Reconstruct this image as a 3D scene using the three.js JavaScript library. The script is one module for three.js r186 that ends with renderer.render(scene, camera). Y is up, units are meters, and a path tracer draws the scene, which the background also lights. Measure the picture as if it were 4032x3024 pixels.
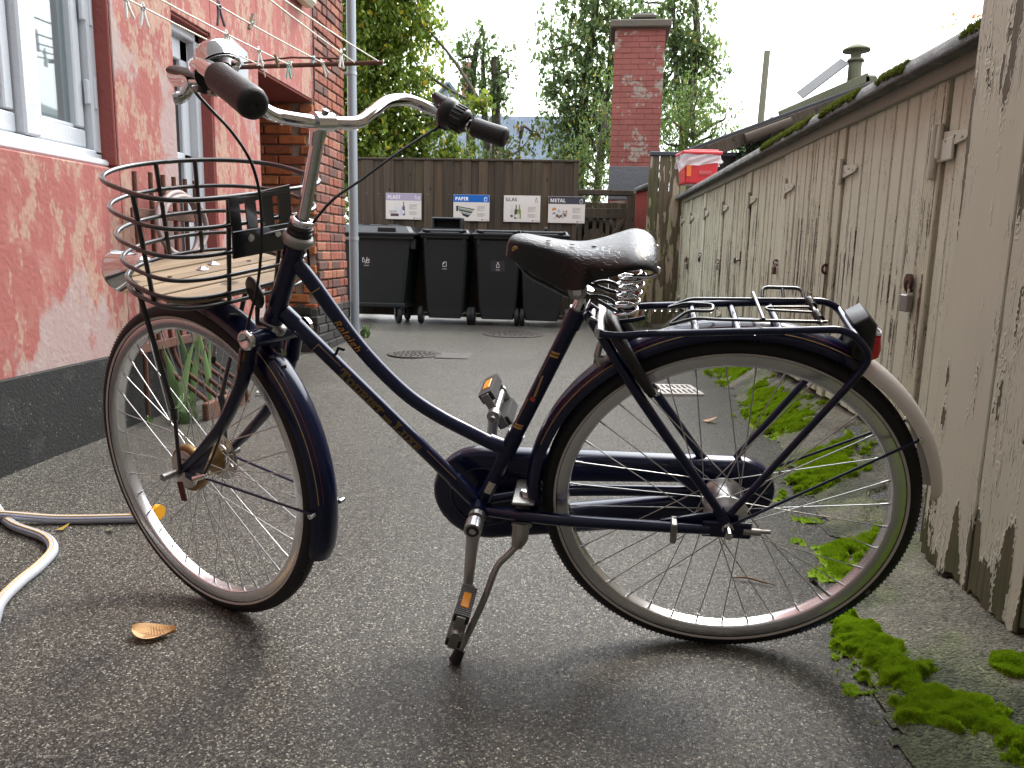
import * as THREE from 'three';
import { mergeGeometries, mergeVertices, toCreasedNormals } from 'three/addons/utils/BufferGeometryUtils.js';

// ---------------------------------------------------------------- camera, sky, sun, exposure
const scene = new THREE.Scene();
const camera = new THREE.PerspectiveCamera(53.13, 4 / 3, 0.05, 300);
camera.rotation.order = 'YXZ';
camera.position.set(0, 0.8165, 0);
camera.rotation.set(-9.774 * Math.PI / 180, 4.499 * Math.PI / 180, 1.306 * Math.PI / 180);
const renderer = new THREE.WebGLRenderer({ antialias: true });
renderer.toneMapping = THREE.LinearToneMapping;
renderer.toneMappingExposure = 2.9;
renderer.shadowMap.enabled = true;
renderer.shadowMap.type = THREE.PCFSoftShadowMap;
const SUN = new THREE.Vector3(0.3, 0.72, -0.62).normalize();
{ // a bright overcast sky, thinner cloud round the hidden sun
  const W = 512, H = 256, d = new Float32Array(W * H * 4);
  for (let j = 0; j < H; j++) for (let i = 0; i < W; i++) {
    const th = (j + 0.5) / H * Math.PI - Math.PI / 2, ph = ((i + 0.5) / W - 0.5) * 2 * Math.PI;
    const x = Math.cos(th) * Math.cos(ph), y = Math.sin(th), z = Math.cos(th) * Math.sin(ph);
    const c = Math.max(0, x * SUN.x + y * SUN.y + z * SUN.z);
    const cl = 0.06 * Math.sin(x * 5 + 2 * Math.sin(z * 4)) * Math.sin(y * 7 + 1.5 * Math.sin(x * 3));
    let L = 0.72 + 0.28 * Math.max(0, y) + 0.8 * Math.pow(c, 3) + 2.0 * Math.pow(c, 12) + cl;
    if (y < 0) L = 0.25;
    const k = (j * W + i) * 4;
    d[k] = L * 0.97; d[k + 1] = L; d[k + 2] = L * 1.05; d[k + 3] = 1;
  }
  const t = new THREE.DataTexture(d, W, H, THREE.RGBAFormat, THREE.FloatType);
  t.mapping = THREE.EquirectangularReflectionMapping; t.minFilter = t.magFilter = THREE.LinearFilter; t.needsUpdate = true;
  scene.background = t; scene.environment = t;
}
const sun = new THREE.DirectionalLight(0xfff1de, 0.9);
sun.position.copy(SUN).multiplyScalar(30); sun.target.position.set(0, 0, -3);
sun.castShadow = true; sun.shadow.radius = 26; sun.shadow.mapSize.set(2048, 2048);
Object.assign(sun.shadow.camera, { left: -9, right: 9, top: 9, bottom: -9, near: 1, far: 70 });
scene.add(sun, sun.target);

// ---------------------------------------------------------------- helpers
const PI = Math.PI, V3 = (x, y, z) => new THREE.Vector3(x, y, z);
let seed = 7;
const rnd = () => { seed = (seed + 0x6D2B79F5) | 0; let t = Math.imul(seed ^ (seed >>> 15), 1 | seed); t = (t + Math.imul(t ^ (t >>> 7), 61 | t)) ^ t; return ((t ^ (t >>> 14)) >>> 0) / 4294967296; };
const rr = (a, b) => a + (b - a) * rnd();
const clamp = (x, a = 0, b = 1) => Math.min(b, Math.max(a, x));
const mix = (a, b, t) => a + (b - a) * t;
const sstep = (a, b, x) => { const t = clamp((x - a) / (b - a)); return t * t * (3 - 2 * t); };
const hash = (i, j, s = 0) => { let h = Math.imul(i, 374761393) + Math.imul(j, 668265263) + Math.imul(s, 1274126177) | 0; h = Math.imul(h ^ (h >>> 13), 1274126177); h ^= h >>> 16; return (h >>> 0) / 4294967296; };
// value noise that repeats every px, py cells
function vn(x, y, px = 4096, py = 4096, s = 0) {
  const i = Math.floor(x), j = Math.floor(y), u = x - i, v = y - j, a = u * u * (3 - 2 * u), b = v * v * (3 - 2 * v);
  const m = (n, p) => ((n % p) + p) % p, i0 = m(i, px), i1 = m(i + 1, px), j0 = m(j, py), j1 = m(j + 1, py);
  return mix(mix(hash(i0, j0, s), hash(i1, j0, s), a), mix(hash(i0, j1, s), hash(i1, j1, s), a), b);
}
function fbm(x, y, px, py, oct = 4, s = 0) { let t = 0, a = 0.5, n = 0; for (let o = 0; o < oct; o++) { t += a * vn(x, y, px, py, s + o * 17); n += a; a *= 0.5; x *= 2; y *= 2; px *= 2; py *= 2; } return t / n; }
const toS = (c) => { c = clamp(c); return c <= 0.0031308 ? c * 12.92 : 1.055 * Math.pow(c, 1 / 2.4) - 0.055; };
// fn(u, v) -> {c: [r, g, b] linear, h: 0..1, r: roughness}
function texset(W, H, fn, { bump = 0.002, su = 1, sv = 1, rough = true, wrap = true } = {}) {
  const C = new Uint8Array(W * H * 4), B = new Uint8Array(W * H * 4), R = rough ? new Uint8Array(W * H * 4) : null;
  for (let j = 0; j < H; j++) for (let i = 0; i < W; i++) {
    const o = fn((i + 0.5) / W, (j + 0.5) / H), k = (j * W + i) * 4;
    for (let q = 0; q < 3; q++) { C[k + q] = toS(o.c[q]) * 255; B[k + q] = clamp(o.h) * 255; if (R) R[k + q] = clamp(o.r) * 255; }
    C[k + 3] = B[k + 3] = 255; if (R) R[k + 3] = 255;
  }
  const mk = (d, srgb) => { const t = new THREE.DataTexture(d, W, H, THREE.RGBAFormat); t.wrapS = t.wrapT = wrap ? THREE.RepeatWrapping : THREE.ClampToEdgeWrapping; t.magFilter = THREE.LinearFilter; t.minFilter = THREE.LinearMipmapLinearFilter; t.generateMipmaps = true; t.repeat.set(1 / su, 1 / sv); if (srgb) t.colorSpace = THREE.SRGBColorSpace; t.needsUpdate = true; return t; };
  const o = { map: mk(C, true), bumpMap: mk(B), bumpScale: bump }; if (R) o.roughnessMap = mk(R);
  return o;
}
const lin = (r, g, b) => new THREE.Color().setRGB(r, g, b);
const std = (c, roughness = 0.7, o = {}) => new THREE.MeshStandardMaterial({ color: Array.isArray(c) ? lin(...c) : c, roughness, ...o });
const phys = (c, roughness = 0.5, o = {}) => new THREE.MeshPhysicalMaterial({ color: Array.isArray(c) ? lin(...c) : c, roughness, ...o });

const names = {};
const numbered = (n) => { const k = names[n] = (names[n] ?? -1) + 1; return k ? n + '_' + String(k).padStart(3, '0') : n; };
function tag(o, label, category, group, kind) { if (label) o.userData.label = label; if (category) o.userData.category = category; if (group) o.userData.group = group; if (kind) o.userData.kind = kind; return o; }
function thing(name, label, category, pos = [0, 0, 0], ry = 0, group) { const o = new THREE.Group(); o.name = numbered(name); o.position.set(...pos); o.rotation.y = ry; tag(o, label, category, group); scene.add(o); return o; }
function mesh(name, g, m, parent, shadows = true) {
  if (Array.isArray(g)) g = merge(g);
  const o = new THREE.Mesh(g, m); o.name = parent ? name : numbered(name); o.castShadow = o.receiveShadow = shadows; (parent || scene).add(o); return o;
}
function merge(gs) { gs = gs.map((g) => { g = g.index ? g.toNonIndexed() : g; for (const k of Object.keys(g.attributes)) if (!['position', 'normal', 'uv'].includes(k)) g.deleteAttribute(k); if (!g.attributes.uv) g.setAttribute('uv', new THREE.BufferAttribute(new Float32Array(g.attributes.position.count * 2), 2)); return g; }); return mergeGeometries(gs); }
const xf = (g, x = 0, y = 0, z = 0, rx = 0, ry = 0, rz = 0) => g.applyMatrix4(new THREE.Matrix4().compose(V3(x, y, z), new THREE.Quaternion().setFromEuler(new THREE.Euler(rx, ry, rz)), V3(1, 1, 1)));
function rawGeo(pos, uv, idx) { const g = new THREE.BufferGeometry(); g.setAttribute('position', new THREE.Float32BufferAttribute(pos, 3)); if (uv) g.setAttribute('uv', new THREE.Float32BufferAttribute(uv, 2)); g.setIndex(idx); g.computeVertexNormals(); return g; }
// chamfered box, 44 triangles, uv in metres by face, uv offset (ou, ov)
function cbox(w, h, d, b = 0.003, ou = 0, ov = 0) {
  b = Math.min(b, w * 0.45, h * 0.45, d * 0.45);
  const X = w / 2, Y = h / 2, Z = d / 2, P = [], U = [], N = [];
  const tri = (a, c, e) => { const n = V3().crossVectors(c.clone().sub(a), e.clone().sub(a)).normalize(); const m = a.clone().add(c).add(e); let q = [a, c, e]; if (n.dot(m) < 0) { q = [a, e, c]; n.negate(); }
    const ax = Math.abs(n.x) > 0.75 ? 0 : Math.abs(n.y) > 0.75 ? 1 : 2;
    for (const p of q) { P.push(p.x, p.y, p.z); N.push(n.x, n.y, n.z); if (ax === 0) U.push(p.z + ou, p.y + ov); else if (ax === 1) U.push(p.x + ou, p.z + ov); else U.push(p.x + ou, p.y + ov); } };
  const v = (sx, sy, sz, k) => V3(sx * (X - (k === 0 ? 0 : b)), sy * (Y - (k === 1 ? 0 : b)), sz * (Z - (k === 2 ? 0 : b)));
  const q = (a, c, e, f) => { tri(a, c, e); tri(a, e, f); };
  const S = [-1, 1];
  for (const s of S) { q(v(s, -1, -1, 0), v(s, 1, -1, 0), v(s, 1, 1, 0), v(s, -1, 1, 0)); q(v(-1, s, -1, 1), v(1, s, -1, 1), v(1, s, 1, 1), v(-1, s, 1, 1)); q(v(-1, -1, s, 2), v(1, -1, s, 2), v(1, 1, s, 2), v(-1, 1, s, 2)); }
  for (const s of S) for (const t of S) { q(v(s, t, -1, 0), v(s, t, 1, 0), v(s, t, 1, 1), v(s, t, -1, 1)); q(v(s, -1, t, 0), v(s, 1, t, 0), v(s, 1, t, 2), v(s, -1, t, 2)); q(v(-1, s, t, 1), v(1, s, t, 1), v(1, s, t, 2), v(-1, s, t, 2)); }
  for (const s of S) for (const t of S) for (const r of S) tri(v(s, t, r, 0), v(s, t, r, 1), v(s, t, r, 2));
  const g = new THREE.BufferGeometry(); g.setAttribute('position', new THREE.Float32BufferAttribute(P, 3)); g.setAttribute('normal', new THREE.Float32BufferAttribute(N, 3)); g.setAttribute('uv', new THREE.Float32BufferAttribute(U, 2)); return g;
}
const boxAt = (w, h, d, x, y, z, b, ou, ov) => xf(cbox(w, h, d, b, ou, ov), x, y, z);
const cyl = (r, h, x, y, z, rx = 0, ry = 0, rz = 0, seg = 20, r2 = r) => xf(new THREE.CylinderGeometry(r2, r, h, seg), x, y, z, rx, ry, rz);
// tube swept along points; r a number or one per point; flat = [sx, sy] scales of the section
function sweep(pts, r, { seg = 10, closed = false, smooth = 0, caps = true, flat = null, up = null } = {}) {
  let R = Array.isArray(r) ? r : pts.map(() => r);
  if (smooth) { const c = new THREE.CatmullRomCurve3(pts, closed, 'centripetal'); const n = smooth, q = [], rq = []; for (let i = 0; i < (closed ? n : n + 1); i++) { const t = i / n; q.push(c.getPoint(t)); const f = t * (closed ? pts.length : pts.length - 1), a = Math.floor(f), m = pts.length; rq.push(mix(R[a % m], R[Math.min(a + 1, closed ? Infinity : m - 1) % m], f - a)); } pts = q; R = rq; }
  const n = pts.length, P = [], U = [], I = [], T = [];
  for (let i = 0; i < n; i++) { const a = pts[closed ? (i - 1 + n) % n : Math.max(0, i - 1)], b = pts[closed ? (i + 1) % n : Math.min(n - 1, i + 1)]; T.push(b.clone().sub(a).normalize()); }
  let N = up ? up.clone() : Math.abs(T[0].y) < 0.9 ? V3(0, 1, 0) : V3(1, 0, 0); let len = 0;
  const rows = closed ? n + 1 : n;
  for (let i = 0; i < rows; i++) {
    const k = i % n, t = T[k]; if (up) N = up.clone(); N = N.sub(t.clone().multiplyScalar(N.dot(t))).normalize(); const B = V3().crossVectors(t, N);
    if (i) len += pts[k].distanceTo(pts[(i - 1) % n]);
    for (let j = 0; j <= seg; j++) { const a = j / seg * 2 * PI, c = Math.cos(a) * R[k] * (flat ? flat[0] : 1), s = Math.sin(a) * R[k] * (flat ? flat[1] : 1); P.push(pts[k].x + N.x * c + B.x * s, pts[k].y + N.y * c + B.y * s, pts[k].z + N.z * c + B.z * s); U.push(len, j / seg * 2 * PI * R[k]); }
  }
  for (let i = 0; i < rows - 1; i++) for (let j = 0; j < seg; j++) { const a = i * (seg + 1) + j, b = a + seg + 1; I.push(a, a + 1, b, b, a + 1, b + 1); }
  if (!closed && caps) for (const e of [0, n - 1]) { const c = P.length / 3; P.push(pts[e].x, pts[e].y, pts[e].z); U.push(0, 0); const o = P.length / 3; for (let j = 0; j <= seg; j++) { const q = (e * (seg + 1) + j) * 3; P.push(P[q], P[q + 1], P[q + 2]); U.push(0, 0); } for (let j = 0; j < seg; j++) e ? I.push(c, o + j, o + j + 1) : I.push(c, o + j + 1, o + j); }
  const g = rawGeo(P, U, I), nn = g.attributes.normal; // close the seam of the normals
  for (let i = 0; i < rows; i++) { const a = i * (seg + 1), b = a + seg, x = nn.getX(a) + nn.getX(b), y = nn.getY(a) + nn.getY(b), z = nn.getZ(a) + nn.getZ(b), l = Math.hypot(x, y, z) || 1; for (const q of [a, b]) nn.setXYZ(q, x / l, y / l, z / l); }
  return g;
}
// polyline with rounded corners
function fillet(pts, rad, k = 6, closed = false) {
  const out = [], n = pts.length;
  for (let i = 0; i < n; i++) {
    if (!closed && (i === 0 || i === n - 1)) { out.push(pts[i].clone()); continue; }
    const a = pts[(i - 1 + n) % n], p = pts[i], b = pts[(i + 1) % n], r = Math.min(rad, p.distanceTo(a) * 0.48, p.distanceTo(b) * 0.48);
    const s = p.clone().lerp(a, r / p.distanceTo(a)), e = p.clone().lerp(b, r / p.distanceTo(b));
    for (let j = 0; j <= k; j++) { const t = j / k; out.push(s.clone().multiplyScalar((1 - t) * (1 - t)).add(p.clone().multiplyScalar(2 * t * (1 - t))).add(e.clone().multiplyScalar(t * t))); }
  }
  return out;
}
const lathe = (pts, seg = 32) => new THREE.LatheGeometry(pts.map(([x, y]) => new THREE.Vector2(x, y)), seg);
function ext(pts, depth, bevel = 0.001, holes = []) { const s = new THREE.Shape(pts.map(([x, y]) => new THREE.Vector2(x, y))); for (const h of holes) s.holes.push(new THREE.Path(h.map(([x, y]) => new THREE.Vector2(x, y)))); return new THREE.ExtrudeGeometry(s, { depth, bevelEnabled: bevel > 0, bevelThickness: bevel, bevelSize: bevel, bevelSegments: 1, curveSegments: 10 }); }
function softExt(pts, depth, bevel, holes = []) { const s = new THREE.Shape(pts.map(([x, y]) => new THREE.Vector2(x, y))); for (const h of holes) s.holes.push(new THREE.Path(h.map(([x, y]) => new THREE.Vector2(x, y)))); return toCreasedNormals(new THREE.ExtrudeGeometry(s, { depth, bevelEnabled: true, bevelThickness: bevel, bevelSize: bevel, bevelSegments: 4, curveSegments: 10 }), 0.7); }
// canvas texture
function canvasTex(w, h, draw, alpha = false) { const c = document.createElement('canvas'); c.width = w; c.height = h; const x = c.getContext('2d'); draw(x, w, h); const t = new THREE.CanvasTexture(c); t.colorSpace = THREE.SRGBColorSpace; t.magFilter = THREE.LinearFilter; return t; }
// ---------------------------------------------------------------- surface materials
const stoneTone = (k, q) => q < 0.5 ? [0.035 + 0.055 * k, 0.034 + 0.053 * k, 0.031 + 0.047 * k] : q < 0.81 ? [0.1 + 0.08 * k, 0.096 + 0.075 * k, 0.084 + 0.066 * k] : q < 0.955 ? [0.19 + 0.16 * k, 0.18 + 0.15 * k, 0.155 + 0.13 * k] : [0.36 + 0.16 * k, 0.345 + 0.15 * k, 0.31 + 0.13 * k];
const asphaltTex = texset(2048, 2048, (u, v) => {
  const n = 400, x = u * n + 0.9 * (vn(u * 90, v * 90, 90, 90, 3) - 0.5), y = v * n, ci = Math.floor(x), cj = Math.floor(y);
  let d1 = 9, d2 = 9, a = 0, b = 0;
  for (let j = -1; j < 2; j++) for (let i = -1; i < 2; i++) { const p = ((ci + i) % n + n) % n, q = ((cj + j) % n + n) % n, dx = ci + i + 0.1 + 0.8 * hash(p, q, 1) - x, dy = (cj + j + 0.1 + 0.8 * hash(p, q, 2) - y) * 1.15, d = dx * dx + dy * dy; if (d < d1) { d2 = d1; d1 = d; a = p; b = q; } else if (d < d2) d2 = d; }
  const e = Math.sqrt(d2) - Math.sqrt(d1), k = hash(a, b, 5), t = hash(a, b, 6), s = sstep(0.05, 0.24, e), g = 0.8 + 0.4 * vn(u * 900, v * 900, 900, 900, 8), sunk = hash(a, b, 9) < 0.2 ? 0.35 : 1;
  const st = stoneTone(k, t), lo = [0.012, 0.0115, 0.01], m = s * sunk;
  return { c: [0, 1, 2].map((q) => mix(lo[q], st[q] * g, m)), h: m * (0.45 + 0.55 * k), r: mix(0.34, 0.16 + 0.24 * hash(a, b, 11), m) };
}, { bump: 0.0018, su: 1.5, sv: 1.5 });
const asphaltMat = phys(0xffffff, 1, { ...asphaltTex, vertexColors: true, specularIntensity: 0.6 });
const concreteTex = texset(1024, 1024, (u, v) => {
  const n = fbm(u * 12, v * 12, 12, 12, 6, 2), f = vn(u * 330, v * 330, 330, 330, 5), g = vn(u * 150, v * 150, 150, 150, 6), c = sstep(0.5, 0.66, fbm(u * 6, v * 6, 6, 6, 5, 9)), pit = sstep(0.74, 0.82, g) * 0.6;
  const sp = hash(Math.floor(u * 260), Math.floor(v * 260), 4), k = (0.5 + 0.7 * n) * (0.55 + 0.75 * f) * (sp > 0.93 ? 1.7 : 1);
  return { c: [mix(0.165, 0.075, c) * k, mix(0.155, 0.078, c) * k, mix(0.115, 0.05, c) * k].map((q) => q * (1 - 0.6 * pit)), h: 0.35 * n + 0.4 * f + 0.25 * (1 - pit), r: 0.75 };
}, { bump: 0.013, su: 1, sv: 1 });
const concreteMat = std(0xffffff, 1, { ...concreteTex, vertexColors: true });
const plasterTex = texset(2048, 1280, (u, v) => { // u: 4 m along the wall, v: 2.5 m of height
  const z = u * 4, y = v * 2.5, a = fbm(z * 5, y * 3.1, 999, 999, 6, 21), b = fbm(z * 26, y * 11, 999, 999, 4, 31), s = vn(z * 120, y * 60, 9999, 9999, 41), low = sstep(1.25, 0.45, y);
  const old = sstep(0.53, 0.575, a * 0.42 + b * 0.34 + 0.24 * fbm(z * 60, y * 30, 9999, 9999, 3, 43) + 0.06 * (s - 0.5) - 0.034 + 0.04 * sstep(0.95, 1.5, y) + 0.02 * sstep(2.6, 3.4, z)), gr = sstep(0.58, 0.66, fbm(z * 3.3 + 7, y * 2.2, 999, 999, 5, 51) + 0.07 * low + 0.04 * (s - 0.5)), fade = fbm(z * 2, y * 2, 999, 999, 4, 61);
  let c = [0.31, 0.1, 0.085].map((q, i) => q * (0.85 + 0.3 * fade) + [0.04, 0.055, 0.045][i] * sstep(0.42, 0.75, b));
  c = c.map((q, i) => mix(q, [0.38, 0.28, 0.2][i] * (0.85 + 0.3 * s), old * 0.6));
  c = c.map((q, i) => mix(q, [0.36, 0.3, 0.285][i], gr * 0.75));
  return { c, h: 0.5 * vn(z * 70, y * 70, 9999, 9999, 71) + 0.3 * b + 0.2 * vn(z * 160, y * 160, 9999, 9999, 72) - 0.15 * old, r: 0.9 };
}, { bump: 0.0022, su: 4, sv: 2.5, rough: false });
const plasterMat = std(0xffffff, 0.9, plasterTex);
const redPlain = std([0.25, 0.066, 0.055], 0.9, { bumpMap: plasterTex.bumpMap, bumpScale: 0.003 });
const plinthTex = texset(1024, 512, (u, v) => { const n = fbm(u * 10, v * 5, 10, 5, 5, 3), f = vn(u * 300, v * 150, 300, 150, 4), sc = sstep(0.62, 0.72, fbm(u * 24, v * 9, 24, 9, 4, 13)), sp = hash(Math.floor(u * 500), Math.floor(v * 250), 5) > 0.996 ? 1 : 0; const k = 0.006 + 0.008 * n + 0.005 * f + 0.02 * sc * f + sp * 0.2; return { c: [k, k * 0.98, k * 0.97], h: 0.5 * n + 0.5 * f, r: 0.85 }; }, { bump: 0.0025, su: 2, sv: 1, rough: false });
const plinthMat = std(0xffffff, 0.82, plinthTex);
// flaking cream paint on boards; u 1.2 m across, v 1.5 m up
const paintFn = (peelAmt, low) => (u, v) => {
  const x = u * 1.2, y = v * 1.5, fx = low ? 32 : 84, s = fbm(u * fx, v * 3 + 0.35 * vn(u * 24, v * 4, 24, 4, 1), fx, 3, 5, 2), b = fbm(u * 14, v * 5, 14, 5, 4, 3), fine = fbm(u * 260, v * 7, 260, 7, 3, 4), edge = vn(u * 300, v * 220, 300, 220, 6);
  const bot = low ? sstep(0.26, -0.02, y) : 0, brk = fbm(u * 22, v * 26, 22, 26, 4, 17), m = 0.54 * s + 0.36 * b + 0.14 * brk + 0.05 * (edge - 0.5) + peelAmt + bot * 0.13;
  const peel = sstep(0.645, 0.66, m), lift = sstep(0.6, 0.645, m) * (1 - peel), crack = sstep(0.485, 0.5, fine) * sstep(0.515, 0.5, fine) * sstep(low ? 0.5 : 0.4, low ? 0.62 : 0.54, b + bot * 0.3);
  const wood = (low ? [0.11, 0.095, 0.055] : [0.11, 0.09, 0.06]).map((q, i) => q * (0.45 + 0.9 * fine) * mix(1, [0.5, 0.75, 0.4][i], bot * vn(u * 30, v * 20, 30, 20, 9)));
  const k = 0.9 + 0.2 * fbm(u * 6, v * 3, 6, 3, 4, 12) - 0.06 * fine; let c = low ? [0.5 * k, 0.515 * k, 0.41 * k] : [0.57 * k, 0.6 * k, 0.5 * k];
  c = c.map((q, i) => mix(q, wood[i], peel)); c = c.map((q, i) => mix(q, [0.05, 0.042, 0.03][i], crack * 0.9 * (1 - peel)));
  return { c, h: mix(0.62 + 0.38 * lift + 0.03 * fine, 0.12 + 0.16 * fine, peel) - 0.4 * crack * (1 - peel), r: 0.72 };
};
const paintTex = texset(1024, 1280, paintFn(0.02, false), { bump: 0.0035, su: 1.2, sv: 1.5, rough: false });
const paintTexNear = texset(1024, 1280, paintFn(0.012, true), { bump: 0.004, su: 1.2, sv: 1.5, rough: false });
const paintSmooth = texset(1024, 1024, paintFn(-0.035, false), { bump: 0.003, su: 1.2, sv: 1.5, rough: false });
const paintMats = [std(0xf6f4ee, 0.7, paintSmooth), std(0xf4efe6, 0.7, paintTex), std(0xefeadf, 0.7, paintTex)];
const paintNear = std(0xffffff, 0.66, paintTexNear);
const paintPlain = std([0.5, 0.51, 0.42], 0.65, { bumpMap: paintTex.bumpMap, bumpScale: 0.0015 });
const woodTex = texset(512, 1024, (u, v) => { const g = fbm(u * 46 + 1.4 * vn(u * 5, v * 3, 5, 3, 2), v * 3, 46, 3, 5, 1), f = fbm(u * 150, v * 6, 150, 6, 3, 5), b = fbm(u * 4, v * 4, 4, 4, 4, 8), kn = Math.hypot(((u * 6) % 1) - 0.5, (((v * 5 + hash(Math.floor(u * 6), 3) * 0.8) % 1) - 0.5) * 1.6), knot = sstep(0.1, 0.05, kn) * (hash(Math.floor(u * 6), Math.floor(v * 5), 4) > 0.6 ? 1 : 0); const k = (0.45 + 0.65 * g) * (0.75 + 0.45 * f) * (0.75 + 0.5 * b) * (1 - 0.7 * knot); return { c: [0.17 * k, 0.132 * k, 0.092 * k], h: 0.5 * g + 0.5 * f - 0.2 * knot, r: 0.85 }; }, { bump: 0.003, su: 0.9, sv: 1.9, rough: false });
const boardMats = [[1, 1, 1], [0.8, 0.8, 0.82], [1.15, 1.1, 1.02], [0.68, 0.7, 0.7], [0.95, 1.02, 0.88]].map((c) => std(c.map((q, i) => q * [0.58, 0.55, 0.53][i]), 0.85, woodTex));
const teakMat = std([2.35, 2.2, 1.95], 0.6, woodTex);
const peelBrown = std(0xffffff, 0.85, texset(512, 1024, (u, v) => { const s = fbm(u * 26, v * 9, 26, 9, 5, 2), f = fbm(u * 120, v * 8, 120, 8, 3, 4), gr = fbm(u * 4, v * 6, 4, 6, 4, 7), p = sstep(0.53, 0.56, s * 0.6 + fbm(u * 7, v * 5, 7, 5, 4, 9) * 0.4); const wood = [0.115, 0.095, 0.06], pa = [0.4, 0.35, 0.26]; const al = sstep(0.5, 0.7, gr) * 0.6; return { c: [0, 1, 2].map((i) => mix(wood[i] * (0.5 + 0.9 * f), pa[i] * (0.7 + 0.4 * f), p) * mix(1, [0.55, 0.8, 0.4][i], al)), h: 0.5 * p + 0.4 * f, r: 0.85 }; }, { bump: 0.003, su: 0.9, sv: 1.9, rough: false }));
const brickTex = texset(256, 256, (u, v) => { const n = fbm(u * 8, v * 8, 8, 8, 5, 3), f = vn(u * 70, v * 70, 70, 70, 5), p = sstep(0.72, 0.85, vn(u * 34, v * 34, 34, 34, 7)), k = (0.7 + 0.55 * n) * (0.85 + 0.3 * f) * (1 - 0.5 * p); return { c: [k, k, k].map((q) => q * 0.9), h: 0.5 * n + 0.3 * f - 0.3 * p + 0.2, r: 0.85 }; }, { bump: 0.004, su: 0.3, sv: 0.3, rough: false });
const brickMats = [[0.31, 0.095, 0.055], [0.26, 0.075, 0.046], [0.19, 0.064, 0.045], [0.35, 0.135, 0.08], [0.13, 0.06, 0.048], [0.29, 0.12, 0.085]].map((c) => std(c, 0.88, brickTex));
const blackBrick = [[0.035, 0.032, 0.03], [0.05, 0.045, 0.042], [0.025, 0.024, 0.024]].map((c) => std(c, 0.8, brickTex));
const orangeBrick = [[0.42, 0.135, 0.045], [0.36, 0.11, 0.04], [0.28, 0.085, 0.035], [0.42, 0.16, 0.06]].map((c) => std(c, 0.88, brickTex));
const mortarMat = std([0.3, 0.255, 0.21], 0.95, { bumpMap: concreteTex.bumpMap, bumpScale: 0.004 });
const chimTex = texset(512, 1024, (u, v) => { const a = fbm(u * 9, v * 26, 9, 26, 5, 3), p = sstep(0.56, 0.6, a * 0.5 + 0.36 * fbm(u * 4, v * 5, 4, 5, 4, 9) + 0.14 * fbm(u * 50, v * 90, 50, 90, 2, 19)), f = vn(u * 120, v * 240, 120, 240, 2), n = fbm(u * 5, v * 8, 5, 8, 4, 14); return { c: [mix(0.27 * (0.75 + 0.5 * n), 0.3, p) * (0.9 + 0.2 * f), mix(0.088 * (0.75 + 0.5 * n), 0.25, p) * (0.9 + 0.2 * f), mix(0.073 * (0.75 + 0.5 * n), 0.21, p)], h: 0.6 - 0.4 * p + 0.3 * f, r: 0.85 }; }, { bump: 0.003, su: 1.1, sv: 2.2, rough: false });
const chimMat = std(0xffffff, 0.85, chimTex);
const metalNoise = texset(256, 256, (u, v) => { const n = fbm(u * 16, v * 16, 16, 16, 5, 3); return { c: [0.5 + 0.5 * n, 0.5 + 0.5 * n, 0.5 + 0.5 * n], h: n, r: n }; }, { bump: 0.001, su: 0.4, sv: 0.4, rough: false });
const rust = std(0xffffff, 0.85, { ...texset(256, 256, (u, v) => { const n = fbm(u * 12, v * 12, 12, 12, 5, 6), f = vn(u * 90, v * 90, 90, 90, 3); return { c: [mix(0.045, 0.16, n) * (0.7 + 0.6 * f), mix(0.03, 0.06, n) * (0.7 + 0.6 * f), 0.028 * (0.7 + 0.6 * f)], h: f, r: 0.8 }; }, { bump: 0.001, su: 0.3, sv: 0.3, rough: false }) });
const galv = std([0.4, 0.42, 0.44], 0.5, { metalness: 0.7, bumpMap: metalNoise.bumpMap, bumpScale: 0.0006 });
const whitePaint = std([0.56, 0.59, 0.62], 0.45, { bumpMap: plinthTex.bumpMap, bumpScale: 0.0012 });
const darkInside = std([0.008, 0.008, 0.009], 0.95);
const feltTex = texset(512, 512, (u, v) => { const f = vn(u * 220, v * 220, 220, 220, 3), n = fbm(u * 7, v * 7, 7, 7, 4, 5), l = sstep(0.55, 0.7, fbm(u * 18, v * 18, 18, 18, 4, 8)), k = 0.05 + 0.1 * n + 0.16 * f * f + 0.2 * l * f; return { c: [k, k, k * 0.95], h: f * 0.6 + n * 0.4, r: 0.75 }; }, { bump: 0.012, su: 0.6, sv: 0.6, rough: false });
const feltMat = std(0xffffff, 0.7, feltTex);
const navy = phys([0.0018, 0.0048, 0.03], 0.32, { specularIntensity: 0.4, clearcoat: 0.55, clearcoatRoughness: 0.06, bumpMap: metalNoise.bumpMap, bumpScale: 0.0001 });
const blackPl = std([0.0055, 0.0055, 0.006], 0.42), blackGloss = phys([0.004, 0.0045, 0.0065], 0.3, { clearcoat: 0.7, clearcoatRoughness: 0.12 }), rubber = std([0.0065, 0.0065, 0.007], 0.7, { bumpMap: metalNoise.bumpMap, bumpScale: 0.0006 });
const chrome = std([0.72, 0.72, 0.73], 0.1, { metalness: 1 }), alu = std([0.56, 0.56, 0.56], 0.36, { metalness: 0.95 }), dullSteel = std([0.34, 0.33, 0.31], 0.42, { metalness: 0.9, bumpMap: metalNoise.bumpMap, bumpScale: 0.0004 }), spokeM = std([0.5, 0.5, 0.49], 0.3, { metalness: 0.9 }), gold = std([0.5, 0.32, 0.1], 0.4, { metalness: 0.25 });
const waterM = phys([1, 1, 1], 0.02, { transmission: 1, thickness: 0.004, ior: 1.33 });

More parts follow.
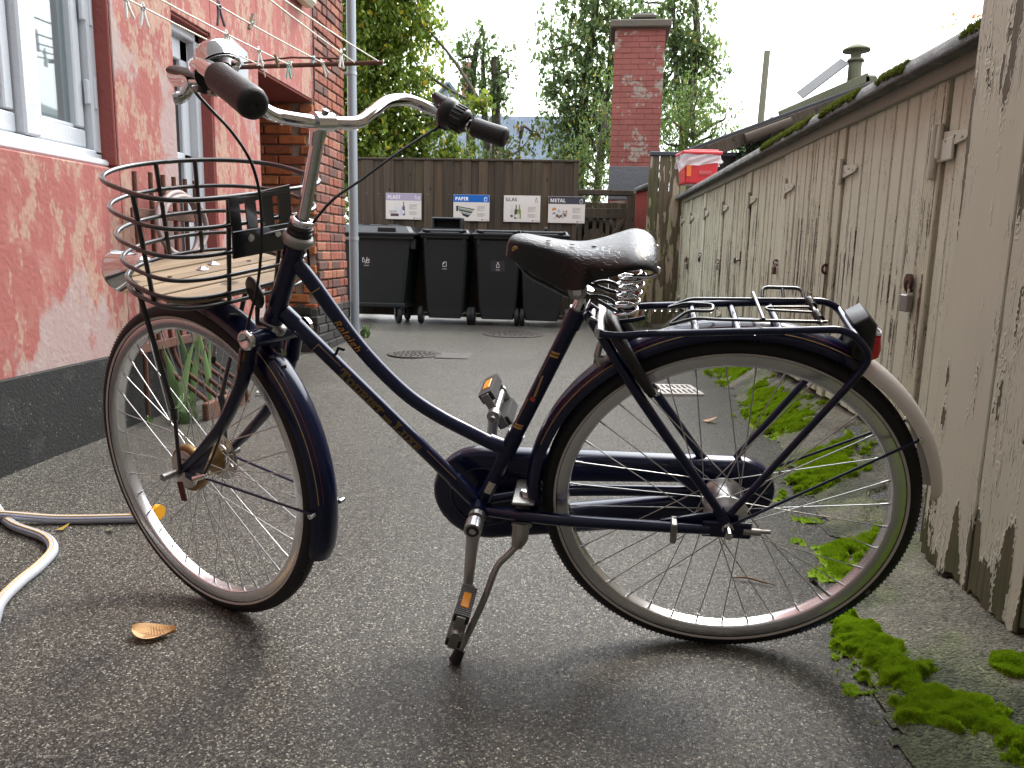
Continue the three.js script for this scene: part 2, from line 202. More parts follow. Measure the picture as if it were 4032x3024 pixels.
// ---------------------------------------------------------------- ground, apron
const apronEdge = (z) => { const K = [[1, 0.5], [-0.9, 0.5], [-1.36, 0.56], [-1.6, 0.6], [-2, 0.72], [-2.4, 0.8], [-3, 0.87], [-3.6, 0.92], [-4.7, 0.95], [-5.5, 0.94], [-9.2, 1.0], [-60, 1]]; for (let i = 1; i < K.length; i++) if (z >= K[i][0]) return mix(K[i - 1][1], K[i][1], (K[i - 1][0] - z) / (K[i - 1][0] - K[i][0])); return 1; };
const apronIn = (z) => mix(0.93, 1.22, sstep(-1.85, -2.0, z));
function gh(x, z) {
  let y = 0.0054 + 0.0115 * clamp(x, -2.2, 1.3);
  y *= sstep(-9, -3, z) * 0.9 + 0.1;
  const e = apronEdge(z), f = apronIn(z), t = clamp((x - e) / (f - e));
  const top = mix(0.1, mix(0.165, 0.2, sstep(-4, -9, z)), sstep(-1.85, -2.0, z));
  return y + top * Math.pow(t, 1.15) + 0.006 * (vn(x * 3 + 50, z * 3 + 50, 999, 999, 4) - 0.5) + 0.003 * (vn(x * 9 + 50, z * 9 + 50, 999, 999, 5) - 0.5);
}
function sheet(xs, zs, h, colf, keep) {
  const P = [], U = [], C = [], I = [], nx = xs.length, nz = zs.length;
  for (const z of zs) for (const x of xs) { P.push(x, h(x, z), z); U.push(x, -z); const c = colf(x, z); C.push(c[0], c[1], c[2]); }
  for (let j = 0; j < nz - 1; j++) for (let i = 0; i < nx - 1; i++) { const a = j * nx + i, b = a + 1, c = a + nx, d = c + 1; if (keep && !keep((xs[i] + xs[i + 1]) / 2, (zs[j] + zs[j + 1]) / 2)) continue; I.push(a, c, b, b, c, d); }
  const g = rawGeo(P, U, I); g.setAttribute('color', new THREE.Float32BufferAttribute(C, 3));
  if (g.attributes.normal.getY(0) < 0) { const q = g.index.array; for (let i = 0; i < q.length; i += 3) { const t = q[i]; q[i] = q[i + 1]; q[i + 1] = t; } g.computeVertexNormals(); }
  return g;
}
const range = (a, b, n) => Array.from({ length: n + 1 }, (_, i) => a + (b - a) * i / n);
{
  const xs = [-120, -40, -12, -5, ...range(-2.4, 1.6, 110), 4, 12, 40, 120], zs = [120, 40, 8, 2, ...range(1, -10, 260), -14, -30, -60, -150];
  tag(mesh('ground', sheet(xs, zs, (x, z) => x < -2.5 || x > 1.7 || z > 1.1 || z < -10.1 ? -0.004 : gh(x, z), (x, z) => { const n = fbm(x * 1.1 + 20, z * 0.9 + 40, 999, 999, 4, 3), m = fbm(x * 4 + 9, z * 4 + 80, 999, 999, 3, 7), w = sstep(-1.75, -2.05, x) * 0.28, k = (0.72 + 0.42 * n + 0.14 * (m - 0.5)) * (1 + w); return [k * 0.99, k * 0.98, k * 0.94]; }), asphaltMat), null, null, null, 'structure');
  const ax = range(0.44, 1.24, 90), az = range(0.6, -9.15, 420);
  tag(mesh('pavement_apron', sheet(ax, az, (x, z) => { const e = apronEdge(z), t = (x - e); return gh(x, z) + 0.004 + 0.014 * sstep(0.0, 0.08, t) * fbm(x * 14, z * 14, 999, 999, 4, 8) - 0.035 * sstep(0.62, 0.7, fbm(x * 8 + 3, z * 8 + 70, 999, 999, 3, 18)) * sstep(0.05, 0.2, t); }, (x, z) => { const n = fbm(x * 5, z * 5 + 60, 999, 999, 4, 3), m = sstep(0.5, 0.62, fbm(x * 7 + 30, z * 5 + 90, 999, 999, 4, 11)); return [0.85 + 0.5 * n - 0.2 * m, 0.85 + 0.5 * n - 0.05 * m, 0.85 + 0.45 * n - 0.4 * m]; }, (x, z) => x > apronEdge(z) + 0.1 * (fbm(x * 9, z * 9 + 40, 999, 999, 3, 2) - 0.42)), concreteMat), null, null, null, 'structure');
}
// ---------------------------------------------------------------- the plaster house on the left
const house = thing('plaster_house', 'red plastered house on the left with flaking paint, white window and brick pier', 'house', [-2.03, 0, -3.5]);
{
  const G = (w, h, d, x, y, z, b = 0.004) => { const g = boxAt(w, h, d, x + 2.03, y, z + 3.5, b); const p = g.attributes.position, n = g.attributes.normal, u = g.attributes.uv; for (let i = 0; i < p.count; i++) if (Math.abs(n.getX(i)) > 0.6) u.setXY(i, -(p.getZ(i) - 3.5) - 1.2, p.getY(i)); else if (Math.abs(n.getZ(i)) > 0.6) u.setXY(i, p.getX(i) + 1, p.getY(i)); else u.setXY(i, p.getX(i), p.getZ(i)); return g; };
  const span = (z0, z1, y0, y1, x0 = -2.42, x1 = -2.03) => G(x1 - x0, y1 - y0, z0 - z1, (x0 + x1) / 2, (y0 + y1) / 2, (z0 + z1) / 2);
  const T = 6.5;
  mesh('wall', [span(1.5, -2.35, -0.1, T), span(-2.35, -3.36, -0.1, 1.135), span(-2.35, -3.36, 2.5, T), span(-3.36, -3.88, -0.1, T), span(-3.88, -4.3, 1.95, T), span(-3.88, -4.3, -0.1, 0.16), span(-4.3, -4.93, -0.1, T), span(-4.93, -5.97, 1.915, T)], plasterMat, house);
  mesh('reveal', [span(-3.345, -3.358, 1.15, 2.48, -2.36, -2.035), span(-3.888, -4.29, 1.935, 1.948, -2.36, -2.04), span(-4.284, -4.297, 0.17, 1.93, -2.36, -2.034), span(-4.95, -5.96, 1.9, 1.912, -2.9, -2.036), span(-4.925, -4.94, 0, 1.9, -2.9, -2.45)], redPlain, house);
  mesh('back_wall', [span(1.5, -7, -0.1, T, -3.3, -2.95), span(-2.3, -2.34, 0.9, 2.6, -2.95, -2.42), span(-3.38, -3.42, 0, 2.6, -2.95, -2.42), span(1.5, -7, T - 0.1, T, -2.95, -2.05)], redPlain, house);
  mesh('window_sill', [xf(cbox(0.11, 0.03, 0.985, 0.006), -0.056, 1.13, 0.645, 0, 0, -0.2)], plasterMat, house);
  mesh('plinth', [span(1.5, -4.935, -0.1, 0.325, -2.1, -2.012)], plinthMat, house).geometry.attributes.uv;
  const cx = -2.135;
  const win = mesh('window', [boxAt(0.07, 0.06, 1.0, cx + 2.03, 1.18, 0.645, 0.006), boxAt(0.07, 1.3, 0.055, cx + 2.03, 1.84, 0.17, 0.006), boxAt(0.07, 1.3, 0.055, cx + 2.03, 1.84, 1.12, 0.006), boxAt(0.075, 1.24, 0.09, cx + 2.03, 1.835, 0.58, 0.008), boxAt(0.075, 0.035, 1.0, cx + 2.06, 1.157, 0.645, 0.012)], whitePaint, house);
  for (const [z0, z1] of [[0.205, 0.53], [0.63, 1.09]]) {
    const zc = (z0 + z1) / 2, w = z1 - z0;
    mesh('casement', [boxAt(0.045, 0.075, w, cx + 2.01, 1.255, zc, 0.006), boxAt(0.045, 1.2, 0.05, cx + 2.01, 1.9, z0 + 0.028, 0.006), boxAt(0.045, 1.2, 0.05, cx + 2.01, 1.9, z1 - 0.028, 0.006), boxAt(0.03, 0.02, w - 0.1, cx + 2.0, 1.302, zc, 0.006)], whitePaint, win);
    mesh('pane', boxAt(0.004, 1.2, w - 0.09, cx + 2.0, 1.89, zc, 0.0005), phys([0.62, 0.72, 0.74], 0.03, { transmission: 0.85, thickness: 0, ior: 2.3 }), win);
    mesh('curtain', boxAt(0.01, 1.22, w - 0.04, cx + 1.965, 1.9, zc, 0.002), std([0.2, 0.235, 0.235], 0.9), win);
  }
  for (const y of [1.45, 1.79]) mesh('hinge', [boxAt(0.02, 0.1, 0.05, cx + 2.05, y, 0.19, 0.004), cyl(0.009, 0.13, cx + 2.064, y, 0.175, 0, 0, 0, 10)], whitePaint, win);
  const door = mesh('door', [boxAt(0.06, 1.8, 0.06, -0.095, 1.04, -0.77, 0.006), boxAt(0.06, 0.06, 0.42, -0.095, 1.92, -0.59, 0.006), boxAt(0.06, 1.8, 0.06, -0.095, 1.04, -0.41, 0.006)], whitePaint, house);
  mesh('door_leaf', [boxAt(0.04, 0.16, 0.32, -0.13, 1.86, -0.59, 0.006), boxAt(0.04, 1.72, 0.08, -0.13, 1.03, -0.7, 0.006), boxAt(0.04, 1.72, 0.06, -0.13, 1.03, -0.45, 0.006), boxAt(0.04, 0.045, 0.3, -0.13, 1.28, -0.59, 0.006), boxAt(0.04, 0.12, 0.3, -0.13, 0.24, -0.59, 0.006)], whitePaint, door);
  for (const y of [1.545, 0.78]) mesh('pane', boxAt(0.004, y > 1 ? 0.5 : 0.96, 0.2, -0.135, y, -0.575, 0.0005), phys([0.035, 0.036, 0.037], 0.3, { specularIntensity: 0.35 }), door);
  // porch brickwork and pier: single bricks in raised courses on a mortar core
  const pier = mesh('brick_pier', [boxAt(0.6, T - 0.31, 0.77, -0.312, (T + 0.31) / 2, -2.862, 0.002), boxAt(0.9, 2.0, 0.12, -0.9, 1.0, -2.545, 0.002)], mortarMat, house);
  const vb = {}; const bgeo = (w, h, d, q) => vb[[w, h, d, q]] ??= cbox(w, h, d, 0.006, q * 0.13, q * 0.07);
  let nb = 0;
  for (let c = 0; c < 40; c++) { // face along the yard
    const y = 0.37 + c * 0.0755; let z = -2.472 + (c % 2 ? 0 : -0.005); const out = c < 5 ? 0.012 : 0; const end = -3.245; let k = c % 2;
    while (z > end + 0.02) { const w0 = k % 2 ? 0.108 : 0.222, w = Math.min(w0, z - end); const head = w < 0.15; const b = mesh('brick', bgeo(0.06, 0.063, +(w - 0.011).toFixed(3), nb % 4), brickMats[(rnd() * 6) | 0], pier); b.position.set(-0.026 + out + rr(-0.004, 0.004), y, z - w / 2); b.rotation.set(rr(-0.01, 0.01), 0, rr(-0.02, 0.02)); z -= w; k++; nb++; }
  }
  for (let c = 0; c < 22; c++) { // end face seen inside the porch
    const y = 0.34 + c * 0.0755; let x = -0.06 + (c % 2 ? -0.0 : -0.11);
    if (c % 2 === 0) { const b = mesh('brick', bgeo(0.1, 0.063, 0.06, nb++ % 4), orangeBrick[(rnd() * 4) | 0], pier); b.position.set(-0.055, y, -2.475); }
    while (x > -0.7) { const b = mesh('brick', bgeo(0.211, 0.063, 0.06, nb++ % 4), orangeBrick[(rnd() * 4) | 0], pier); b.position.set(x - 0.111, y, -2.475 + rr(-0.002, 0.003)); b.rotation.x = rr(-0.015, 0.015); x -= 0.222; }
  }
  const bp = mesh('brick_plinth', [boxAt(0.86, 0.36, 0.84, -0.42, 0.16, -2.855, 0.01)], mortarMat, house);
  bp.material = std([0.06, 0.055, 0.05], 0.95, { bumpMap: concreteTex.bumpMap, bumpScale: 0.004 });
  for (let c = 0; c < 5; c++) { const y = 0.02 + c * 0.0745; for (let k = 0; k < 4; k++) { const b = mesh('brick', bgeo(0.06, 0.063, 0.2, nb++ % 4), blackBrick[(rnd() * 3) | 0], bp); b.position.set(-0.01 + rr(-0.003, 0.005), y, -2.55 - k * 0.215 + (c % 2 ? 0.05 : 0)); const e = mesh('brick', bgeo(0.205, 0.063, 0.06, nb++ % 4), blackBrick[(rnd() * 3) | 0], bp); e.position.set(-0.14 - k * 0.216 - (c % 2 ? 0.06 : 0), y, -2.452 + rr(-0.003, 0.004)); } }
  mesh('cable', sweep([V3(0.012, 4.4, -2.45), V3(0.012, 2.9, -2.45), V3(0.014, 2.0, -2.455), V3(0.005, 1.93, -2.452), V3(-0.2, 1.905, -2.43), V3(-0.6, 1.9, -2.42)], 0.006, { seg: 6 }), std([0.09, 0.05, 0.045], 0.6), house);
}
{
  const l = thing('wall_lamp', 'cream bulkhead wall lamp at the top of the red wall above the porch', 'wall lamp', [-1.98, 2.56, -5.64]);
  mesh('lamp_body', xf(cbox(0.11, 0.1, 0.3, 0.03)), std([0.7, 0.66, 0.5], 0.4), l); mesh('bracket', boxAt(0.05, 0.05, 0.1, -0.05, 0.02, 0, 0.005), galv, l);
}
{
  const d = thing('drainpipe', 'grey metal drainpipe running down the corner of the brick pier', 'drainpipe', [-1.985, 0, -6.84]);
  mesh('pipe', cyl(0.04, 4.5, 0, 2.26, 0, 0, 0, 0, 24), std([0.3, 0.33, 0.36], 0.42, { metalness: 0.35, bumpMap: metalNoise.bumpMap, bumpScale: 0.001 }), d);
  for (const y of [0.9, 2.3]) mesh('pipe_clip', [cyl(0.045, 0.03, 0, y, 0), boxAt(0.08, 0.02, 0.02, -0.06, y, 0, 0.002)], galv, d);
}
// ---------------------------------------------------------------- clothes line with pegs
{
  const r = thing('clothes_line', 'wall arm with white washing lines strung in front of the red wall', 'clothes line', [-2.0, 1.86, -4.6]);
  const arm = mesh('arm', cyl(0.013, 0.86, 0.42, 0.0, 0, 0, 0, PI / 2 + 0.035, 12), rust, r);
  mesh('strut', sweep([V3(0, 0.02, -0.05), V3(0.3, 0.045, -0.02), V3(0.62, 0.035, 0)], 0.006, { seg: 6 }), rust, r);
  mesh('wall_plate', [xf(ext([[-0.1, -0.12], [0.14, -0.19], [0.14, 0.1], [-0.1, 0.13]], 0.008, 0.001), -0.022, 0, 0, 0, PI / 2, 0), cyl(0.02, 0.03, 0.0, 0, 0, 0, 0, PI / 2), ...[[-0.08, 0.1], [-0.08, -0.09], [0.12, 0.07], [0.12, -0.15]].map(([a, b]) => cyl(0.007, 0.012, -0.012, b, -a, 0, 0, PI / 2, 8))], galv, r);
  const lm = std([0.72, 0.68, 0.58], 0.7);
  const L = [[-1.865, 1.85, 1.79, 0.085], [-1.69, 1.853, 1.75, 0.105], [-1.5, 1.868, 1.745, 0.1], [-1.315, 1.872, 1.83, 0.07], [-1.175, 1.88, 1.715, 0.16]];
  const at = (i, z) => { const [x, y0, y1] = L[i], t = (-4.6 - z) / -2.6; return V3(x, mix(y0, y1, t) - 0.02 * Math.sin(clamp(t) * PI), z); };
  for (let i = 0; i < 5; i++) mesh('line', sweep(range(-4.6, 1.4, 24).map((z) => at(i, z).sub(V3(-2, 1.86, -4.6))), 0.0042, { seg: 6 }), lm, r);
  for (let i = 0; i < 3; i++) mesh('knot', [xf(new THREE.TorusGeometry(0.016, 0.005, 6, 12), L[i][0] + 2, 0.0, 0, 0, PI / 2, 0), cyl(0.003, 0.06, L[i][0] + 2.01, -0.04, 0.005, 0.2, 0, 0.1, 5)], lm, r);
  const peg = (i, z, col, tilt, kind, label) => {
    const p = at(i, z), g = thing('clothes_peg', label, 'clothes peg', [p.x, p.y, p.z], rr(0.9, 1.3) + (kind ? 0.5 : 0), 'pegs on the washing lines'), m = std(col, kind === 2 ? 0.8 : 0.45);
    const leg = (s) => sweep([V3(0.002 * s, 0.016, 0), V3(0.005 * s, 0, 0), V3(0.0045 * s, -0.02, 0), V3(0.014 * s, -0.062, 0)], [0.0035, 0.004, 0.005, 0.0048], { seg: 6, smooth: 8 });
    if (kind === 2) for (const s of [-1, 1]) mesh('leg', xf(cbox(0.008, 0.075, 0.012, 0.002), 0.006 * s, -0.008, 0, 0, 0, 0.16 * s), m, g); else for (const s of [-1, 1]) mesh('leg', leg(s), m, g);
    mesh('spring', xf(new THREE.TorusGeometry(0.006, 0.002, 5, 10), 0, -0.004, 0.006), dullSteel, g);
    g.rotation.z = tilt; g.scale.setScalar(1.25);
  };
  const W = [0.72, 0.7, 0.64];
  peg(0, -3.33, W, 0.05, 0, 'white plastic peg on the lowest line at the top left'); peg(0, -3.2, W, 0.25, 0, 'white peg at the very left end of the lowest line');
  peg(1, -3.74, W, 0.1, 0, 'large white peg in front of the door lintel'); peg(1, -4.12, W, 0.1, 0, 'white peg just above the bicycle bell');
  peg(2, -3.58, [0.2, 0.16, 0.12], 2.4, 2, 'weathered brown wooden peg high on the red wall'); peg(2, -3.26, [0.12, 0.08, 0.1], 0.1, 0, 'dark purple peg at the top edge of the picture');
  peg(1, -4.36, [0.24, 0.19, 0.12], 1.2, 2, 'brown wooden peg beside the wall plate'); peg(1, -4.54, [0.2, 0.5, 0.4], 0.05, 0, 'mint green peg hanging near the wall arm');
  peg(2, -4.42, [0.16, 0.22, 0.25], -1.1, 2, 'blue grey peg lying sideways on the line'); peg(3, -4.33, W, 0.02, 0, 'white peg on the far line before the bricks'); peg(2, -4.57, W, 0.6, 0, 'small white peg at the end of the middle line');
}
// ---------------------------------------------------------------- rusty rack, hose, iris at the house wall
{
  const r = thing('iron_rack', 'rusty iron rack with bent bars standing at the red wall', 'iron rack', [-1.97, 0, -3.65]);
  for (const [i, z] of [0.28, 0.13, 0.02, -0.08, -0.19, -0.29].entries()) mesh('bar', sweep(i ? [V3(-0.01, 1.14, z), V3(-0.01, 0.6, z), V3(-0.01, 0.34, z), V3(0.03, 0.22, z), V3(0.16, 0.12, z + 0.01), V3(0.23, 0.06, z + 0.02), V3(0.24, -0.01, z + 0.02)] : [V3(0, 1.13, z), V3(0, -0.01, z)], 0.012, { seg: 8, smooth: i ? 24 : 0, flat: [1, 0.8] }), rust, r);
  for (const y of [0.34, 0.95]) mesh('rail', boxAt(0.012, 0.045, 0.66, 0.006, y, 0, 0.003), rust, r);
  mesh('foot', boxAt(0.03, 0.09, 0.42, 0.24, 0.03, 0, 0.006), rust, r);
  const h = thing('hose_coil', 'grey hose coiled in loops on the rusty rack', 'hose', [-1.93, 0.9, -3.66]);
  const P = []; for (let i = 0; i <= 120; i++) { const a = i / 120 * 2.6 * 2 * PI; P.push(V3(0.02 * Math.sin(a * 0.37) + i / 120 * 0.04, 0.15 * Math.cos(a) + 0.012 * Math.sin(a * 0.6), (0.2 + 0.025 * Math.sin(a * 0.45)) * Math.sin(a))); }
  mesh('hose', sweep(P, 0.013, { seg: 8 }), std([0.27, 0.21, 0.2], 0.5), h);
  const leafG = (L, w, bend) => { const q = [], U = [], I = []; for (let i = 0; i <= 8; i++) { const t = i / 8, ww = w * Math.sin(PI * Math.pow(t * 0.93 + 0.07, 0.6)), x = bend * t * t; q.push(x - ww, L * t, 0.002, x, L * t, 0.008, x + ww, L * t, 0.002); U.push(0, t, 0.5, t, 1, t); if (i) { const a = (i - 1) * 3; for (const k of [0, 1]) I.push(a + k, a + k + 1, a + k + 3, a + k + 1, a + k + 4, a + k + 3); } } return rawGeo(q, U, I); };
  const ir = thing('iris_plant', 'tall sword shaped green leaves growing behind the front wheel', 'plant', [-1.9, 0, -3.6]);
  const gm = [[0.11, 0.19, 0.06], [0.15, 0.24, 0.08], [0.08, 0.15, 0.05]].map((c) => phys(c, 0.6, { side: THREE.DoubleSide, transmission: 0.25, thickness: 0 }));
  for (let i = 0; i < 8; i++) { const o = mesh('leaf', leafG(rr(0.3, 0.6), rr(0.014, 0.022), rr(-0.16, 0.16)), gm[i % 3], ir); o.position.set(rr(-0.04, 0.06), 0, -0.17 + i * 0.045); o.rotation.y = rr(0.7, 1.5); o.rotation.x = rr(-0.15, 0.15); }
  const weed = (x, z, n, R, label) => { const w = thing('weed', label, 'plant', [x, gh(x, z), z]); for (let i = 0; i < n; i++) { const a = rr(0, 2 * PI), L = rr(0.5, 1) * R, g = leafG(L * 0.8, L * 0.3, L * 0.3), o = mesh('leaf', g, gm[i % 3], w); o.position.set(Math.cos(a) * R * 0.5 * rnd(), rr(0, 0.6) * R, Math.sin(a) * R * 0.5 * rnd()); o.rotation.set(rr(-0.5, 0.5), a, rr(0.3, 1.3)); } for (let i = 0; i < 4; i++) mesh('stem', sweep([V3(0, 0, 0), V3(rr(-1, 1) * R * 0.4, R * 0.9, rr(-1, 1) * R * 0.4)], 0.003, { seg: 5 }), gm[2], w); };
  weed(-1.82, -3.42, 34, 0.11, 'bright leafy weed at the foot of the rusty rack'); weed(-1.72, -3.6, 14, 0.06, 'small weed growing beyond the bent rack bars'); weed(-1.95, -3.33, 8, 0.04, 'tiny weed in the crack below the black plinth');
  weed(-1.93, -7.02, 26, 0.1, 'weed growing at the foot of the drainpipe');
}
{ // garden hose on the ground
  const h = thing('garden_hose', 'pale grey garden hose with yellow stripe lying in a loop on the asphalt', 'hose', [-1.4, 0, -1.9]);
  const pts = [[-2.05, -1.9], [-1.72, -2.02], [-1.5, -2.06], [-1.27, -2.1]].map(([x, z], i) => V3(x + 1.4, gh(x, z) + 0.014 + (i === 1 ? 0.018 : 0), z + 1.9));
  const p2 = [[-1.98, -2.36], [-1.78, -2.16], [-1.6, -2.0], [-1.44, -1.92], [-1.365, -1.84], [-1.33, -1.74], [-1.31, -1.64], [-1.28, -1.54], [-1.22, -1.44], [-1.15, -1.3]].map(([x, z]) => V3(x + 1.4, gh(x, z) + 0.013, z + 1.9));
  const hm = phys([0.4, 0.42, 0.46], 0.42, { bumpMap: metalNoise.bumpMap, bumpScale: 0.0008 }), ym = std([0.5, 0.33, 0.1], 0.5), bm = std([0.16, 0.17, 0.27], 0.5);
  for (const p of [pts, p2]) { mesh('tube', sweep(p, 0.0135, { seg: 14, smooth: 60 }), hm, h); const c = new THREE.CatmullRomCurve3(p, false, 'centripetal'), q = c.getPoints(60); for (const [a, m, w] of [[0.5, ym, 0.0022], [-0.2, ym, 0.0012], [1.15, bm, 0.0016]]) mesh('stripe', sweep(q.map((v, i) => { const t = c.getTangent(i / 60), s = V3(t.z, 0, -t.x).normalize(); if (s.z < 0) s.negate(); return v.clone().add(s.multiplyScalar(Math.sin(a) * 0.0131)).add(V3(0, Math.cos(a) * 0.0131, 0)); }), w, { seg: 5 }), m, h); }
  const y = std([0.75, 0.34, 0.012], 0.45);
  mesh('connector', [cyl(0.019, 0.05, 0.15, 0.018, -0.215, 0, -0.25, PI / 2, 16, 0.022), cyl(0.023, 0.02, 0.17, 0.02, -0.222, 0, -0.25, PI / 2, 8), cyl(0.016, 0.03, 0.12, 0.018, -0.205, 0, -0.25, PI / 2, 14)], y, h);
}
// ---------------------------------------------------------------- board fence behind the bins, recycling signs
{
  const f = thing('board_fence', 'dark brown fence of upright overlapping boards behind the bins', 'fence', [-1.3, 0, -9.12]);
  let x = -1.35, i = 0;
  while (x < 1.27) { const w = Math.min(rr(0.085, 0.135), 1.285 - x); const b = mesh('board', cbox(w + 0.012, 1.8, 0.022, 0.003, rr(0, 5), rr(0, 3)), boardMats[(rnd() * 5) | 0], f); b.position.set(x + w / 2, 0.935, i % 2 ? 0.016 : 0); b.rotation.z = rr(-0.004, 0.004); b.rotation.y = rr(-0.02, 0.02); for (const y of [0.52, -0.6]) if (rnd() < 0.8) { const n = mesh('nail', cyl(0.004, 0.004, rr(-0.2, 0.2) * w, y, 0.0125, PI / 2, 0, 0, 8), galv, b); } x += w; i++; }
  mesh('cap_board', boxAt(2.66, 0.025, 0.06, -0.03, 1.85, 0.005, 0.004), boardMats[3], f);
  for (const y of [0.4, 1.5]) mesh('rail', boxAt(2.6, 0.08, 0.04, -0.03, y, -0.04, 0.004), boardMats[0], f);
}
const signs = [['PLAST', -2.245, 1.455, '#a79db5', '#e9e4ea', 'lilac headed recycling sign with plastic packaging picture, first from the left'], ['PAPIR', -1.445, 1.45, '#0a63b8', '#ffffff', 'blue headed recycling sign showing folded papers'], ['GLAS', -0.855, 1.45, '#dbd8d3', '#3d4047', 'recycling sign with pale header showing glass bottles'], ['METAL', -0.34, 1.448, '#3b3c47', '#eceae8', 'dark grey headed recycling sign showing metal tins, nearest the gate']];
const bottle = (x, a, b, w, h, col) => { x.fillStyle = col; x.beginPath(); x.moveTo(a - w / 2, b); x.lineTo(a - w / 2, b - h * 0.5); x.quadraticCurveTo(a - w / 2, b - h * 0.66, a - w * 0.17, b - h * 0.72); x.lineTo(a - w * 0.15, b - h); x.lineTo(a + w * 0.15, b - h); x.lineTo(a + w * 0.17, b - h * 0.72); x.quadraticCurveTo(a + w / 2, b - h * 0.66, a + w / 2, b - h * 0.5); x.lineTo(a + w / 2, b); x.closePath(); x.fill(); };
const icon = (x, k, a, b, s, col, lw) => { x.strokeStyle = col; x.lineWidth = lw; x.lineJoin = 'round'; x.beginPath(); const P = k === 'PAPIR' ? [[-0.32, -0.15], [-0.05, -0.45], [0.34, -0.45], [0.34, 0.45], [-0.32, 0.45], [-0.32, -0.15], [-0.05, -0.15], [-0.05, -0.45]] : k === 'GLAS' ? [[-0.1, -0.5], [0.1, -0.5], [0.1, -0.2], [0.24, 0], [0.24, 0.5], [-0.24, 0.5], [-0.24, 0], [-0.1, -0.2], [-0.1, -0.5]] : k === 'METAL' ? [[-0.25, -0.25], [0.25, -0.25], [0.34, -0.05], [0.34, 0.35], [0.22, 0.5], [-0.22, 0.5], [-0.34, 0.35], [-0.34, -0.05], [-0.25, -0.25], [0.02, -0.3], [0.35, -0.5]] : [[-0.6, -0.45], [-0.4, -0.45], [-0.4, -0.25], [-0.2, -0.05], [-0.2, 0.3], [-0.6, 0.3], [-0.6, -0.45]]; P.forEach(([p, q], i) => i ? x.lineTo(a + p * s, b + q * s) : x.moveTo(a + p * s, b + q * s)); x.stroke(); if (k === 'PLAST') { x.strokeRect(a + 0.15 * s, b - 0.02 * s, s * 0.4, s * 0.45); x.beginPath(); x.moveTo(a + 0.15 * s, b - 0.02 * s); x.lineTo(a + 0.3 * s, b - 0.2 * s); x.lineTo(a + 0.62 * s, b - 0.2 * s); x.lineTo(a + 0.55 * s, b); x.stroke(); } };
for (const [k, x0, y0, head, ink, label] of signs) {
  const s = thing('recycling_sign', label, 'sign', [x0 + 0.0, y0 - 0.143, -9.075]);
  const t = canvasTex(560, 396, (x, w, h) => {
    x.fillStyle = '#d9d4ce'; x.fillRect(0, 0, w, h); x.fillStyle = head; x.fillRect(0, 0, w, 112); x.fillStyle = ink; x.font = 'bold 74px sans-serif'; x.textBaseline = 'middle'; x.fillText(k, 24, 60, k.length > 4 ? 250 : 195);
    icon(x, k, 500, 62, 62, ink, 6);
    if (k === 'PLAST') { for (const [a, hh, c] of [[160, 190, '#c9cbd2'], [210, 190, '#d0cdd2'], [282, 210, '#5c5078'], [250, 140, '#c5c3cb']]) bottle(x, a, 340, 44, hh, c); x.fillStyle = '#4d3c40'; x.fillRect(74, 312, 130, 40); x.fillStyle = '#b9b2b4'; x.fillRect(54, 262, 120, 44); x.fillStyle = '#e4e4ea'; x.fillRect(272, 260, 22, 50); }
    if (k === 'PAPIR') { for (let i = 0; i < 12; i++) { x.fillStyle = ['#2d3a30', '#7b8f3a', '#cfd3d8', '#47586c', '#b9b9b4', '#20242e'][i % 6]; x.beginPath(); x.moveTo(40 + i * 8, 170 + i * 10); x.lineTo(330 - i * 6, 215 + i * 9); x.lineTo(320 - i * 9, 235 + i * 10); x.lineTo(46 + i * 9, 192 + i * 11); x.fill(); } x.fillStyle = '#222a44'; x.fillRect(44, 170, 30, 80); }
    if (k === 'GLAS') { for (const [a, hh, c] of [[124, 218, '#c7c9c6'], [190, 214, '#4a4a2a'], [240, 216, '#7c8a3c'], [222, 110, '#bfc5c0'], [110, 100, '#d0cfca']]) bottle(x, a, 352, 52, hh, c); x.fillStyle = '#6a2a26'; x.fillRect(104, 292, 36, 34); x.fillStyle = '#d8d6c8'; x.fillRect(172, 286, 36, 42); }
    if (k === 'METAL') for (let i = 0; i < 26; i++) { x.fillStyle = ['#9a9a9c', '#d3d3d6', '#6d5a50', '#c48a4a', '#4b4d55', '#b7b9bd'][i % 6]; const a = 50 + hash(i, 1, 7) * 220, b = 190 + hash(i, 2, 7) * 140; x.beginPath(); x.ellipse(a, b, 12 + 24 * hash(i, 3, 7), 10 + 20 * hash(i, 4, 7), i, 0, 7); x.fill(); }
    x.fillStyle = '#77726e'; for (let i = 0; i < 14; i++) if (i !== 7 && i !== 8) x.fillRect(370, 168 + i * 12, 50 + hash(i, 5, 3) * 90, 4);
    x.fillStyle = '#4a443e'; x.fillRect(440, 366, 18, 20); x.fillStyle = '#8c8680'; x.fillRect(466, 374, 70, 6);
  });
  mesh('panel', boxAt(0.424, 0.3, 0.004, 0.21, 0, -0.002, 0.001), std([0.6, 0.58, 0.55], 0.5), s);
  mesh('print', xf(new THREE.PlaneGeometry(0.42, 0.296), 0.21, 0, 0.0014), std(0xffffff, 0.42, { map: t }), s);
  for (const [a, b] of [[0.012, 0.135], [0.408, 0.135], [0.012, -0.135], [0.408, -0.135]]) mesh('screw', cyl(0.004, 0.004, a, b, 0.003, PI / 2, 0, 0, 8), galv, s);
}
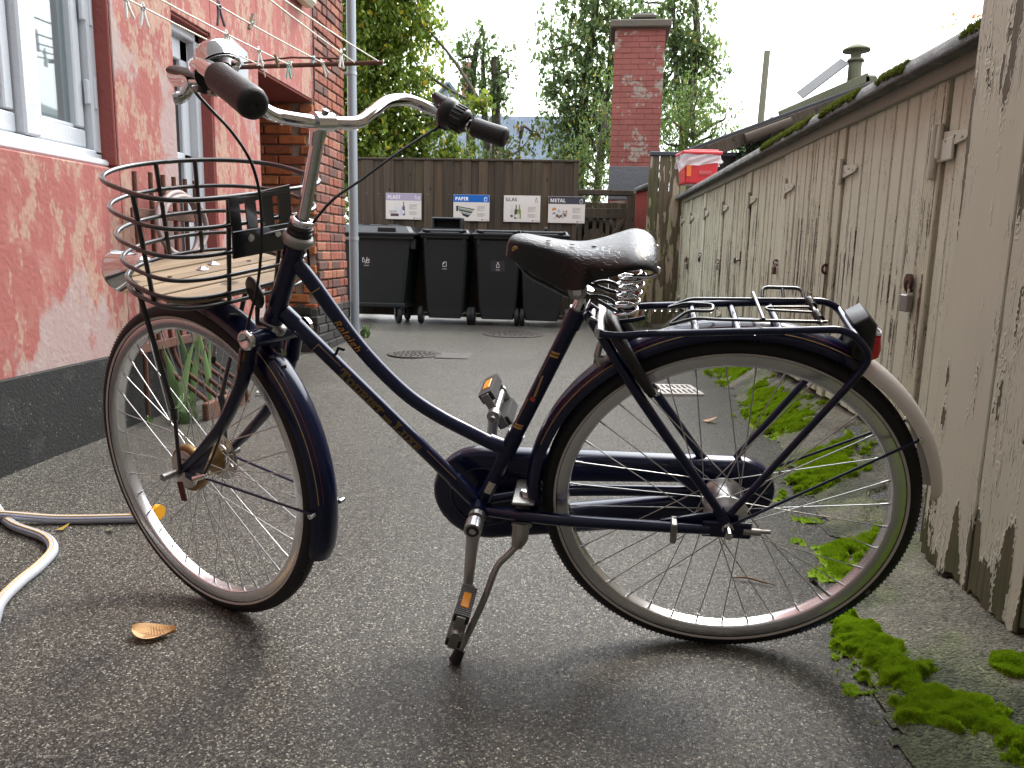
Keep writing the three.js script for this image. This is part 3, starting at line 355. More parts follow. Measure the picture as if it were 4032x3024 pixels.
// ---------------------------------------------------------------- wheelie bins
const binMat = phys([0.0075, 0.0105, 0.0125], 0.48, { bumpMap: metalNoise.bumpMap, bumpScale: 0.0012 }), binLid = phys([0.014, 0.018, 0.022], 0.4, { bumpMap: metalNoise.bumpMap, bumpScale: 0.001 });
function taper(w0, d0, w1, d1, h, y) { const g = cbox(1, 1, 1, 0.04), p = g.attributes.position; for (let i = 0; i < p.count; i++) { const t = p.getY(i) + 0.5; p.setXYZ(i, p.getX(i) * mix(w0, w1, t), y + t * h, p.getZ(i) * mix(d0, d1, t)); } g.computeVertexNormals(); return g; }
const sticker = (k) => std(0xffffff, 0.5, { map: canvasTex(192, 160, (x, w, h) => { x.fillStyle = k === 'GLAS' ? '#2c2c34' : '#17191d'; x.fillRect(0, 0, w, h); icon(x, k, w / 2 - (k === 'PLAST' ? 6 : 0), 64, 74, '#d8d8d4', 7); if (k === 'PLAST') { x.beginPath(); x.moveTo(82, 110); x.lineTo(108, 20); x.stroke(); } x.fillStyle = '#bdbdb9'; x.font = 'bold 24px sans-serif'; x.textAlign = 'center'; x.fillText(k, w / 2, 142); }) });
const wheelG = (r, w) => [xf(lathe([[r * 0.25, -w / 2], [r * 0.86, -w / 2], [r, -w * 0.28], [r, w * 0.28], [r * 0.86, w / 2], [r * 0.25, w / 2]], 24), 0, 0, 0, 0, 0, PI / 2)];
function smallBin(k, x, label, hood) {
  const b = thing('wheelie_bin', label, 'bin', [x, gh(x, -8.7), -8.74], 0, 'recycling bins in front of the brown fence');
  mesh('body', [taper(0.4, 0.5, 0.5, 0.6, 0.86, 0.1), boxAt(0.54, 0.05, 0.64, 0, 0.965, 0.0, 0.012), boxAt(0.36, 0.12, 0.04, 0, 0.13, 0.235, 0.008), ...[-0.17, 0.17].map((q) => boxAt(0.035, 0.1, 0.06, q * 1.25, 0.92, 0.28, 0.006))], binMat, b);
  const lid = mesh('lid', [taper(0.57, 0.66, 0.5, 0.56, 0.055, 0.99), boxAt(0.575, 0.03, 0.69, 0, 0.992, 0, 0.01), ...[-0.2, 0.2].map((q) => boxAt(0.08, 0.03, 0.06, q, 1.03, 0.3, 0.008)), cyl(0.012, 0.42, 0, 1.025, 0.335, 0, 0, PI / 2, 10)], binLid, b);
  if (hood) { mesh('hood', [boxAt(0.34, 0.025, 0.2, 0, 1.165, 0.06, 0.01), boxAt(0.025, 0.13, 0.2, -0.158, 1.1, 0.06, 0.008), boxAt(0.025, 0.13, 0.2, 0.158, 1.1, 0.06, 0.008), boxAt(0.34, 0.02, 0.2, 0, 1.05, 0.06, 0.008)], binLid, lid); mesh('slot', boxAt(0.3, 0.1, 0.02, 0, 1.108, 0.05, 0.01), darkInside, lid); }
  if (k === 'METAL') mesh('knob', boxAt(0.04, 0.05, 0.04, 0.02, 1.06, 0.24, 0.01), blackPl, lid);
  for (const s of [-1, 1]) { const w = mesh('wheel', wheelG(0.1, 0.05), rubber, b); w.position.set(s * 0.275, 0.1, 0.2); mesh('rim', wheelG(0.062, 0.054), binLid, w); }
  mesh('axle', cyl(0.009, 0.56, 0, 0.125, 0.235, 0, 0, PI / 2, 10), std([0.06, 0.06, 0.06], 0.6, { metalness: 0.4 }), b);
  if (k !== 'METAL') mesh('sticker', xf(new THREE.PlaneGeometry(0.15, 0.12), 0, 0.655, 0.2845, 0.058), sticker(k), b);
}
smallBin('PAPIR', -1.44, 'black wheelie bin with a raised slot hood and paper symbol, below the blue sign', true);
smallBin('GLAS', -0.85, 'black wheelie bin with a bottle symbol sticker, left of the saddle');
smallBin('METAL', -0.36, 'black wheelie bin with a small knob on its lid, behind the saddle');
{
  const b = thing('large_bin', 'wide black four wheeled bin with a ridged lid beside the drainpipe', 'bin', [-2.32, gh(-2.3, -8.7), -8.72]);
  mesh('body', [taper(0.84, 0.58, 1.02, 0.66, 0.78, 0.2), boxAt(1.1, 0.06, 0.74, 0, 0.95, 0, 0.015), boxAt(0.9, 0.05, 0.62, 0, 0.205, 0, 0.01), boxAt(0.06, 0.12, 0.12, 0.53, 0.88, 0.24, 0.01)], binMat, b);
  const l = mesh('lid', [taper(1.14, 0.78, 1.0, 0.6, 0.085, 0.985), boxAt(1.16, 0.035, 0.8, 0, 0.985, 0, 0.01), ...[-0.3, -0.1, 0.1, 0.3].map((q) => boxAt(0.12, 0.025, 0.5, q, 1.072, 0, 0.008))], binLid, b);
  mesh('grip', boxAt(0.2, 0.05, 0.03, 0.26, 1.03, 0.362, 0.008), blackPl, l);
  for (const s of [-1, 1]) for (const z of [0.24, -0.22]) { const w = mesh('wheel', wheelG(0.095, 0.045), rubber, b); w.position.set(s * 0.36, 0.095, z); w.rotation.y = 0.5; mesh('fork', [boxAt(0.008, 0.14, 0.045, s * 0.36 - 0.035, 0.14, z + 0.02, 0.002), boxAt(0.008, 0.14, 0.045, s * 0.36 + 0.035, 0.14, z + 0.02, 0.002), boxAt(0.09, 0.01, 0.06, s * 0.36, 0.205, z, 0.002)], galv, b); }
  mesh('sticker', xf(new THREE.PlaneGeometry(0.16, 0.13), 0.02, 0.68, 0.3175, 0.051), sticker('PLAST'), b);
}
// ---------------------------------------------------------------- gate, low red outbuilding, chimney, panel
{
  const g = thing('lattice_gate', 'old greenish wooden slat gate with a diagonal brace beside the brown fence', 'gate', [0.28, 0, -9.45]);
  const gm = boardMats[4];
  for (let i = 0; i < 7; i++) { const s = mesh('slat', cbox(0.045, rr(1.34, 1.42), 0.02, 0.004, rr(0, 3), rr(0, 3)), gm, g); s.position.set(-0.25 + i * 0.084, 0.72, 0); s.rotation.z = rr(-0.015, 0.015); }
  for (const [y, h] of [[1.29, 0.15], [0.3, 0.12]]) mesh('rail', boxAt(0.6, h * 0.8, 0.03, 0, y, 0.028, 0.006), boardMats[3], g);
  mesh('top_beam', boxAt(0.7, 0.07, 0.07, 0.02, 1.53, 0.03, 0.01), boardMats[3], g);
  mesh('brace', xf(cbox(0.055, 1.0, 0.025, 0.004, 1, 1), 0.02, 0.82, 0.03, 0, 0, -0.55), boardMats[0], g);
  mesh('post', boxAt(0.1, 1.56, 0.1, 0.345, 0.76, 0.01, 0.01, 2, 0), gm, g);
  const t = thing('car_tyre', 'old black tyre seen through the slats of the gate', 'tyre', [0.22, 0.98, -9.75]);
  mesh('tread', xf(new THREE.TorusGeometry(0.23, 0.085, 14, 36), 0, 0, 0), rubber, t);
  const bk = thing('rear_fence', 'weathered grey fence far behind the lattice gate', 'fence', [0.3, 0, -10.3]);
  for (let i = 0; i < 9; i++) mesh('board', boxAt(0.12, 1.5, 0.02, -0.55 + i * 0.125, 0.72, (i % 2) * 0.01, 0.003, i * 0.37, i), boardMats[i % 4], bk);
  const o = thing('red_outbuilding', 'low red outbuilding with bare bricks under a mossy sloping roof edge', 'outbuilding', [0.95, 0, -10.0]);
  mesh('wall', boxAt(0.72, 1.6, 1.6, 0.1, 0.78, -0.5, 0.01), std([0.33, 0.075, 0.062], 0.9, { bumpMap: plasterTex.bumpMap, bumpScale: 0.003 }), o);
  for (let c = 0; c < 9; c++) for (let k = 0; k < 2; k++) { if ((c + k) % 5 === 4) continue; const w = rr(0.055, 0.085); const b = mesh('brick', boxAt(w, 0.055, 0.012, 0.03 + k * 0.08 + (c % 2) * 0.025, 0.92 + c * 0.068, 0.304, 0.004), std([0.42, 0.36, 0.3], 0.9, brickTex), o); }
  mesh('roof', [xf(cbox(0.62, 0.055, 1.7, 0.015), 0.02, 1.71, -0.5, 0, 0, 0.42)], feltMat, o);
  mesh('window_bar', [boxAt(0.09, 0.012, 0.02, -0.1, 1.0, 0.33, 0.003)], rust, o);
}
{
  const c = thing('brick_chimney', 'tall free standing chimney of red painted bricks with flaking paint', 'chimney', [0.71, 1.0, -10.6], -0.04);
  mesh('core', boxAt(0.6, 2.62, 0.6, 0, 1.3, 0, 0.004), std([0.36, 0.15, 0.12], 0.95), c);
  for (let r = 0; r < 38; r++) { const y = 0.08 + r * 0.0665; let x = -0.312, k = 0; while (x < 0.3) { let w = k === 0 && r % 2 ? 0.1 : 0.208; w = Math.min(w, 0.312 - x); const b = mesh('brick', cbox(w - 0.003, 0.063, 0.02, 0.0022, x + w / 2, y), chimMat, c); b.position.set(x + w / 2, y, 0.302 + rr(-0.003, 0.003)); x += w; k++; } const a = mesh('brick', cbox(0.02, 0.063, r % 2 ? 0.6 : 0.3, 0.0022, 0.5, y), chimMat, c); a.position.set(-0.302 + rr(-0.003, 0.003), y, r % 2 ? 0 : -0.15); if (!(r % 2)) { const e = mesh('brick', cbox(0.02, 0.063, 0.297, 0.0022, 0.8, y), chimMat, c); e.position.set(-0.302, y, 0.151); } }
  mesh('cap', boxAt(0.76, 0.09, 0.76, 0, 2.645, 0, 0.012), std([0.13, 0.115, 0.09], 0.9, { bumpMap: concreteTex.bumpMap, bumpScale: 0.01 }), c);
  mesh('flue_cover', [boxAt(0.3, 0.035, 0.3, 0.05, 2.79, 0, 0.006), boxAt(0.26, 0.05, 0.26, 0.05, 2.81, 0, 0.02), ...[-0.1, 0.1].map((q) => boxAt(0.03, 0.1, 0.2, 0.05 + q, 2.735, 0, 0.004))], std([0.11, 0.1, 0.085], 0.9), c);
  mesh('lead_flashing', [boxAt(0.635, 0.42, 0.645, 0.0, 0.72, 0, 0.004)], std([0.13, 0.14, 0.155], 0.55, { metalness: 0.3, bumpMap: metalNoise.bumpMap, bumpScale: 0.003 }), c);
}
{
  const p = thing('board_screen', 'tall screen of peeling brown boards with black metal top edge at the shed end', 'screen', [0.93, 0, -8.95]);
  for (let i = 0; i < 4; i++) { const b = mesh('board', cbox(0.112, 1.86, 0.03, 0.004, i * 0.29, i), peelBrown, p); b.position.set(-0.1 + i * 0.117, 0.97, rr(-0.003, 0.003)); }
  mesh('metal_edge', boxAt(1.15, 0.045, 0.07, 0.42, 1.925, 0.0, 0.006), std([0.06, 0.07, 0.085], 0.4, { metalness: 0.4 }), p);
  mesh('side_wall', boxAt(0.9, 0.42, 0.03, 0.72, 1.7, -0.02, 0.004), std([0.035, 0.033, 0.032], 0.8), p);
  const w = thing('plank', 'loose pale plank leaning at the foot of the brown panel', 'plank', [0.72, 0.05, -8.75]); mesh('timber', xf(cbox(0.035, 0.7, 0.02, 0.003), 0.05, 0.36, 0, 0, 0, -0.25), std([0.42, 0.3, 0.17], 0.7, { bumpMap: woodTex.bumpMap, bumpScale: 0.002 }), w);
}

{ // the wing that closes the yard behind the viewpoint and keeps the sky off the near ground
  const b = thing('rear_wing', 'plain plastered wing closing the yard behind the viewpoint', 'building', [0, 0, 1.3]);
  mesh('wall', boxAt(7, 9, 0.4, 0.4, 4.45, 0, 0.01), std([0.12, 0.12, 0.12], 0.9, { bumpMap: plasterTex.bumpMap, bumpScale: 0.003 }), b);
}
// ---------------------------------------------------------------- row of cream shed lockers on the right
const SX = 1.18;
{
  const s = thing('shed_row', 'long low row of cream painted wooden locker doors along the right side', 'shed', [SX, 0, -5.3]);
  const Z = (z) => z + 5.3, yb = (z) => mix(0.185, 0.235, sstep(-3, -9, z));
  const body = mesh('carcass', [boxAt(1.3, 1.25, 7.3, 0.68, 0.8, 0.03, 0.005), boxAt(0.02, 1.5, 0.35, -0.1, 0.75, 3.52, 0.004)], darkInside, s);
  const doors = [[-2.776, -3.6, 1], [-3.7, -4.51, 1], [-4.62, -5.44, 1], [-5.56, -6.4, 1], [-6.5, -7.28, 1], [-7.4, -8.17, 1], [-8.28, -8.86, 1], [-1.98, -2.66, 0]];
  const top = 1.4, peelSeq = [0, 1, 1, 2, 2, 1, 2, 0];
  const stile = (z0, z1) => { const w = z0 - z1; const o = mesh('post', cbox(0.035, 1.27, w, 0.004, rr(0, 9), 0), paintMats[(rnd() * 3) | 0], s); o.position.set(-0.006, 0.82, Z((z0 + z1) / 2)); };
  stile(-2.665, -2.77); stile(-3.606, -3.694); stile(-4.516, -4.614); stile(-5.446, -5.554); stile(-6.406, -6.494); stile(-7.286, -7.394); stile(-8.176, -8.274); stile(-8.866, -8.95);
  doors.forEach(([z0, z1, full], di) => {
    const w = z0 - z1 - 0.012, y0 = yb(z1), h = top - y0, d = mesh('door', boxAt(0.012, h - 0.02, w - 0.01, 0.022, 0, 0, 0.002), darkInside, s); d.position.set(0, y0 + h / 2, Z((z0 + z1) / 2)); d.rotation.z = 0;
    let z = w / 2, n = 0; const nP = 8 + (di % 2), open = di === 1 ? -0.012 : 0;
    for (let k = 0; k < nP; k++) { const pw = w / nP; const o = mesh('plank', cbox(0.022, h - rr(0.004, 0.02), pw - rr(0.007, 0.012), 0.004, rr(0, 9), -0 + rr(-0.2, 0.2)), paintMats[peelSeq[di]], d); o.position.set(-0.004 + open + rr(-0.002, 0.002), rr(-0.004, 0.004), w / 2 - pw * (k + 0.5)); o.rotation.x = rr(-0.002, 0.002); }
    const hz = (y) => { // strap hinge: plate on the post, tapering strap on the door, hung on the near edge
      const g = [boxAt(0.016, 0.1, 0.022, -0.03, y, -w / 2 - 0.018, 0.003), cyl(0.008, 0.11, -0.034, y, -w / 2 - 0.002, 0, 0, 0, 8)];
      const st = ext([[0, -0.027], [0.15, -0.013], [0.165, 0], [0.15, 0.013], [0, 0.027]], 0.006, 0.001); st.rotateY(-PI / 2); st.translate(-0.02 + open, y, -w / 2 + 0.002); g.push(st); for (const q of [0.03, 0.08, 0.13]) g.push(cyl(0.004, 0.004, -0.029 + open, y + (q === 0.08 ? 0.006 : -0.004), -w / 2 + q, 0, 0, PI / 2, 7));
      mesh('hinge', g, paintPlain, d);
    };
    if (full) { hz(1.195 - y0 - h / 2); hz(0.36 - y0 - h / 2); } else hz(1.195 - y0 - h / 2);
  });
  mesh('hinge', [cyl(0.014, 0.17, -0.034, 1.165, Z(-2.69)), boxAt(0.01, 0.07, 0.1, -0.026, 1.165, Z(-2.625), 0.003), boxAt(0.012, 0.17, 0.03, -0.022, 1.165, Z(-2.71), 0.003)], [paintPlain][0], s);
  mesh('fascia', boxAt(0.03, 0.05, 7.05, -0.026, 1.41, 0.1, 0.004, 0, 0), std([0.27, 0.265, 0.215], 0.75, { bumpMap: paintTex.bumpMap, bumpScale: 0.002 }), s);
  mesh('sill_board', boxAt(0.03, 0.05, 7.0, 0.02, 0.185, 0.1, 0.004), darkInside, s);
  // felt roof: long sheet with a rolled front edge, uneven joints
  const prof = [[-0.04, 1.43], [-0.09, 1.424], [-0.1, 1.427], [-0.102, 1.436], [-0.098, 1.45], [-0.09, 1.467], [-0.076, 1.484], [-0.05, 1.498], [-0.01, 1.507], [0.2, 1.53], [1.4, 1.72]];
  const P = [], U = [], I = [], zs = range(-8.98, -1.9, 150); zs.forEach((z, j) => { const lump = 0.008 * (vn(z * 5 + 50, 3, 999, 999, 4) - 0.5), jo = Math.min(...[-8.2, -7.5, -6.6, -5.35, -4.1].map((q) => Math.abs(z - q))) < 0.03 ? -0.008 : 0; prof.forEach(([x, y], i) => { P.push(x + (i < 8 ? lump + jo * 0.5 : 0), y + (i < 9 ? lump * 0.8 + jo * 0.3 : 0), Z(z)); U.push(z, i * 0.05); if (j && i) { const a = (j - 1) * prof.length + i - 1, b = a + prof.length; I.push(a, b, a + 1, a + 1, b, b + 1); } }); });
  mesh('roof', rawGeo(P, U, I), std(0xffffff, 0.78, { ...feltTex, side: THREE.DoubleSide }), s);
}
const lockAt = (z, y, kind, label) => {
  const g = thing('padlock', label, 'padlock', [SX - 0.03, y, z], 0);
  const m = [dullSteel, std([0.02, 0.022, 0.028], 0.4), std([0.4, 0.41, 0.42], 0.4, { metalness: 0.8 }), std([0.03, 0.05, 0.065], 0.4), rust][kind];
  const tilt = kind === 3 ? PI / 2 : 0, s = kind === 0 ? 1.35 : 1;
  const b = mesh('body', xf(cbox(0.018 * s, 0.044 * s, 0.04 * s, 0.004), -0.012, -0.046 * s, 0), m, g);
  mesh('shackle', xf(sweep(fillet([V3(0, -0.03, -0.012), V3(0, 0.004, -0.012), V3(0, 0.004, 0.012), V3(0, -0.03, 0.012)], 0.012, 6), 0.0038 * s, { seg: 7 }), -0.012, 0, 0), chrome, g);
  mesh('hasp', [boxAt(0.005, 0.03, 0.07, 0.012, 0.0, -0.03, 0.002), xf(new THREE.TorusGeometry(0.015 * s, 0.005, 6, 14), -0.004, -0.002, 0, 0, 0.3, 0), ...(kind === 0 ? [cyl(0.028, 0.012, -0.01, 0.01, 0, 0, 0, PI / 2, 18)] : [])], rust, g);
  g.rotation.x = tilt;
};
lockAt(-2.76, 0.735, 0, 'heavy grey padlock on the nearest cream door, above the rear lamp'); lockAt(-4.58, 0.79, 4, 'rusty brown padlock on the third cream door'); lockAt(-5.65, 0.79, 3, 'dark blue padlock sticking out sideways from its hasp'); lockAt(-6.43, 0.775, 2, 'bright silver padlock on a distant cream door'); lockAt(-7.35, 0.83, 1, 'black padlock with silver shackle on a far door'); lockAt(-8.2, 0.77, 0, 'small dull padlock at the far end of the lockers');
{ const g = thing('hasp_ring', 'rusty empty hasp ring on the second cream door', 'hasp', [SX - 0.03, 0.77, -3.7]); mesh('ring', xf(new THREE.TorusGeometry(0.02, 0.006, 8, 18), 0, 0, 0, 0, 0.6, 0), rust, g); mesh('plate', boxAt(0.005, 0.035, 0.08, 0.012, 0, -0.01, 0.002), rust, g); }
{ // close panel of wide boards
  const p = thing('board_wall', 'nearest wide cream boards with flaking paint and rotten lower edge at the right', 'board wall', [0.88, 0, -1.3]);
  mesh('frame', [boxAt(0.34, 2.5, 0.03, 0.18, 1.33, -0.6, 0.004), boxAt(0.03, 2.5, 2.6, 0.06, 1.33, 0.7, 0.004)], darkInside, p);
  const ed = [-0.625, -0.6, -0.575, -0.35, -0.155, 0.04, 0.24, 0.45, 0.66, 0.88, 1.1, 1.32, 1.55, 1.8, 2.0];
  for (let i = 0; i < ed.length - 1; i++) { // boards with jagged, rotten lower ends
    const z0 = ed[i] + 0.006, z1 = ed[i + 1] - 0.006, n = Math.max(3, Math.round((z1 - z0) / 0.012)), P = [], pts = []; let y = 0.105;
    for (let k = 0; k <= n; k++) pts.push([z0 + (z1 - z0) * k / n, 0.1 + 0.025 * vn((z0 + (z1 - z0) * k / n) * 60 + 40, 2, 999, 999, 4) + (i % 3 === 1 ? 0.02 : 0)]);
    pts.push([z1, 2.55], [z0, 2.55]);
    const g = ext(pts, i < 2 ? 0.016 : 0.022, 0.0025); g.rotateY(-PI / 2); g.translate(i < 2 ? 0.026 - i * 0.006 : 0.016 + rr(-0.002, 0.002), 0, 0);
    const u = g.attributes.uv, pp = g.attributes.position; for (let k = 0; k < u.count; k++) u.setXY(k, pp.getZ(k) * 1 + 0.9 + i * 0.013 + pp.getX(k), pp.getY(k) - 0.1);
    mesh('board', g, paintNear, p);
  }
}
{
  const b = thing('plastic_box', 'bright red plastic box wrapped in a white bag on the shed roof', 'box', [1.2, 1.53, -8.2], 0.1);
  const red = phys([0.62, 0.012, 0.02], 0.35, { clearcoat: 0.3 });
  mesh('body', taper(0.3, 0.26, 0.36, 0.3, 0.27, 0), red, b); mesh('lid', [boxAt(0.4, 0.035, 0.34, 0, 0.3, 0, 0.01), boxAt(0.3, 0.02, 0.26, 0.02, 0.325, 0, 0.008)], red, b);
  mesh('sticker', xf(new THREE.PlaneGeometry(0.045, 0.12), -0.125, 0.13, 0.1515, -0.07), std([0.72, 0.16, 0.02], 0.5), b); mesh('print', xf(new THREE.PlaneGeometry(0.13, 0.035), 0.04, 0.11, 0.1505, -0.07), std([0.75, 0.35, 0.35], 0.5, { map: canvasTex(128, 36, (x) => { x.fillStyle = '#c01820'; x.fillRect(0, 0, 128, 36); x.strokeStyle = x.fillStyle = '#f0d0d0'; x.lineWidth = 3; x.strokeRect(3, 3, 122, 30); for (let i = 0; i < 9; i++) x.fillRect(8 + i * 13, 9, 9, 6), x.fillRect(8 + i * 11, 20, 7, 6); }) }), b);
  const P = [], U = [], I = []; for (let i = 0; i <= 60; i++) for (let j = 0; j <= 5; j++) { const a = i / 60, q = a * 4, sd = Math.floor(q) % 4, f = q - Math.floor(q), X = [[-1, 1, 1, 1], [1, 1, 1, -1], [1, -1, -1, -1], [-1, -1, -1, 1]][sd], w = 0.19 + 0.012 * Math.sin(a * 61 + j * 1.3) + 0.01 * Math.sin(a * 143 + j), d = 0.16 + 0.012 * Math.sin(a * 47 + j * 2), x = mix(X[0], X[2], f) * w, z = mix(X[1], X[3], f) * d; P.push(x - (sd === 0 && f < 0.1 ? 0.05 * j / 5 : 0), 0.285 - j / 5 * (0.08 + 0.05 * vn(a * 19, 2, 19, 9, 3) + (f < 0.12 && sd === 0 ? 0.09 : 0)), z); U.push(a, j); if (i && j) { const k = (i - 1) * 6 + j - 1; I.push(k, k + 6, k + 1, k + 1, k + 6, k + 7); } }
  mesh('bag', rawGeo(P, U, I), phys([0.82, 0.8, 0.82], 0.35, { transmission: 0.45, thickness: 0, side: THREE.DoubleSide }), b);
}
{ // old roofs and posts beyond the lockers
  const r = thing('lean_to_roof', 'dark sloping lean-to roof behind the locker row with ivy on it', 'roof', [2.3, 2.42, -9.6]);
  mesh('roof_sheet', xf(cbox(2.7, 0.06, 1.6, 0.01), 0.1, -0.02, 0, 0, 0, 0.36), std([0.03, 0.032, 0.038], 0.7), r);
  mesh('barge_board', xf(cbox(2.7, 0.14, 0.03, 0.005), 0.12, -0.1, 0.82, 0, 0, 0.36), boardMats[3], r); mesh('wall', boxAt(1.7, 1.6, 1.2, 0.6, -0.9, 0.1), darkInside, r); mesh('log', cyl(0.05, 0.5, -0.3, -0.26, 0.85, 0, 0, PI / 2 + 0.36, 12), std([0.07, 0.055, 0.04], 0.9), r);
  const c = thing('roof_vent', 'old timber roof frame with a capped vent post above the sheds', 'roof vent', [2.75, 2.5, -9.1]);
  const wm = std([0.15, 0.155, 0.1], 0.9, { bumpMap: woodTex.bumpMap, bumpScale: 0.006 });
  mesh('post', cyl(0.07, 0.5, 0.2, 0.22, 0, 0, 0, 0, 14), wm, c); mesh('cowl', lathe([[0, 0.62], [0.05, 0.61], [0.14, 0.565], [0.145, 0.54], [0.06, 0.545], [0.05, 0.47], [0.085, 0.46], [0.09, 0.43], [0, 0.43]], 14).translate(0.2, 0, 0), wm, c);
  mesh('beam', xf(cbox(1.0, 0.1, 0.06, 0.01), -0.12, 0.06, 0.06, 0, 0, 0.42), wm, c); mesh('end_board', boxAt(0.14, 0.13, 0.1, 0.35, 0.22, 0.04, 0.02), wm, c); mesh('glass_sheet', xf(cbox(0.55, 0.012, 0.3, 0.003), -0.14, 0.26, 0, 0.4, 0, 0.72), std([0.05, 0.053, 0.053], 0.6), c);
  mesh('block', boxAt(0.24, 0.1, 0.2, -0.12, -0.1, 0.1, 0.01), wm, c);
  const p = thing('wooden_post', 'single bare wooden post standing up against the white sky', 'post', [2.62, 1.6, -12]); mesh('pole', cyl(0.055, 2.15, 0, 1.08, 0, 0, 0, -0.02, 12, 0.045), std([0.2, 0.2, 0.14], 0.9, { bumpMap: woodTex.bumpMap, bumpScale: 0.006 }), p);
}
// ---------------------------------------------------------------- trees and houses beyond
const leafGeo = (() => { const P = [0, 0, 0, -0.32, 0.4, 0.1, 0, 0.42, 0, 0.32, 0.4, 0.1, -0.2, 0.75, 0.06, 0.2, 0.75, 0.06, 0, 1.02, -0.06]; return rawGeo(P, null, [0, 2, 1, 0, 3, 2, 1, 2, 4, 3, 5, 2, 4, 2, 6, 2, 5, 6]); })();
const narrowLeaf = (() => rawGeo([0, 0, 0, -0.15, 0.4, 0.05, 0, 0.45, 0, 0.15, 0.4, 0.05, 0, 1.05, -0.1], null, [0, 2, 1, 0, 3, 2, 1, 2, 4, 3, 4, 2]))();
const leafMat = phys([1, 1, 1], 0.75, { side: THREE.DoubleSide, transmission: 0.6, thickness: 0, specularIntensity: 0.35 });
const barkMat = std(0xffffff, 0.95, texset(256, 512, (u, v) => { const n = fbm(u * 14, v * 5, 14, 5, 5, 2), k = 0.035 + 0.09 * n; return { c: [k, k * 0.86, k * 0.68], h: n, r: 0.9 }; }, { bump: 0.02, su: 0.5, sv: 1, rough: false }));
function leaves(list, size, cols, parent, geo = leafGeo) {
  const im = new THREE.InstancedMesh(geo, leafMat, list.length), m = new THREE.Matrix4(), q = new THREE.Quaternion(), e = new THREE.Euler(), c = new THREE.Color();
  list.forEach((p, i) => { const s = size * rr(0.65, 1.3); e.set(rr(0.3, 2.6), rr(0, 2 * PI), rr(-0.8, 0.8)); m.compose(p, q.setFromEuler(e), V3(s, s, s)); im.setMatrixAt(i, m); const k = p.w ?? rnd(), f = rnd(), b = cols[f < 0.55 ? 0 : f < 0.85 ? 1 : f < 0.965 ? 2 : 3], v = rr(0.7, 1.25); c.setRGB(b[0] * v, b[1] * v, b[2] * v); im.setColorAt(i, c); });
  im.name = 'crown'; im.userData.kind = 'stuff'; im.castShadow = im.receiveShadow = true; parent.add(im); return im;
}
function blobLeaves(bl, per) { const out = []; for (const [x, y, z, r, dens = 1, sq = 1] of bl) { const nt = Math.round(per * 2.1 * r * r * dens / 9); for (let i = 0; i < nt; i++) { const a = rr(0, 2 * PI), u = rr(-1, 1), s = Math.sqrt(1 - u * u), R = 1.28 * r * Math.pow(rnd(), 0.42) * (0.72 + 0.5 * fbm(a * 1.3 + x * 7 + 20, u * 2 + y * 5 + 20, 999, 999, 3, 4)), c = V3(x + Math.cos(a) * s * R, y + u * R * sq, z + Math.sin(a) * s * R), sp = 0.06 + 0.1 * rnd(); for (let k = 0; k < 9; k++) out.push(V3(c.x + (rnd() + rnd() - 1) * sp, c.y + (rnd() + rnd() - 1) * sp * 1.2, c.z + (rnd() + rnd() - 1) * sp)); } } return out; }
function tree(name, label, base, trunks, blobs, per, size, cols, geo) {
  const t = thing(name, label, 'tree', base), B = V3(...base), parts = [];
  for (const [pts, r0, r1] of trunks) parts.push(sweep(pts.map((p) => V3(...p).sub(B)), pts.map((_, i) => mix(r0, r1, i / (pts.length - 1))), { seg: 9, smooth: 20 }));
  for (const [x, y, z, r] of blobs) { const tp = trunks.map((q) => q[0]).sort((p, q) => Math.min(...p.map((k) => Math.hypot(k[0] - x, (k[1] - y + 0.6) * 0.7, k[2] - z))) - Math.min(...q.map((k) => Math.hypot(k[0] - x, (k[1] - y + 0.6) * 0.7, k[2] - z))))[0]; const f = clamp((y - 0.5 * r - tp[0][1]) / (tp[tp.length - 1][1] - tp[0][1] + 0.01), 0.15, 0.95) * (tp.length - 1), a = V3(...tp[Math.floor(f)]).lerp(V3(...tp[Math.min(tp.length - 1, Math.floor(f) + 1)]), f % 1); const e = V3(x, y, z); parts.push(sweep([a.clone().sub(B), a.clone().lerp(e, 0.5).add(V3(rr(-0.1, 0.1), rr(-0.1, 0.15), rr(-0.1, 0.1))).sub(B), e.clone().sub(B), e.clone().add(V3(rr(-1, 1) * r * 0.6, r * 0.6, rr(-1, 1) * r * 0.4)).sub(B)], [0.035, 0.025, 0.016, 0.005], { seg: 6, smooth: 10 })); }
  mesh('trunk', parts, barkMat, t);
  leaves(blobLeaves(blobs, per).map((p) => p.sub(B)), size, cols, t, geo);
}
const LG = [[0.23, 0.32, 0.04], [0.16, 0.25, 0.035], [0.36, 0.43, 0.045], [0.7, 0.5, 0.05]], DG = [[0.19, 0.27, 0.1], [0.14, 0.21, 0.09], [0.27, 0.34, 0.12], [0.45, 0.4, 0.1]], OG = [[0.19, 0.29, 0.075], [0.15, 0.24, 0.07], [0.25, 0.34, 0.085], [0.55, 0.42, 0.06]];
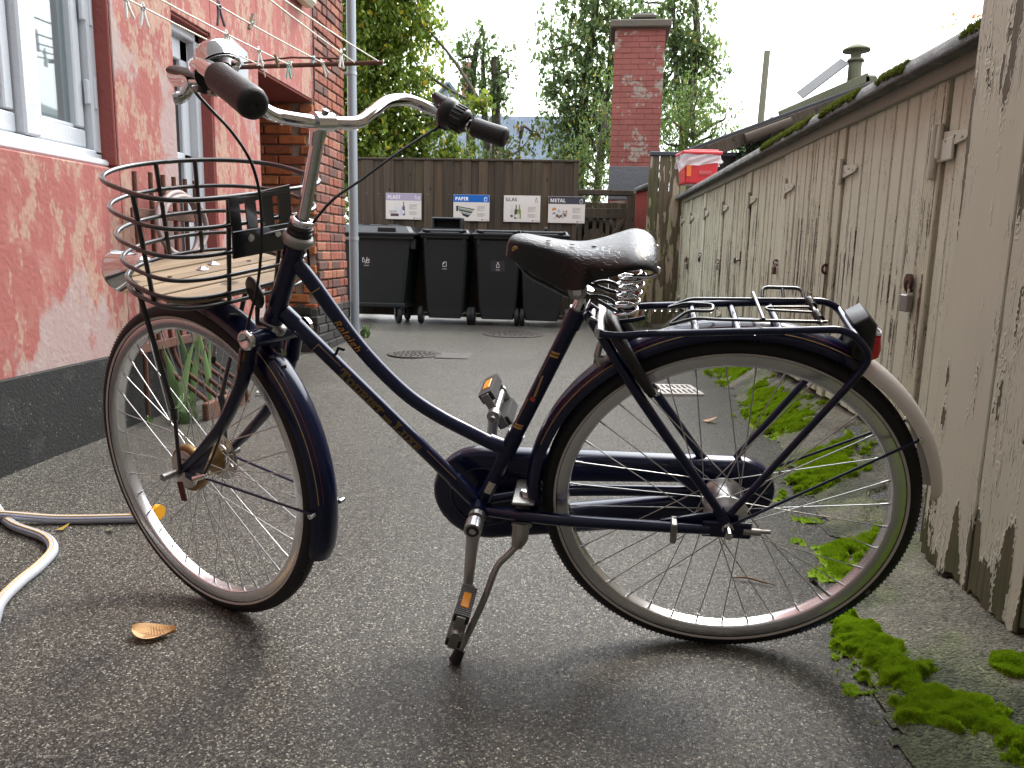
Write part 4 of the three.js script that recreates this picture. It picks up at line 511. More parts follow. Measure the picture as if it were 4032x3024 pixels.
tree('leafy_tree', 'large dense green tree turning yellow, left behind the brown fence', [-3.7, 0, -13.6], [[[[-3.7, 0, -13.6], [-3.65, 1.5, -13.6], [-3.5, 3, -13.5], [-3.6, 5.2, -13.5]], 0.14, 0.05], [[[-3.6, 1.6, -13.6], [-2.9, 2.6, -13.4], [-2.3, 3.0, -13.3], [-1.5, 3.2, -13.2]], 0.035, 0.008]],
  [[-3.67, 4.62, -13.5, 0.9], [-3.04, 4.6, -13.4, 0.6], [-3.59, 3.81, -13.3, 0.75], [-2.85, 3.95, -13.5, 0.55, 0.8], [-3.76, 2.98, -13.3, 0.75], [-2.96, 3.06, -13.3, 0.6], [-2.72, 2.95, -13.5, 0.3, 0.7], [-3.44, 2.4, -13.3, 0.65], [-4.4, 3.81, -13.6, 0.9], [-4.5, 2.6, -13.6, 0.8], [-2.64, 4.55, -13.4, 0.35, 0.5], [-1.75, 3.2, -13.2, 0.3, 0.8, 0.35], [-2.05, 2.75, -13.4, 0.3, 0.7], [-2.7, 2.5, -13.5, 0.5], [-2.1, 2.25, -13.6, 0.4, 0.9], [-3.4, 5.4, -13.5, 0.7], [-2.75, 5.3, -13.5, 0.5, 0.7], [-4.1, 5.2, -13.6, 0.8], [-3.1, 1.9, -13.4, 0.55], [-3.9, 1.8, -13.5, 0.6]], 2000, 0.105, LG);
tree('ivy_tree', 'slim pollarded trunks wrapped in ivy, in the middle before the white sky', [-2.0, 0, -16], [[[[-2.24, 0, -16], [-2.2, 2.6, -16], [-2.22, 3.9, -16], [-2.1, 4.9, -16]], 0.13, 0.05], [[[-1.7, 0, -16], [-1.68, 2.6, -16], [-1.71, 3.6, -16], [-1.74, 4.6, -16]], 0.11, 0.085], [[[-1.92, 0, -16.1], [-1.87, 2.6, -16.1], [-1.95, 3.6, -16.1], [-2.0, 4.6, -16.1]], 0.12, 0.04]],
  [[-2.16, 4.75, -15.9, 0.34, 1, 1.2], [-2.19, 4.15, -15.9, 0.28], [-1.72, 4.5, -16.1, 0.32, 1, 1.3], [-1.74, 4.0, -15.9, 0.28, 1.2], [-1.62, 3.72, -15.9, 0.25], [-1.98, 5.1, -16, 0.16, 0.7], [-2.4, 4.55, -16, 0.2, 0.5], [-1.46, 4.2, -16, 0.18, 0.5], [-1.55, 2.7, -15.7, 0.5, 0.35], [-2.3, 2.6, -15.7, 0.4, 0.5]], 1500, 0.1, [...DG.slice(0, 3), [0.12, 0.17, 0.04]]);
tree('ivy_clad_tree', 'tall bushy tree overgrown with dark ivy, left of and behind the chimney', [0.0, 0, -15.2], [[[[-0.02, 0, -15], [-0.02, 2.5, -15], [0.05, 3.8, -15], [0.2, 5.4, -15]], 0.15, 0.06], [[[0.3, 1.5, -15], [0.45, 3.4, -15], [0.5, 5.3, -15]], 0.08, 0.03]],
  [[-0.17, 4.9, -15, 0.62, 0.75], [0.39, 5.04, -15, 0.55, 0.8], [0.01, 4.16, -14.9, 0.66], [-0.23, 3.5, -14.9, 0.52], [0.29, 3.34, -14.9, 0.62, 1.2], [-0.03, 2.84, -14.9, 0.54, 1.3], [0.58, 2.7, -14.9, 0.5, 1.2], [-0.45, 3.95, -15, 0.33, 0.6], [0.1, 5.6, -15, 0.6, 0.7], [0.7, 4.2, -15, 0.5], [-0.5, 3.1, -15, 0.3, 0.5], [-0.3, 2.3, -15, 0.5], [0.75, 3.6, -15, 0.45, 0.9], [0.9, 4.9, -15, 0.45, 0.7], [-0.55, 4.5, -15, 0.35, 0.5]], 1750, 0.1, DG);
tree('ivy_clad_tree', 'tall ivy covered trunk rising to the right of the chimney', [1.9, 0, -15.2], [[[[1.85, 0, -15.2], [1.93, 2.95, -15.2], [2.07, 4.7, -15.2], [1.9, 5.8, -15.2]], 0.11, 0.05], [[[1.93, 2.9, -15.2], [1.7, 4.2, -15.1], [1.6, 5.3, -15.1]], 0.06, 0.03]],
  [[1.81, 5.1, -15.2, 0.5, 0.8], [2.08, 4.64, -15.2, 0.42], [1.95, 4.05, -15.2, 0.5], [2.3, 4.3, -15.2, 0.25, 0.6], [2.55, 4.12, -15.2, 0.16, 0.6, 0.5], [1.1, 5.4, -15.3, 0.45, 0.45], [1.67, 4.48, -15.2, 0.42], [1.7, 3.5, -15.2, 0.45], [1.9, 5.7, -15.2, 0.5, 0.7], [1.4, 5.0, -15.2, 0.35, 0.5], [1.5, 4.0, -15.2, 0.4, 0.8], [2.2, 3.5, -15.2, 0.4, 0.7]], 1600, 0.1, DG);
tree('shrub', 'light green bush right of the chimney above the dark roof', [1.9, 0, -13], [[[[1.8, 0, -13], [1.8, 1.5, -13], [1.8, 2.8, -13]], 0.05, 0.02]], [[1.79, 3.09, -13, 0.45, 0.8], [2.11, 2.74, -13, 0.42], [1.6, 2.73, -13, 0.43], [2.45, 2.62, -13, 0.28, 0.7], [1.35, 2.6, -13, 0.35], [1.75, 3.5, -13, 0.25, 0.4], [1.5, 2.3, -13, 0.4], [2.0, 2.35, -13, 0.4], [1.45, 3.0, -13.2, 0.4], [2.3, 3.0, -13.1, 0.3, 0.6], [2.75, 2.5, -13, 0.25, 0.6]], 1900, 0.085, OG, narrowLeaf);
tree('shrub', 'light green bush with yellow leaves between the gate and the chimney', [0.3, 0, -12.2], [[[[0.25, 0, -12.3], [0.25, 1.2, -12.3], [0.3, 2.6, -12.3]], 0.05, 0.02]], [[0.2, 2.3, -12.4, 0.47], [0.4, 2.62, -12.4, 0.42], [0.32, 3.15, -12.5, 0.36, 0.7], [0.28, 1.95, -12.3, 0.42], [0.5, 3.5, -12.5, 0.22, 0.5], [0.1, 1.6, -12.2, 0.4], [-0.25, 2.2, -12.4, 0.3, 0.6]], 1750, 0.085, OG, narrowLeaf);
tree('shrub', 'airy yellowing shrub in front of the slate roof', [-1.15, 0, -14], [[[[-1.15, 0, -14], [-1.1, 1.6, -14], [-1.05, 3, -14]], 0.03, 0.01], [[[-1.15, 0, -14], [-1.3, 1.8, -14], [-1.35, 2.8, -14]], 0.025, 0.01]], [[-1.1, 2.55, -14, 0.4, 0.5], [-1.35, 2.3, -14, 0.35, 0.6], [-0.85, 2.9, -14, 0.25, 0.4], [-1.5, 1.9, -14, 0.4, 0.8], [-0.9, 2.05, -14, 0.3, 0.6]], 1300, 0.09, [[0.12, 0.17, 0.05], [0.16, 0.17, 0.05], [0.35, 0.25, 0.05], [0.4, 0.22, 0.05]]);
{
  const a = thing('autumn_branch', 'small twig of orange and yellow leaves at the top right edge', 'branch', [1.49, 1.78, -3.42]);
  mesh('twig', sweep([V3(0.2, 0.05, 0), V3(0.06, 0.0, 0), V3(-0.03, -0.01, 0.01)], 0.002, { seg: 5 }), barkMat, a);
  const ms = [[0.62, 0.2, 0.04], [0.6, 0.36, 0.08], [0.3, 0.4, 0.06]].map((c) => phys(c, 0.7, { side: THREE.DoubleSide, transmission: 0.5, thickness: 0 }));
  for (let i = 0; i < 17; i++) { const l = mesh('leaf', leafGeo, ms[i % 3], a); l.scale.setScalar(rr(0.014, 0.026)); l.position.set(rr(-0.07, 0.1), rr(-0.035, 0.04), rr(-0.02, 0.02)); l.rotation.set(rr(0, 3), rr(0, 6), rr(0, 3)); }
}
{ // slate roofed house and glazed gable behind
  const h = thing('slate_house', 'distant house with a blue grey slate roof and small skylight', 'house', [-1.9, 0, -25.5]);
  mesh('wall', boxAt(3.4, 3.6, 3, 0, 1.75, 0, 0.02), std([0.4, 0.38, 0.36], 0.9), h);
  const sl = [[0.13, 0.17, 0.225], [0.15, 0.19, 0.25], [0.115, 0.15, 0.2]].map((c) => std(c, 0.6)); const roof = mesh('roof', xf(cbox(4.0, 1.9, 0.05, 0.01), 0, 4.2, 1.1, -0.62, 0, 0), sl[2], h);
  for (let r = 0; r < 14; r++) for (let k = 0; k < 15; k++) { const s = mesh('slate', cbox(0.262, 0.16, 0.016, 0.002), sl[(rnd() * 3) | 0], roof); const u = -1.9 + k * 0.27 + (r % 2) * 0.13, v = -0.9 + r * 0.135; s.rotation.x = -0.55; s.position.set(u, 4.2 + v * Math.cos(0.62), 1.1 + 0.035 - v * Math.sin(0.62)); }
  mesh('skylight', xf(cbox(0.42, 0.5, 0.06, 0.01), 0.95, 4.42, 1.0, -0.62, 0, 0), phys([0.1, 0.14, 0.2], 0.1), roof);
  mesh('drainpipe', cyl(0.05, 2.4, -1.75, 2.6, 1.62), std([0.7, 0.7, 0.72], 0.5), h);
  const g = thing('gabled_house', 'distant house with a glazed pointed gable beside a brick chimney', 'house', [-4.45, 0, -27]);
  mesh('wall', [xf(ext([[-0.85, 0], [0.75, 0], [0.75, 5.35], [-0.05, 6.3], [-0.85, 5.35]], 2, 0), 0, 0, -2, 0, 0, 0)], std([0.36, 0.4, 0.46], 0.8), g);
  mesh('glazing', xf(ext([[-0.5, 5.0], [0.42, 5.0], [0.42, 5.45], [-0.05, 6.0], [-0.5, 5.45]], 0.02, 0.001), 0, 0, 0.005), phys([0.25, 0.34, 0.42], 0.08), g);
  const wf = std([0.6, 0.64, 0.68], 0.6); mesh('glazing_bar', [boxAt(0.035, 1.0, 0.03, -0.05, 5.5, 0.04, 0.003), boxAt(0.92, 0.035, 0.03, -0.04, 5.42, 0.043, 0.003)], wf, g);
  for (const s of [-1, 1]) mesh('roof', xf(cbox(1.35, 0.09, 2.2, 0.01), -0.05 + s * 0.45, 5.86, -0.9, 0, 0, -s * 0.87), std([0.14, 0.2, 0.22], 0.7), g);
  mesh('chimney', boxAt(0.42, 1.9, 0.42, 0.55, 6.2, -0.6, 0.01), std([0.36, 0.16, 0.11], 0.9, brickTex), g);
}
// ---------------------------------------------------------------- small things on the ground
{
  const iron = std([0.045, 0.04, 0.036], 0.6, { metalness: 0.5, bumpMap: concreteTex.bumpMap, bumpScale: 0.004 });
  for (const [x, z, r, label] of [[-0.6, -7.62, 0.29, 'round iron manhole cover in front of the middle bin'], [-1.25, -5.95, 0.2, 'small round iron cover in the asphalt behind the frame']]) {
    const m = thing('manhole_cover', label, 'manhole cover', [x, gh(x, z) + 0.002, z]); mesh('lid', lathe([[0, 0.006], [r * 0.9, 0.006], [r * 0.92, 0.002], [r * 0.95, 0.002], [r, 0.007], [r * 1.06, 0.006], [r * 1.07, -0.02]], 40), iron, m);
    const st = []; for (let i = 0; i < 60; i++) { const a = i * 2.4, q = r * 0.85 * Math.sqrt(i / 60); st.push(boxAt(r * 0.09, 0.004, r * 0.09, Math.cos(a) * q, 0.008, Math.sin(a) * q, 0.001)); } mesh('studs', st, iron, m).userData.kind = 'stuff';
    if (r < 0.25) mesh('frame', boxAt(0.26, 0.008, 0.3, 0.32, 0.002, 0.02, 0.002), std([0.075, 0.073, 0.068], 0.9, { bumpMap: concreteTex.bumpMap, bumpScale: 0.006 }), m);
  }
  const g = thing('drain_grate', 'pale square drain grating in the asphalt seen through the rear wheel', 'drain grate', [0.63, gh(0.63, -4.62) + 0.006, -4.62], 0.12), gm = std([0.52, 0.5, 0.46], 0.6, { metalness: 0.2 });
  mesh('frame', [boxAt(0.25, 0.02, 0.025, 0, 0, -0.15, 0.003), boxAt(0.25, 0.02, 0.025, 0, 0, 0.15, 0.003), boxAt(0.025, 0.02, 0.3, -0.115, 0, 0, 0.003), boxAt(0.025, 0.02, 0.3, 0.115, 0, 0, 0.003), boxAt(0.25, 0.02, 0.03, 0, 0, 0, 0.003)], gm, g);
  for (let i = 0; i < 6; i++) mesh('bar', boxAt(0.016, 0.02, 0.3, -0.08 + i * 0.032, -0.001, 0, 0.002), gm, g);
  mesh('pit', boxAt(0.24, 0.006, 0.3, 0, -0.0065, 0, 0.001), darkInside, g);
}
{ // big beech leaf with veins, other fallen leaves, twig
  const L = 0.092, P = [], U = [], I = [], nx = 32, ny = 14;
  for (let i = 0; i <= nx; i++) for (let j = 0; j <= ny; j++) { const t = i / nx, s = j / ny * 2 - 1, w = 0.029 * Math.pow(Math.sin(PI * Math.pow(t, 0.78)), 0.72) * (1 + 0.05 * Math.abs(((t * 13) % 1) - 0.5)), x = (t - 0.5) * L, z = s * w, rib = 0.0016 * Math.abs((((t - Math.abs(s) * 0.22) * 11) % 1 + 1) % 1 - 0.5) * Math.min(1, 6 * (1 - Math.abs(s)) + 0.4); P.push(x, 0.0045 + rib + 0.009 * Math.pow(Math.abs(s), 1.6) * (s < 0 ? 1.1 : 0.7) + 0.008 * Math.pow(2 * t - 1, 2) + (Math.abs(s) < 0.08 ? -0.0012 : 0), z + 0.007 * Math.sin(t * 2.6)); U.push(t, j / ny); if (i && j) { const a = (i - 1) * (ny + 1) + j - 1, b = a + ny + 1; I.push(a, a + 1, b, b, a + 1, b + 1); } }
  const fl = thing('fallen_leaf', 'large curled pale brown leaf lying on the asphalt at the lower left', 'leaf', [-0.865, gh(-0.865, -1.45), -1.455], 0.12);
  const lm = phys([0.6, 0.37, 0.165], 0.7, { side: THREE.DoubleSide, transmission: 0.15, thickness: 0 });
  mesh('blade', rawGeo(P, U, I), lm, fl); for (let k = 0; k < 11; k++) for (const q of [-1, 1]) { const t = 0.12 + k * 0.07, x = (0.5 - t) * L, w = 0.026 * Math.pow(Math.sin(PI * Math.pow(1 - t, 0.78)), 0.72), zc = 0.007 * Math.sin((1 - t) * 2.6); mesh('vein', sweep([V3(x, 0.0062, zc), V3(x - 0.006, 0.0078, zc + q * w * 0.5), V3(x - 0.011, 0.0055 + 0.009 * (q < 0 ? 1.1 : 0.7) * 0.8 + 0.008 * Math.pow(2 * t - 1, 2), zc + q * w * 0.93)], 0.0006, { seg: 4, smooth: 6 }), std([0.36, 0.19, 0.08], 0.8), fl); }
  mesh('midrib', sweep([V3(L * 0.54, 0.012, 0.004), V3(L * 0.3, 0.0062, 0.0055), V3(0, 0.0035, 0.0068), V3(-L * 0.45, 0.009, 0.001)], [0.0011, 0.001, 0.0008, 0.0004], { seg: 6, smooth: 14 }), std([0.3, 0.13, 0.06], 0.7), fl);
  const small = (x, z, s, c, label, ry) => { const o = thing('fallen_leaf', label, 'leaf', [x, gh(x, z) + 0.006, z], ry); const b = mesh('blade', leafGeo, phys(c, 0.75, { side: THREE.DoubleSide, transmission: 0.2, thickness: 0 }), o); b.scale.setScalar(s); b.rotation.x = 1.25; };
  small(0.65, -3.77, 0.075, [0.5, 0.26, 0.11], 'tan fallen leaf seen through the upper rear wheel', 1.2); small(0.43, -1.52, 0.022, [0.3, 0.17, 0.1], 'tiny brown leaf under the rear tyre', 0.4); small(-1.47, -2.0, 0.04, [0.45, 0.3, 0.03], 'yellow green leaf beside the garden hose', 2.2); small(-1.33, -2.02, 0.035, [0.12, 0.13, 0.04], 'dark leaf lying near the hose end', 1.4); small(0.6, -1.72, 0.03, [0.36, 0.14, 0.07], 'reddish leaf at the mossy edge behind the rear tyre', 0.9); small(0.55, -2.4, 0.04, [0.55, 0.45, 0.3], 'pale leaf lying in the moss near the apron', 2.5);
  const tw = thing('twig', 'short brown twig on the asphalt inside the rear wheel outline', 'twig', [0.47, gh(0.47, -1.86) + 0.005, -1.86], -0.2); mesh('stick', sweep([V3(-0.05, 0, 0), V3(-0.015, 0.004, -0.004), V3(0.02, 0.002, 0.004), V3(0.055, 0, 0.01)], [0.002, 0.003, 0.0028, 0.0015], { seg: 6, smooth: 12 }), std([0.16, 0.09, 0.05], 0.85), tw);
  const lt = thing('litter', 'small crumpled white scrap on the asphalt behind the fork', 'litter', [-1.72, 0, -4.12]); mesh('scrap', xf(cbox(0.09, 0.014, 0.03, 0.006), 0, 0.008, 0, 0, 0.2, 0.05), std([0.7, 0.7, 0.7], 0.6), lt);
}
// ---------------------------------------------------------------- moss
{
  const mossK = (x, z) => { // 0 none .. 1 thick
    const e = apronEdge(z), n = fbm(x * 11 + 5, z * 11 + 50, 999, 999, 4, 21), n2 = fbm(x * 3.2 + 9, z * 3.2 + 60, 999, 999, 3, 33);
    if (z > -1.72) { const lk = (T) => { for (let i = 1; i < T.length; i++) if (z <= T[i][0]) return mix(T[i - 1][1], T[i][1], clamp((z - T[i - 1][0]) / (T[i][0] - T[i - 1][0]))); return T[T.length - 1][1]; }, a = lk([[-1.7, 0.61], [-1.5, 0.585], [-1.36, 0.577], [-1.28, 0.6], [-1.2, 0.645], [-1.1, 0.69], [-0.9, 0.74]]), b = lk([[-1.7, 0.645], [-1.5, 0.69], [-1.36, 0.715], [-1.25, 0.755], [-1.15, 0.795], [-0.9, 0.86]]); const c = (a + b) / 2, w = (b - a) / 2, d = Math.abs(x - c) / w, n3 = fbm(x * 40 + 5, z * 40 + 90, 9999, 9999, 3, 51); const k = 1.1 - d + 1.9 * (n - 0.5) + 1.5 * (n3 - 0.5); const far = sstep(0.76, 0.8, x) * sstep(-1.48, -1.38, z) * sstep(0.55, 0.6, n) * 0.7, thin = d < 1.7 && x < c ? sstep(0.6, 0.7, n3) * 0.1 : 0; return clamp(Math.max(k, far, thin) * sstep(-1.72, -1.66, z)); }
    const w = z < -4 ? 0.11 : 0.14, c = mix(e + 0.02, e + 0.12, sstep(-2, -3, z)) - 0.02, d = Math.abs(x - c) / w, patch = sstep(0.4, 0.56, n2 + 0.06 * Math.sin(z * 6)), n3 = fbm(x * 34 + 5, z * 34 + 90, 9999, 9999, 3, 51); return clamp((0.85 - d + 1.3 * (n - 0.5) + 2.2 * (n3 - 0.5)) * patch * sstep(-1.85, -2.1, z)) * sstep(-8.8, -7, z);
  };
  const cells = (x0, x1, z0, z1, st) => { const nx = Math.round((x1 - x0) / st), nz = Math.round((z1 - z0) / st), id = new Map(), P = [], C = [], I = []; const H = (i, j) => { const x = x0 + i * st, z = z0 + j * st, k = mossK(x, z); return [x, z, k]; }; const vtx = (i, j) => { const q = i * 100000 + j; if (id.has(q)) return id.get(q); const [x, z, k] = H(i, j), b = vn(x * 38, z * 38, 9999, 9999, 41), b2 = vn(x * 85, z * 85, 9999, 9999, 42); const y = gh(x, z) + 0.004 + sstep(0, 0.6, k) * (0.006 + 0.015 * b + 0.006 * b2) - (k <= 0.02 ? 0.006 : 0), f = 0.75 + 0.5 * fbm(x * 16, z * 16 + 99, 999, 999, 3, 45); P.push(x, y, z); C.push(0.16 * f, 0.26 * f, 0.008 * f); id.set(q, P.length / 3 - 1); return P.length / 3 - 1; };
    for (let i = 0; i < nx; i++) for (let j = 0; j < nz; j++) if (H(i + 0.5, j + 0.5)[2] > 0.03) { const a = vtx(i, j), b = vtx(i + 1, j), c = vtx(i, j + 1), d = vtx(i + 1, j + 1); I.push(a, c, b, b, c, d); } const g = rawGeo(P, null, I); g.setAttribute('color', new THREE.Float32BufferAttribute(C, 3)); return g; };
  const mm = std(0xffffff, 1, { vertexColors: true });
  const tuft = (() => { const P = [], I = []; for (let k = 0; k < 5; k++) { const a = k * 1.257 + 0.3, o = k * 3, c = Math.cos(a), s = Math.sin(a), t = k === 4 ? 0.1 : 0.55; P.push(-s * 0.11, 0, c * 0.11, s * 0.11, 0, -c * 0.11, c * t, 1 - 0.2 * t, s * t); I.push(o, o + 1, o + 2); } return rawGeo(P, null, I); })();
  const tm = phys([1, 1, 1], 0.9, { side: THREE.DoubleSide, transmission: 0.5, thickness: 0, specularIntensity: 0.2 });
  for (const [nm, label, x0, x1, z0, z1, st, nT, sz] of [['moss', 'thick bright green moss cushions along the concrete edge at the lower right', 0.48, 0.95, -1.74, -0.95, 0.005, 90000, 0.0075], ['moss', 'bands of moss along the apron seen through the rear wheel', 0.62, 1.22, -8.2, -1.85, 0.02, 60000, 0.013]]) {
    const o = tag(mesh(nm, cells(x0, x1, z0, z1, st), mm), label, 'moss', null, 'stuff');
    const pts = []; let guard = 0; while (pts.length < nT && guard++ < nT * 12) { const x = rr(x0, x1), z = z0 + (z1 - z0) * (z0 < -4 ? Math.pow(rnd(), 0.6) : rnd()), k = mossK(x, z); if (rnd() < k * 1.6) pts.push([x, z, k]); }
    const im = new THREE.InstancedMesh(tuft, tm, pts.length), m = new THREE.Matrix4(), q = new THREE.Quaternion(), e = new THREE.Euler(), c = new THREE.Color();
    pts.forEach(([x, z, k], i) => { const b = vn(x * 38, z * 38, 9999, 9999, 41), b2 = vn(x * 85, z * 85, 9999, 9999, 42), s = sz * rr(0.6, 1.3) * (0.5 + 0.5 * sstep(0, 0.4, k)); e.set(rr(-0.4, 0.4), rr(0, 6.3), rr(-0.4, 0.4)); m.compose(V3(x, gh(x, z) + 0.003 + sstep(0, 0.6, k) * (0.006 + 0.015 * b + 0.006 * b2), z), q.setFromEuler(e), V3(s, s, s)); im.setMatrixAt(i, m); const f = rr(0.7, 1.35) * (0.75 + 0.5 * fbm(x * 16, z * 16 + 99, 999, 999, 3, 45)), w = rnd(); c.setRGB((w < 0.06 ? 0.4 : 0.28) * f, 0.44 * f, 0.012 * f); im.setColorAt(i, c); });
    im.name = 'moss_tufts'; im.userData.kind = 'stuff'; im.castShadow = im.receiveShadow = true; o.add(im);
  }
  // moss on the felt roof edge, ivy on the lean-to, creeper at the panel
  const list = [], cl = [[-4.9, -3.95, 1], [-3.75, -3.3, 0.8], [-3.1, -2.85, 0.7], [-2.45, -2.25, 0.6]]; for (const [a, b, d] of cl) for (let i = 0; i < 2600 * d * (b - a); i++) { const t = rnd(); list.push([rr(a, b), t]); }
  const rm = new THREE.InstancedMesh(tuft, tm, list.length), m = new THREE.Matrix4(), c = new THREE.Color(); list.forEach(([z, t], i) => { const q = clamp(0.05 + 0.95 * t + 0.5 * (vn(z * 30, 3, 999, 999, 5) - 0.5), 0, 1), x = SX - 0.1 + 0.03 * q * q, y = 1.443 + 0.046 * q, s = rr(0.01, 0.02); m.compose(V3(x, y, z), new THREE.Quaternion().setFromEuler(new THREE.Euler(rr(-0.5, 0.5), rr(0, 6), 0.9)), V3(s, s, s)); rm.setMatrixAt(i, m); const f = rr(0.6, 1.2); c.setRGB(0.085 * f, 0.105 * f, 0.012 * f); rm.setColorAt(i, c); });
  rm.name = numbered('roof_moss'); rm.castShadow = rm.receiveShadow = true; tag(rm, 'clumps of moss growing along the felt edge of the locker roof', 'moss', null, 'stuff'); scene.add(rm);
  const ivy = thing('ivy', 'dark ivy hanging over the edge of the lean-to roof', 'plant', [2.4, 2.2, -8.9]); leaves(Array.from({ length: 900 }, () => { const t = rr(-0.7, 0.65); return V3(t, 0.08 + t * 0.38 - 0.34 * rnd(), rr(0, 0.12)); }), 0.075, [[0.035, 0.075, 0.035], [0.05, 0.1, 0.05], [0.08, 0.14, 0.07], [0.1, 0.14, 0.05]], ivy).name = 'foliage';
  const cr = thing('creeper', 'thin pale green creeper climbing the edge of the brown panel', 'plant', [0.72, 0, -8.8]); mesh('stem', sweep([V3(0.02, 0, 0), V3(0, 0.5, 0.02), V3(0.05, 0.9, 0.01), V3(0.0, 1.2, 0)], 0.004, { seg: 5, smooth: 12 }), barkMat, cr); leaves(Array.from({ length: 90 }, () => V3(rr(-0.07, 0.12), rr(0.1, 1.1), rr(-0.02, 0.08))), 0.055, [[0.14, 0.24, 0.05], [0.1, 0.18, 0.04], [0.2, 0.28, 0.06], [0.3, 0.3, 0.08]], cr).name = 'foliage';
  const ge = thing('weed', 'low weeds on the mossy ground below the gate', 'plant', [0.55, 0, -9.0]); leaves(Array.from({ length: 260 }, () => V3(rr(-0.5, 0.35), rr(0, 0.13), rr(-0.2, 0.2))), 0.05, [[0.08, 0.15, 0.03], [0.06, 0.12, 0.03], [0.12, 0.2, 0.04], [0.35, 0.28, 0.05]], ge).name = 'foliage';
}
// ---------------------------------------------------------------- the bicycle
// own axes: a forward from the rear axle, v up, n towards its left side; the whole leans on its kickstand
const bike = thing('bicycle', 'dark navy city bicycle with front basket and rear rack leaning on its kickstand', 'bicycle');
{
  const RC = V3(0.30046, 0.34544, -1.44876), RF = V3(-0.99809, 0, -0.06185), RV = V3(-0.0181, 0.95622, 0.29209), RN = V3(-0.05914, -0.29266, 0.95439), H = 0.352;
  bike.quaternion.setFromRotationMatrix(new THREE.Matrix4().makeBasis(RF.clone().negate(), RV, RN)); bike.position.copy(RC.clone().addScaledVector(RV, -H));
  const P = (a, v, n = 0) => V3(-a, v + H, n), PP = (l) => l.map((p) => P(...p));
  const fr = (o, F, V, N) => new THREE.Matrix4().makeBasis(V3(F[0], -F[1], -F[2]), V3(-V[0], V[1], V[2]), V3(-N[0], N[1], N[2])).setPosition(-o[0], o[1] + H, o[2]);
  const FM = fr([1.10355, -0.01435, -0.04945], [0.91394, -0.11877, -0.38808], [0.04562, 0.98023, -0.19255], [0.40327, 0.15828, 0.90129]);
  const BM = fr([0.98949, 0.59166, -0.10808], [0.88034, 0.10592, -0.46236], [-0.13666, 0.99005, -0.03341], [0.45422, 0.0926, 0.88606]);
  const Q = (a, v, n = 0) => V3(-a, v, n).applyMatrix4(FM), QQ = (l) => l.map((p) => Q(...p)), RM = new THREE.Matrix4().setPosition(0, H, 0);
  const put = (n, g, m, parent = bike) => mesh(n, g, m, parent);
  const fm = (g) => g.applyMatrix4(FM);
  // text or device printed on a tube: a curved patch hugging it
  const printMat = (w, h, draw) => new THREE.MeshStandardMaterial({ map: canvasTex(w, h, draw), transparent: true, roughness: 0.4 });
  function tubePatch(pts, r, a0, a1, ref, rev) { const n = pts.length, m = 8, A = [], U = [], I = []; let len = [0]; for (let i = 1; i < n; i++) len.push(len[i - 1] + pts[i].distanceTo(pts[i - 1])); for (let i = 0; i < n; i++) { const t = pts[Math.min(n - 1, i + 1)].clone().sub(pts[Math.max(0, i - 1)]).normalize(), N = ref.clone().sub(t.clone().multiplyScalar(ref.dot(t))).normalize(), B = V3().crossVectors(t, N); for (let j = 0; j <= m; j++) { const a = mix(a0, a1, j / m), d = N.clone().multiplyScalar(Math.cos(a)).add(B.clone().multiplyScalar(Math.sin(a))); const p = pts[i].clone().addScaledVector(d, r); A.push(p.x, p.y, p.z); U.push(len[i] / len[n - 1], 1 - j / m); if (i && j) { const k = (i - 1) * (m + 1) + j - 1, l = k + m + 1; I.push(k, l, k + 1, k + 1, l, l + 1); } } } return rawGeo(A, U, I); }
  // ---- frame
  const N1 = V3(0, 0, 1);
  put('head_tube', [sweep(PP([[0.862, 0.339], [0.789, 0.5]]), 0.0175, { seg: 18 }), sweep(PP([[0.858, 0.349], [0.852, 0.363]]), 0.0186, { seg: 18 }), sweep(PP([[0.8, 0.475], [0.792, 0.493]]), 0.0186, { seg: 18 })], navy);
  const dt = [[0.836, 0.368], [0.478, -0.04]];
  put('down_tube', [sweep(PP(dt), 0.0145, { seg: 18 }), sweep(PP([[0.836, 0.368], [0.815, 0.344]]), 0.0165, { seg: 18 }), sweep(PP([[0.53, 0.02], [0.49, -0.026]]), 0.0163, { seg: 18 })], navy);
  const top = [[0.802, 0.474], [0.769, 0.425], [0.735, 0.367], [0.7, 0.31], [0.657, 0.254], [0.605, 0.2], [0.549, 0.161], [0.493, 0.131], [0.436, 0.103], [0.41, 0.1]];
  const topC = new THREE.CatmullRomCurve3(PP(top), false, 'centripetal');
  const tt = put('top_tube', [sweep(PP(top), 0.0138, { seg: 18, smooth: 40 }), sweep(PP([[0.455, 0.113], [0.412, 0.096]]), 0.0156, { seg: 18 })], navy);
  put('seat_tube', [sweep(PP([[0.478, -0.04], [0.288, 0.386]]), 0.0146, { seg: 18 }), sweep(PP([[0.3, 0.36], [0.286, 0.391]]), 0.0172, { seg: 18 }), sweep(PP([[0.425, 0.08], [0.4, 0.135]]), 0.0165, { seg: 18 })], navy);
  const bb = put('bottom_bracket', [sweep(PP([[0.478, -0.04, -0.036], [0.478, -0.04, 0.036]]), 0.0215, { seg: 22 })], navy); put('bearing_cup', sweep(PP([[0.478, -0.04, 0.036], [0.478, -0.04, 0.048]]), [0.018, 0.016], { seg: 22 }), dullSteel, bb);
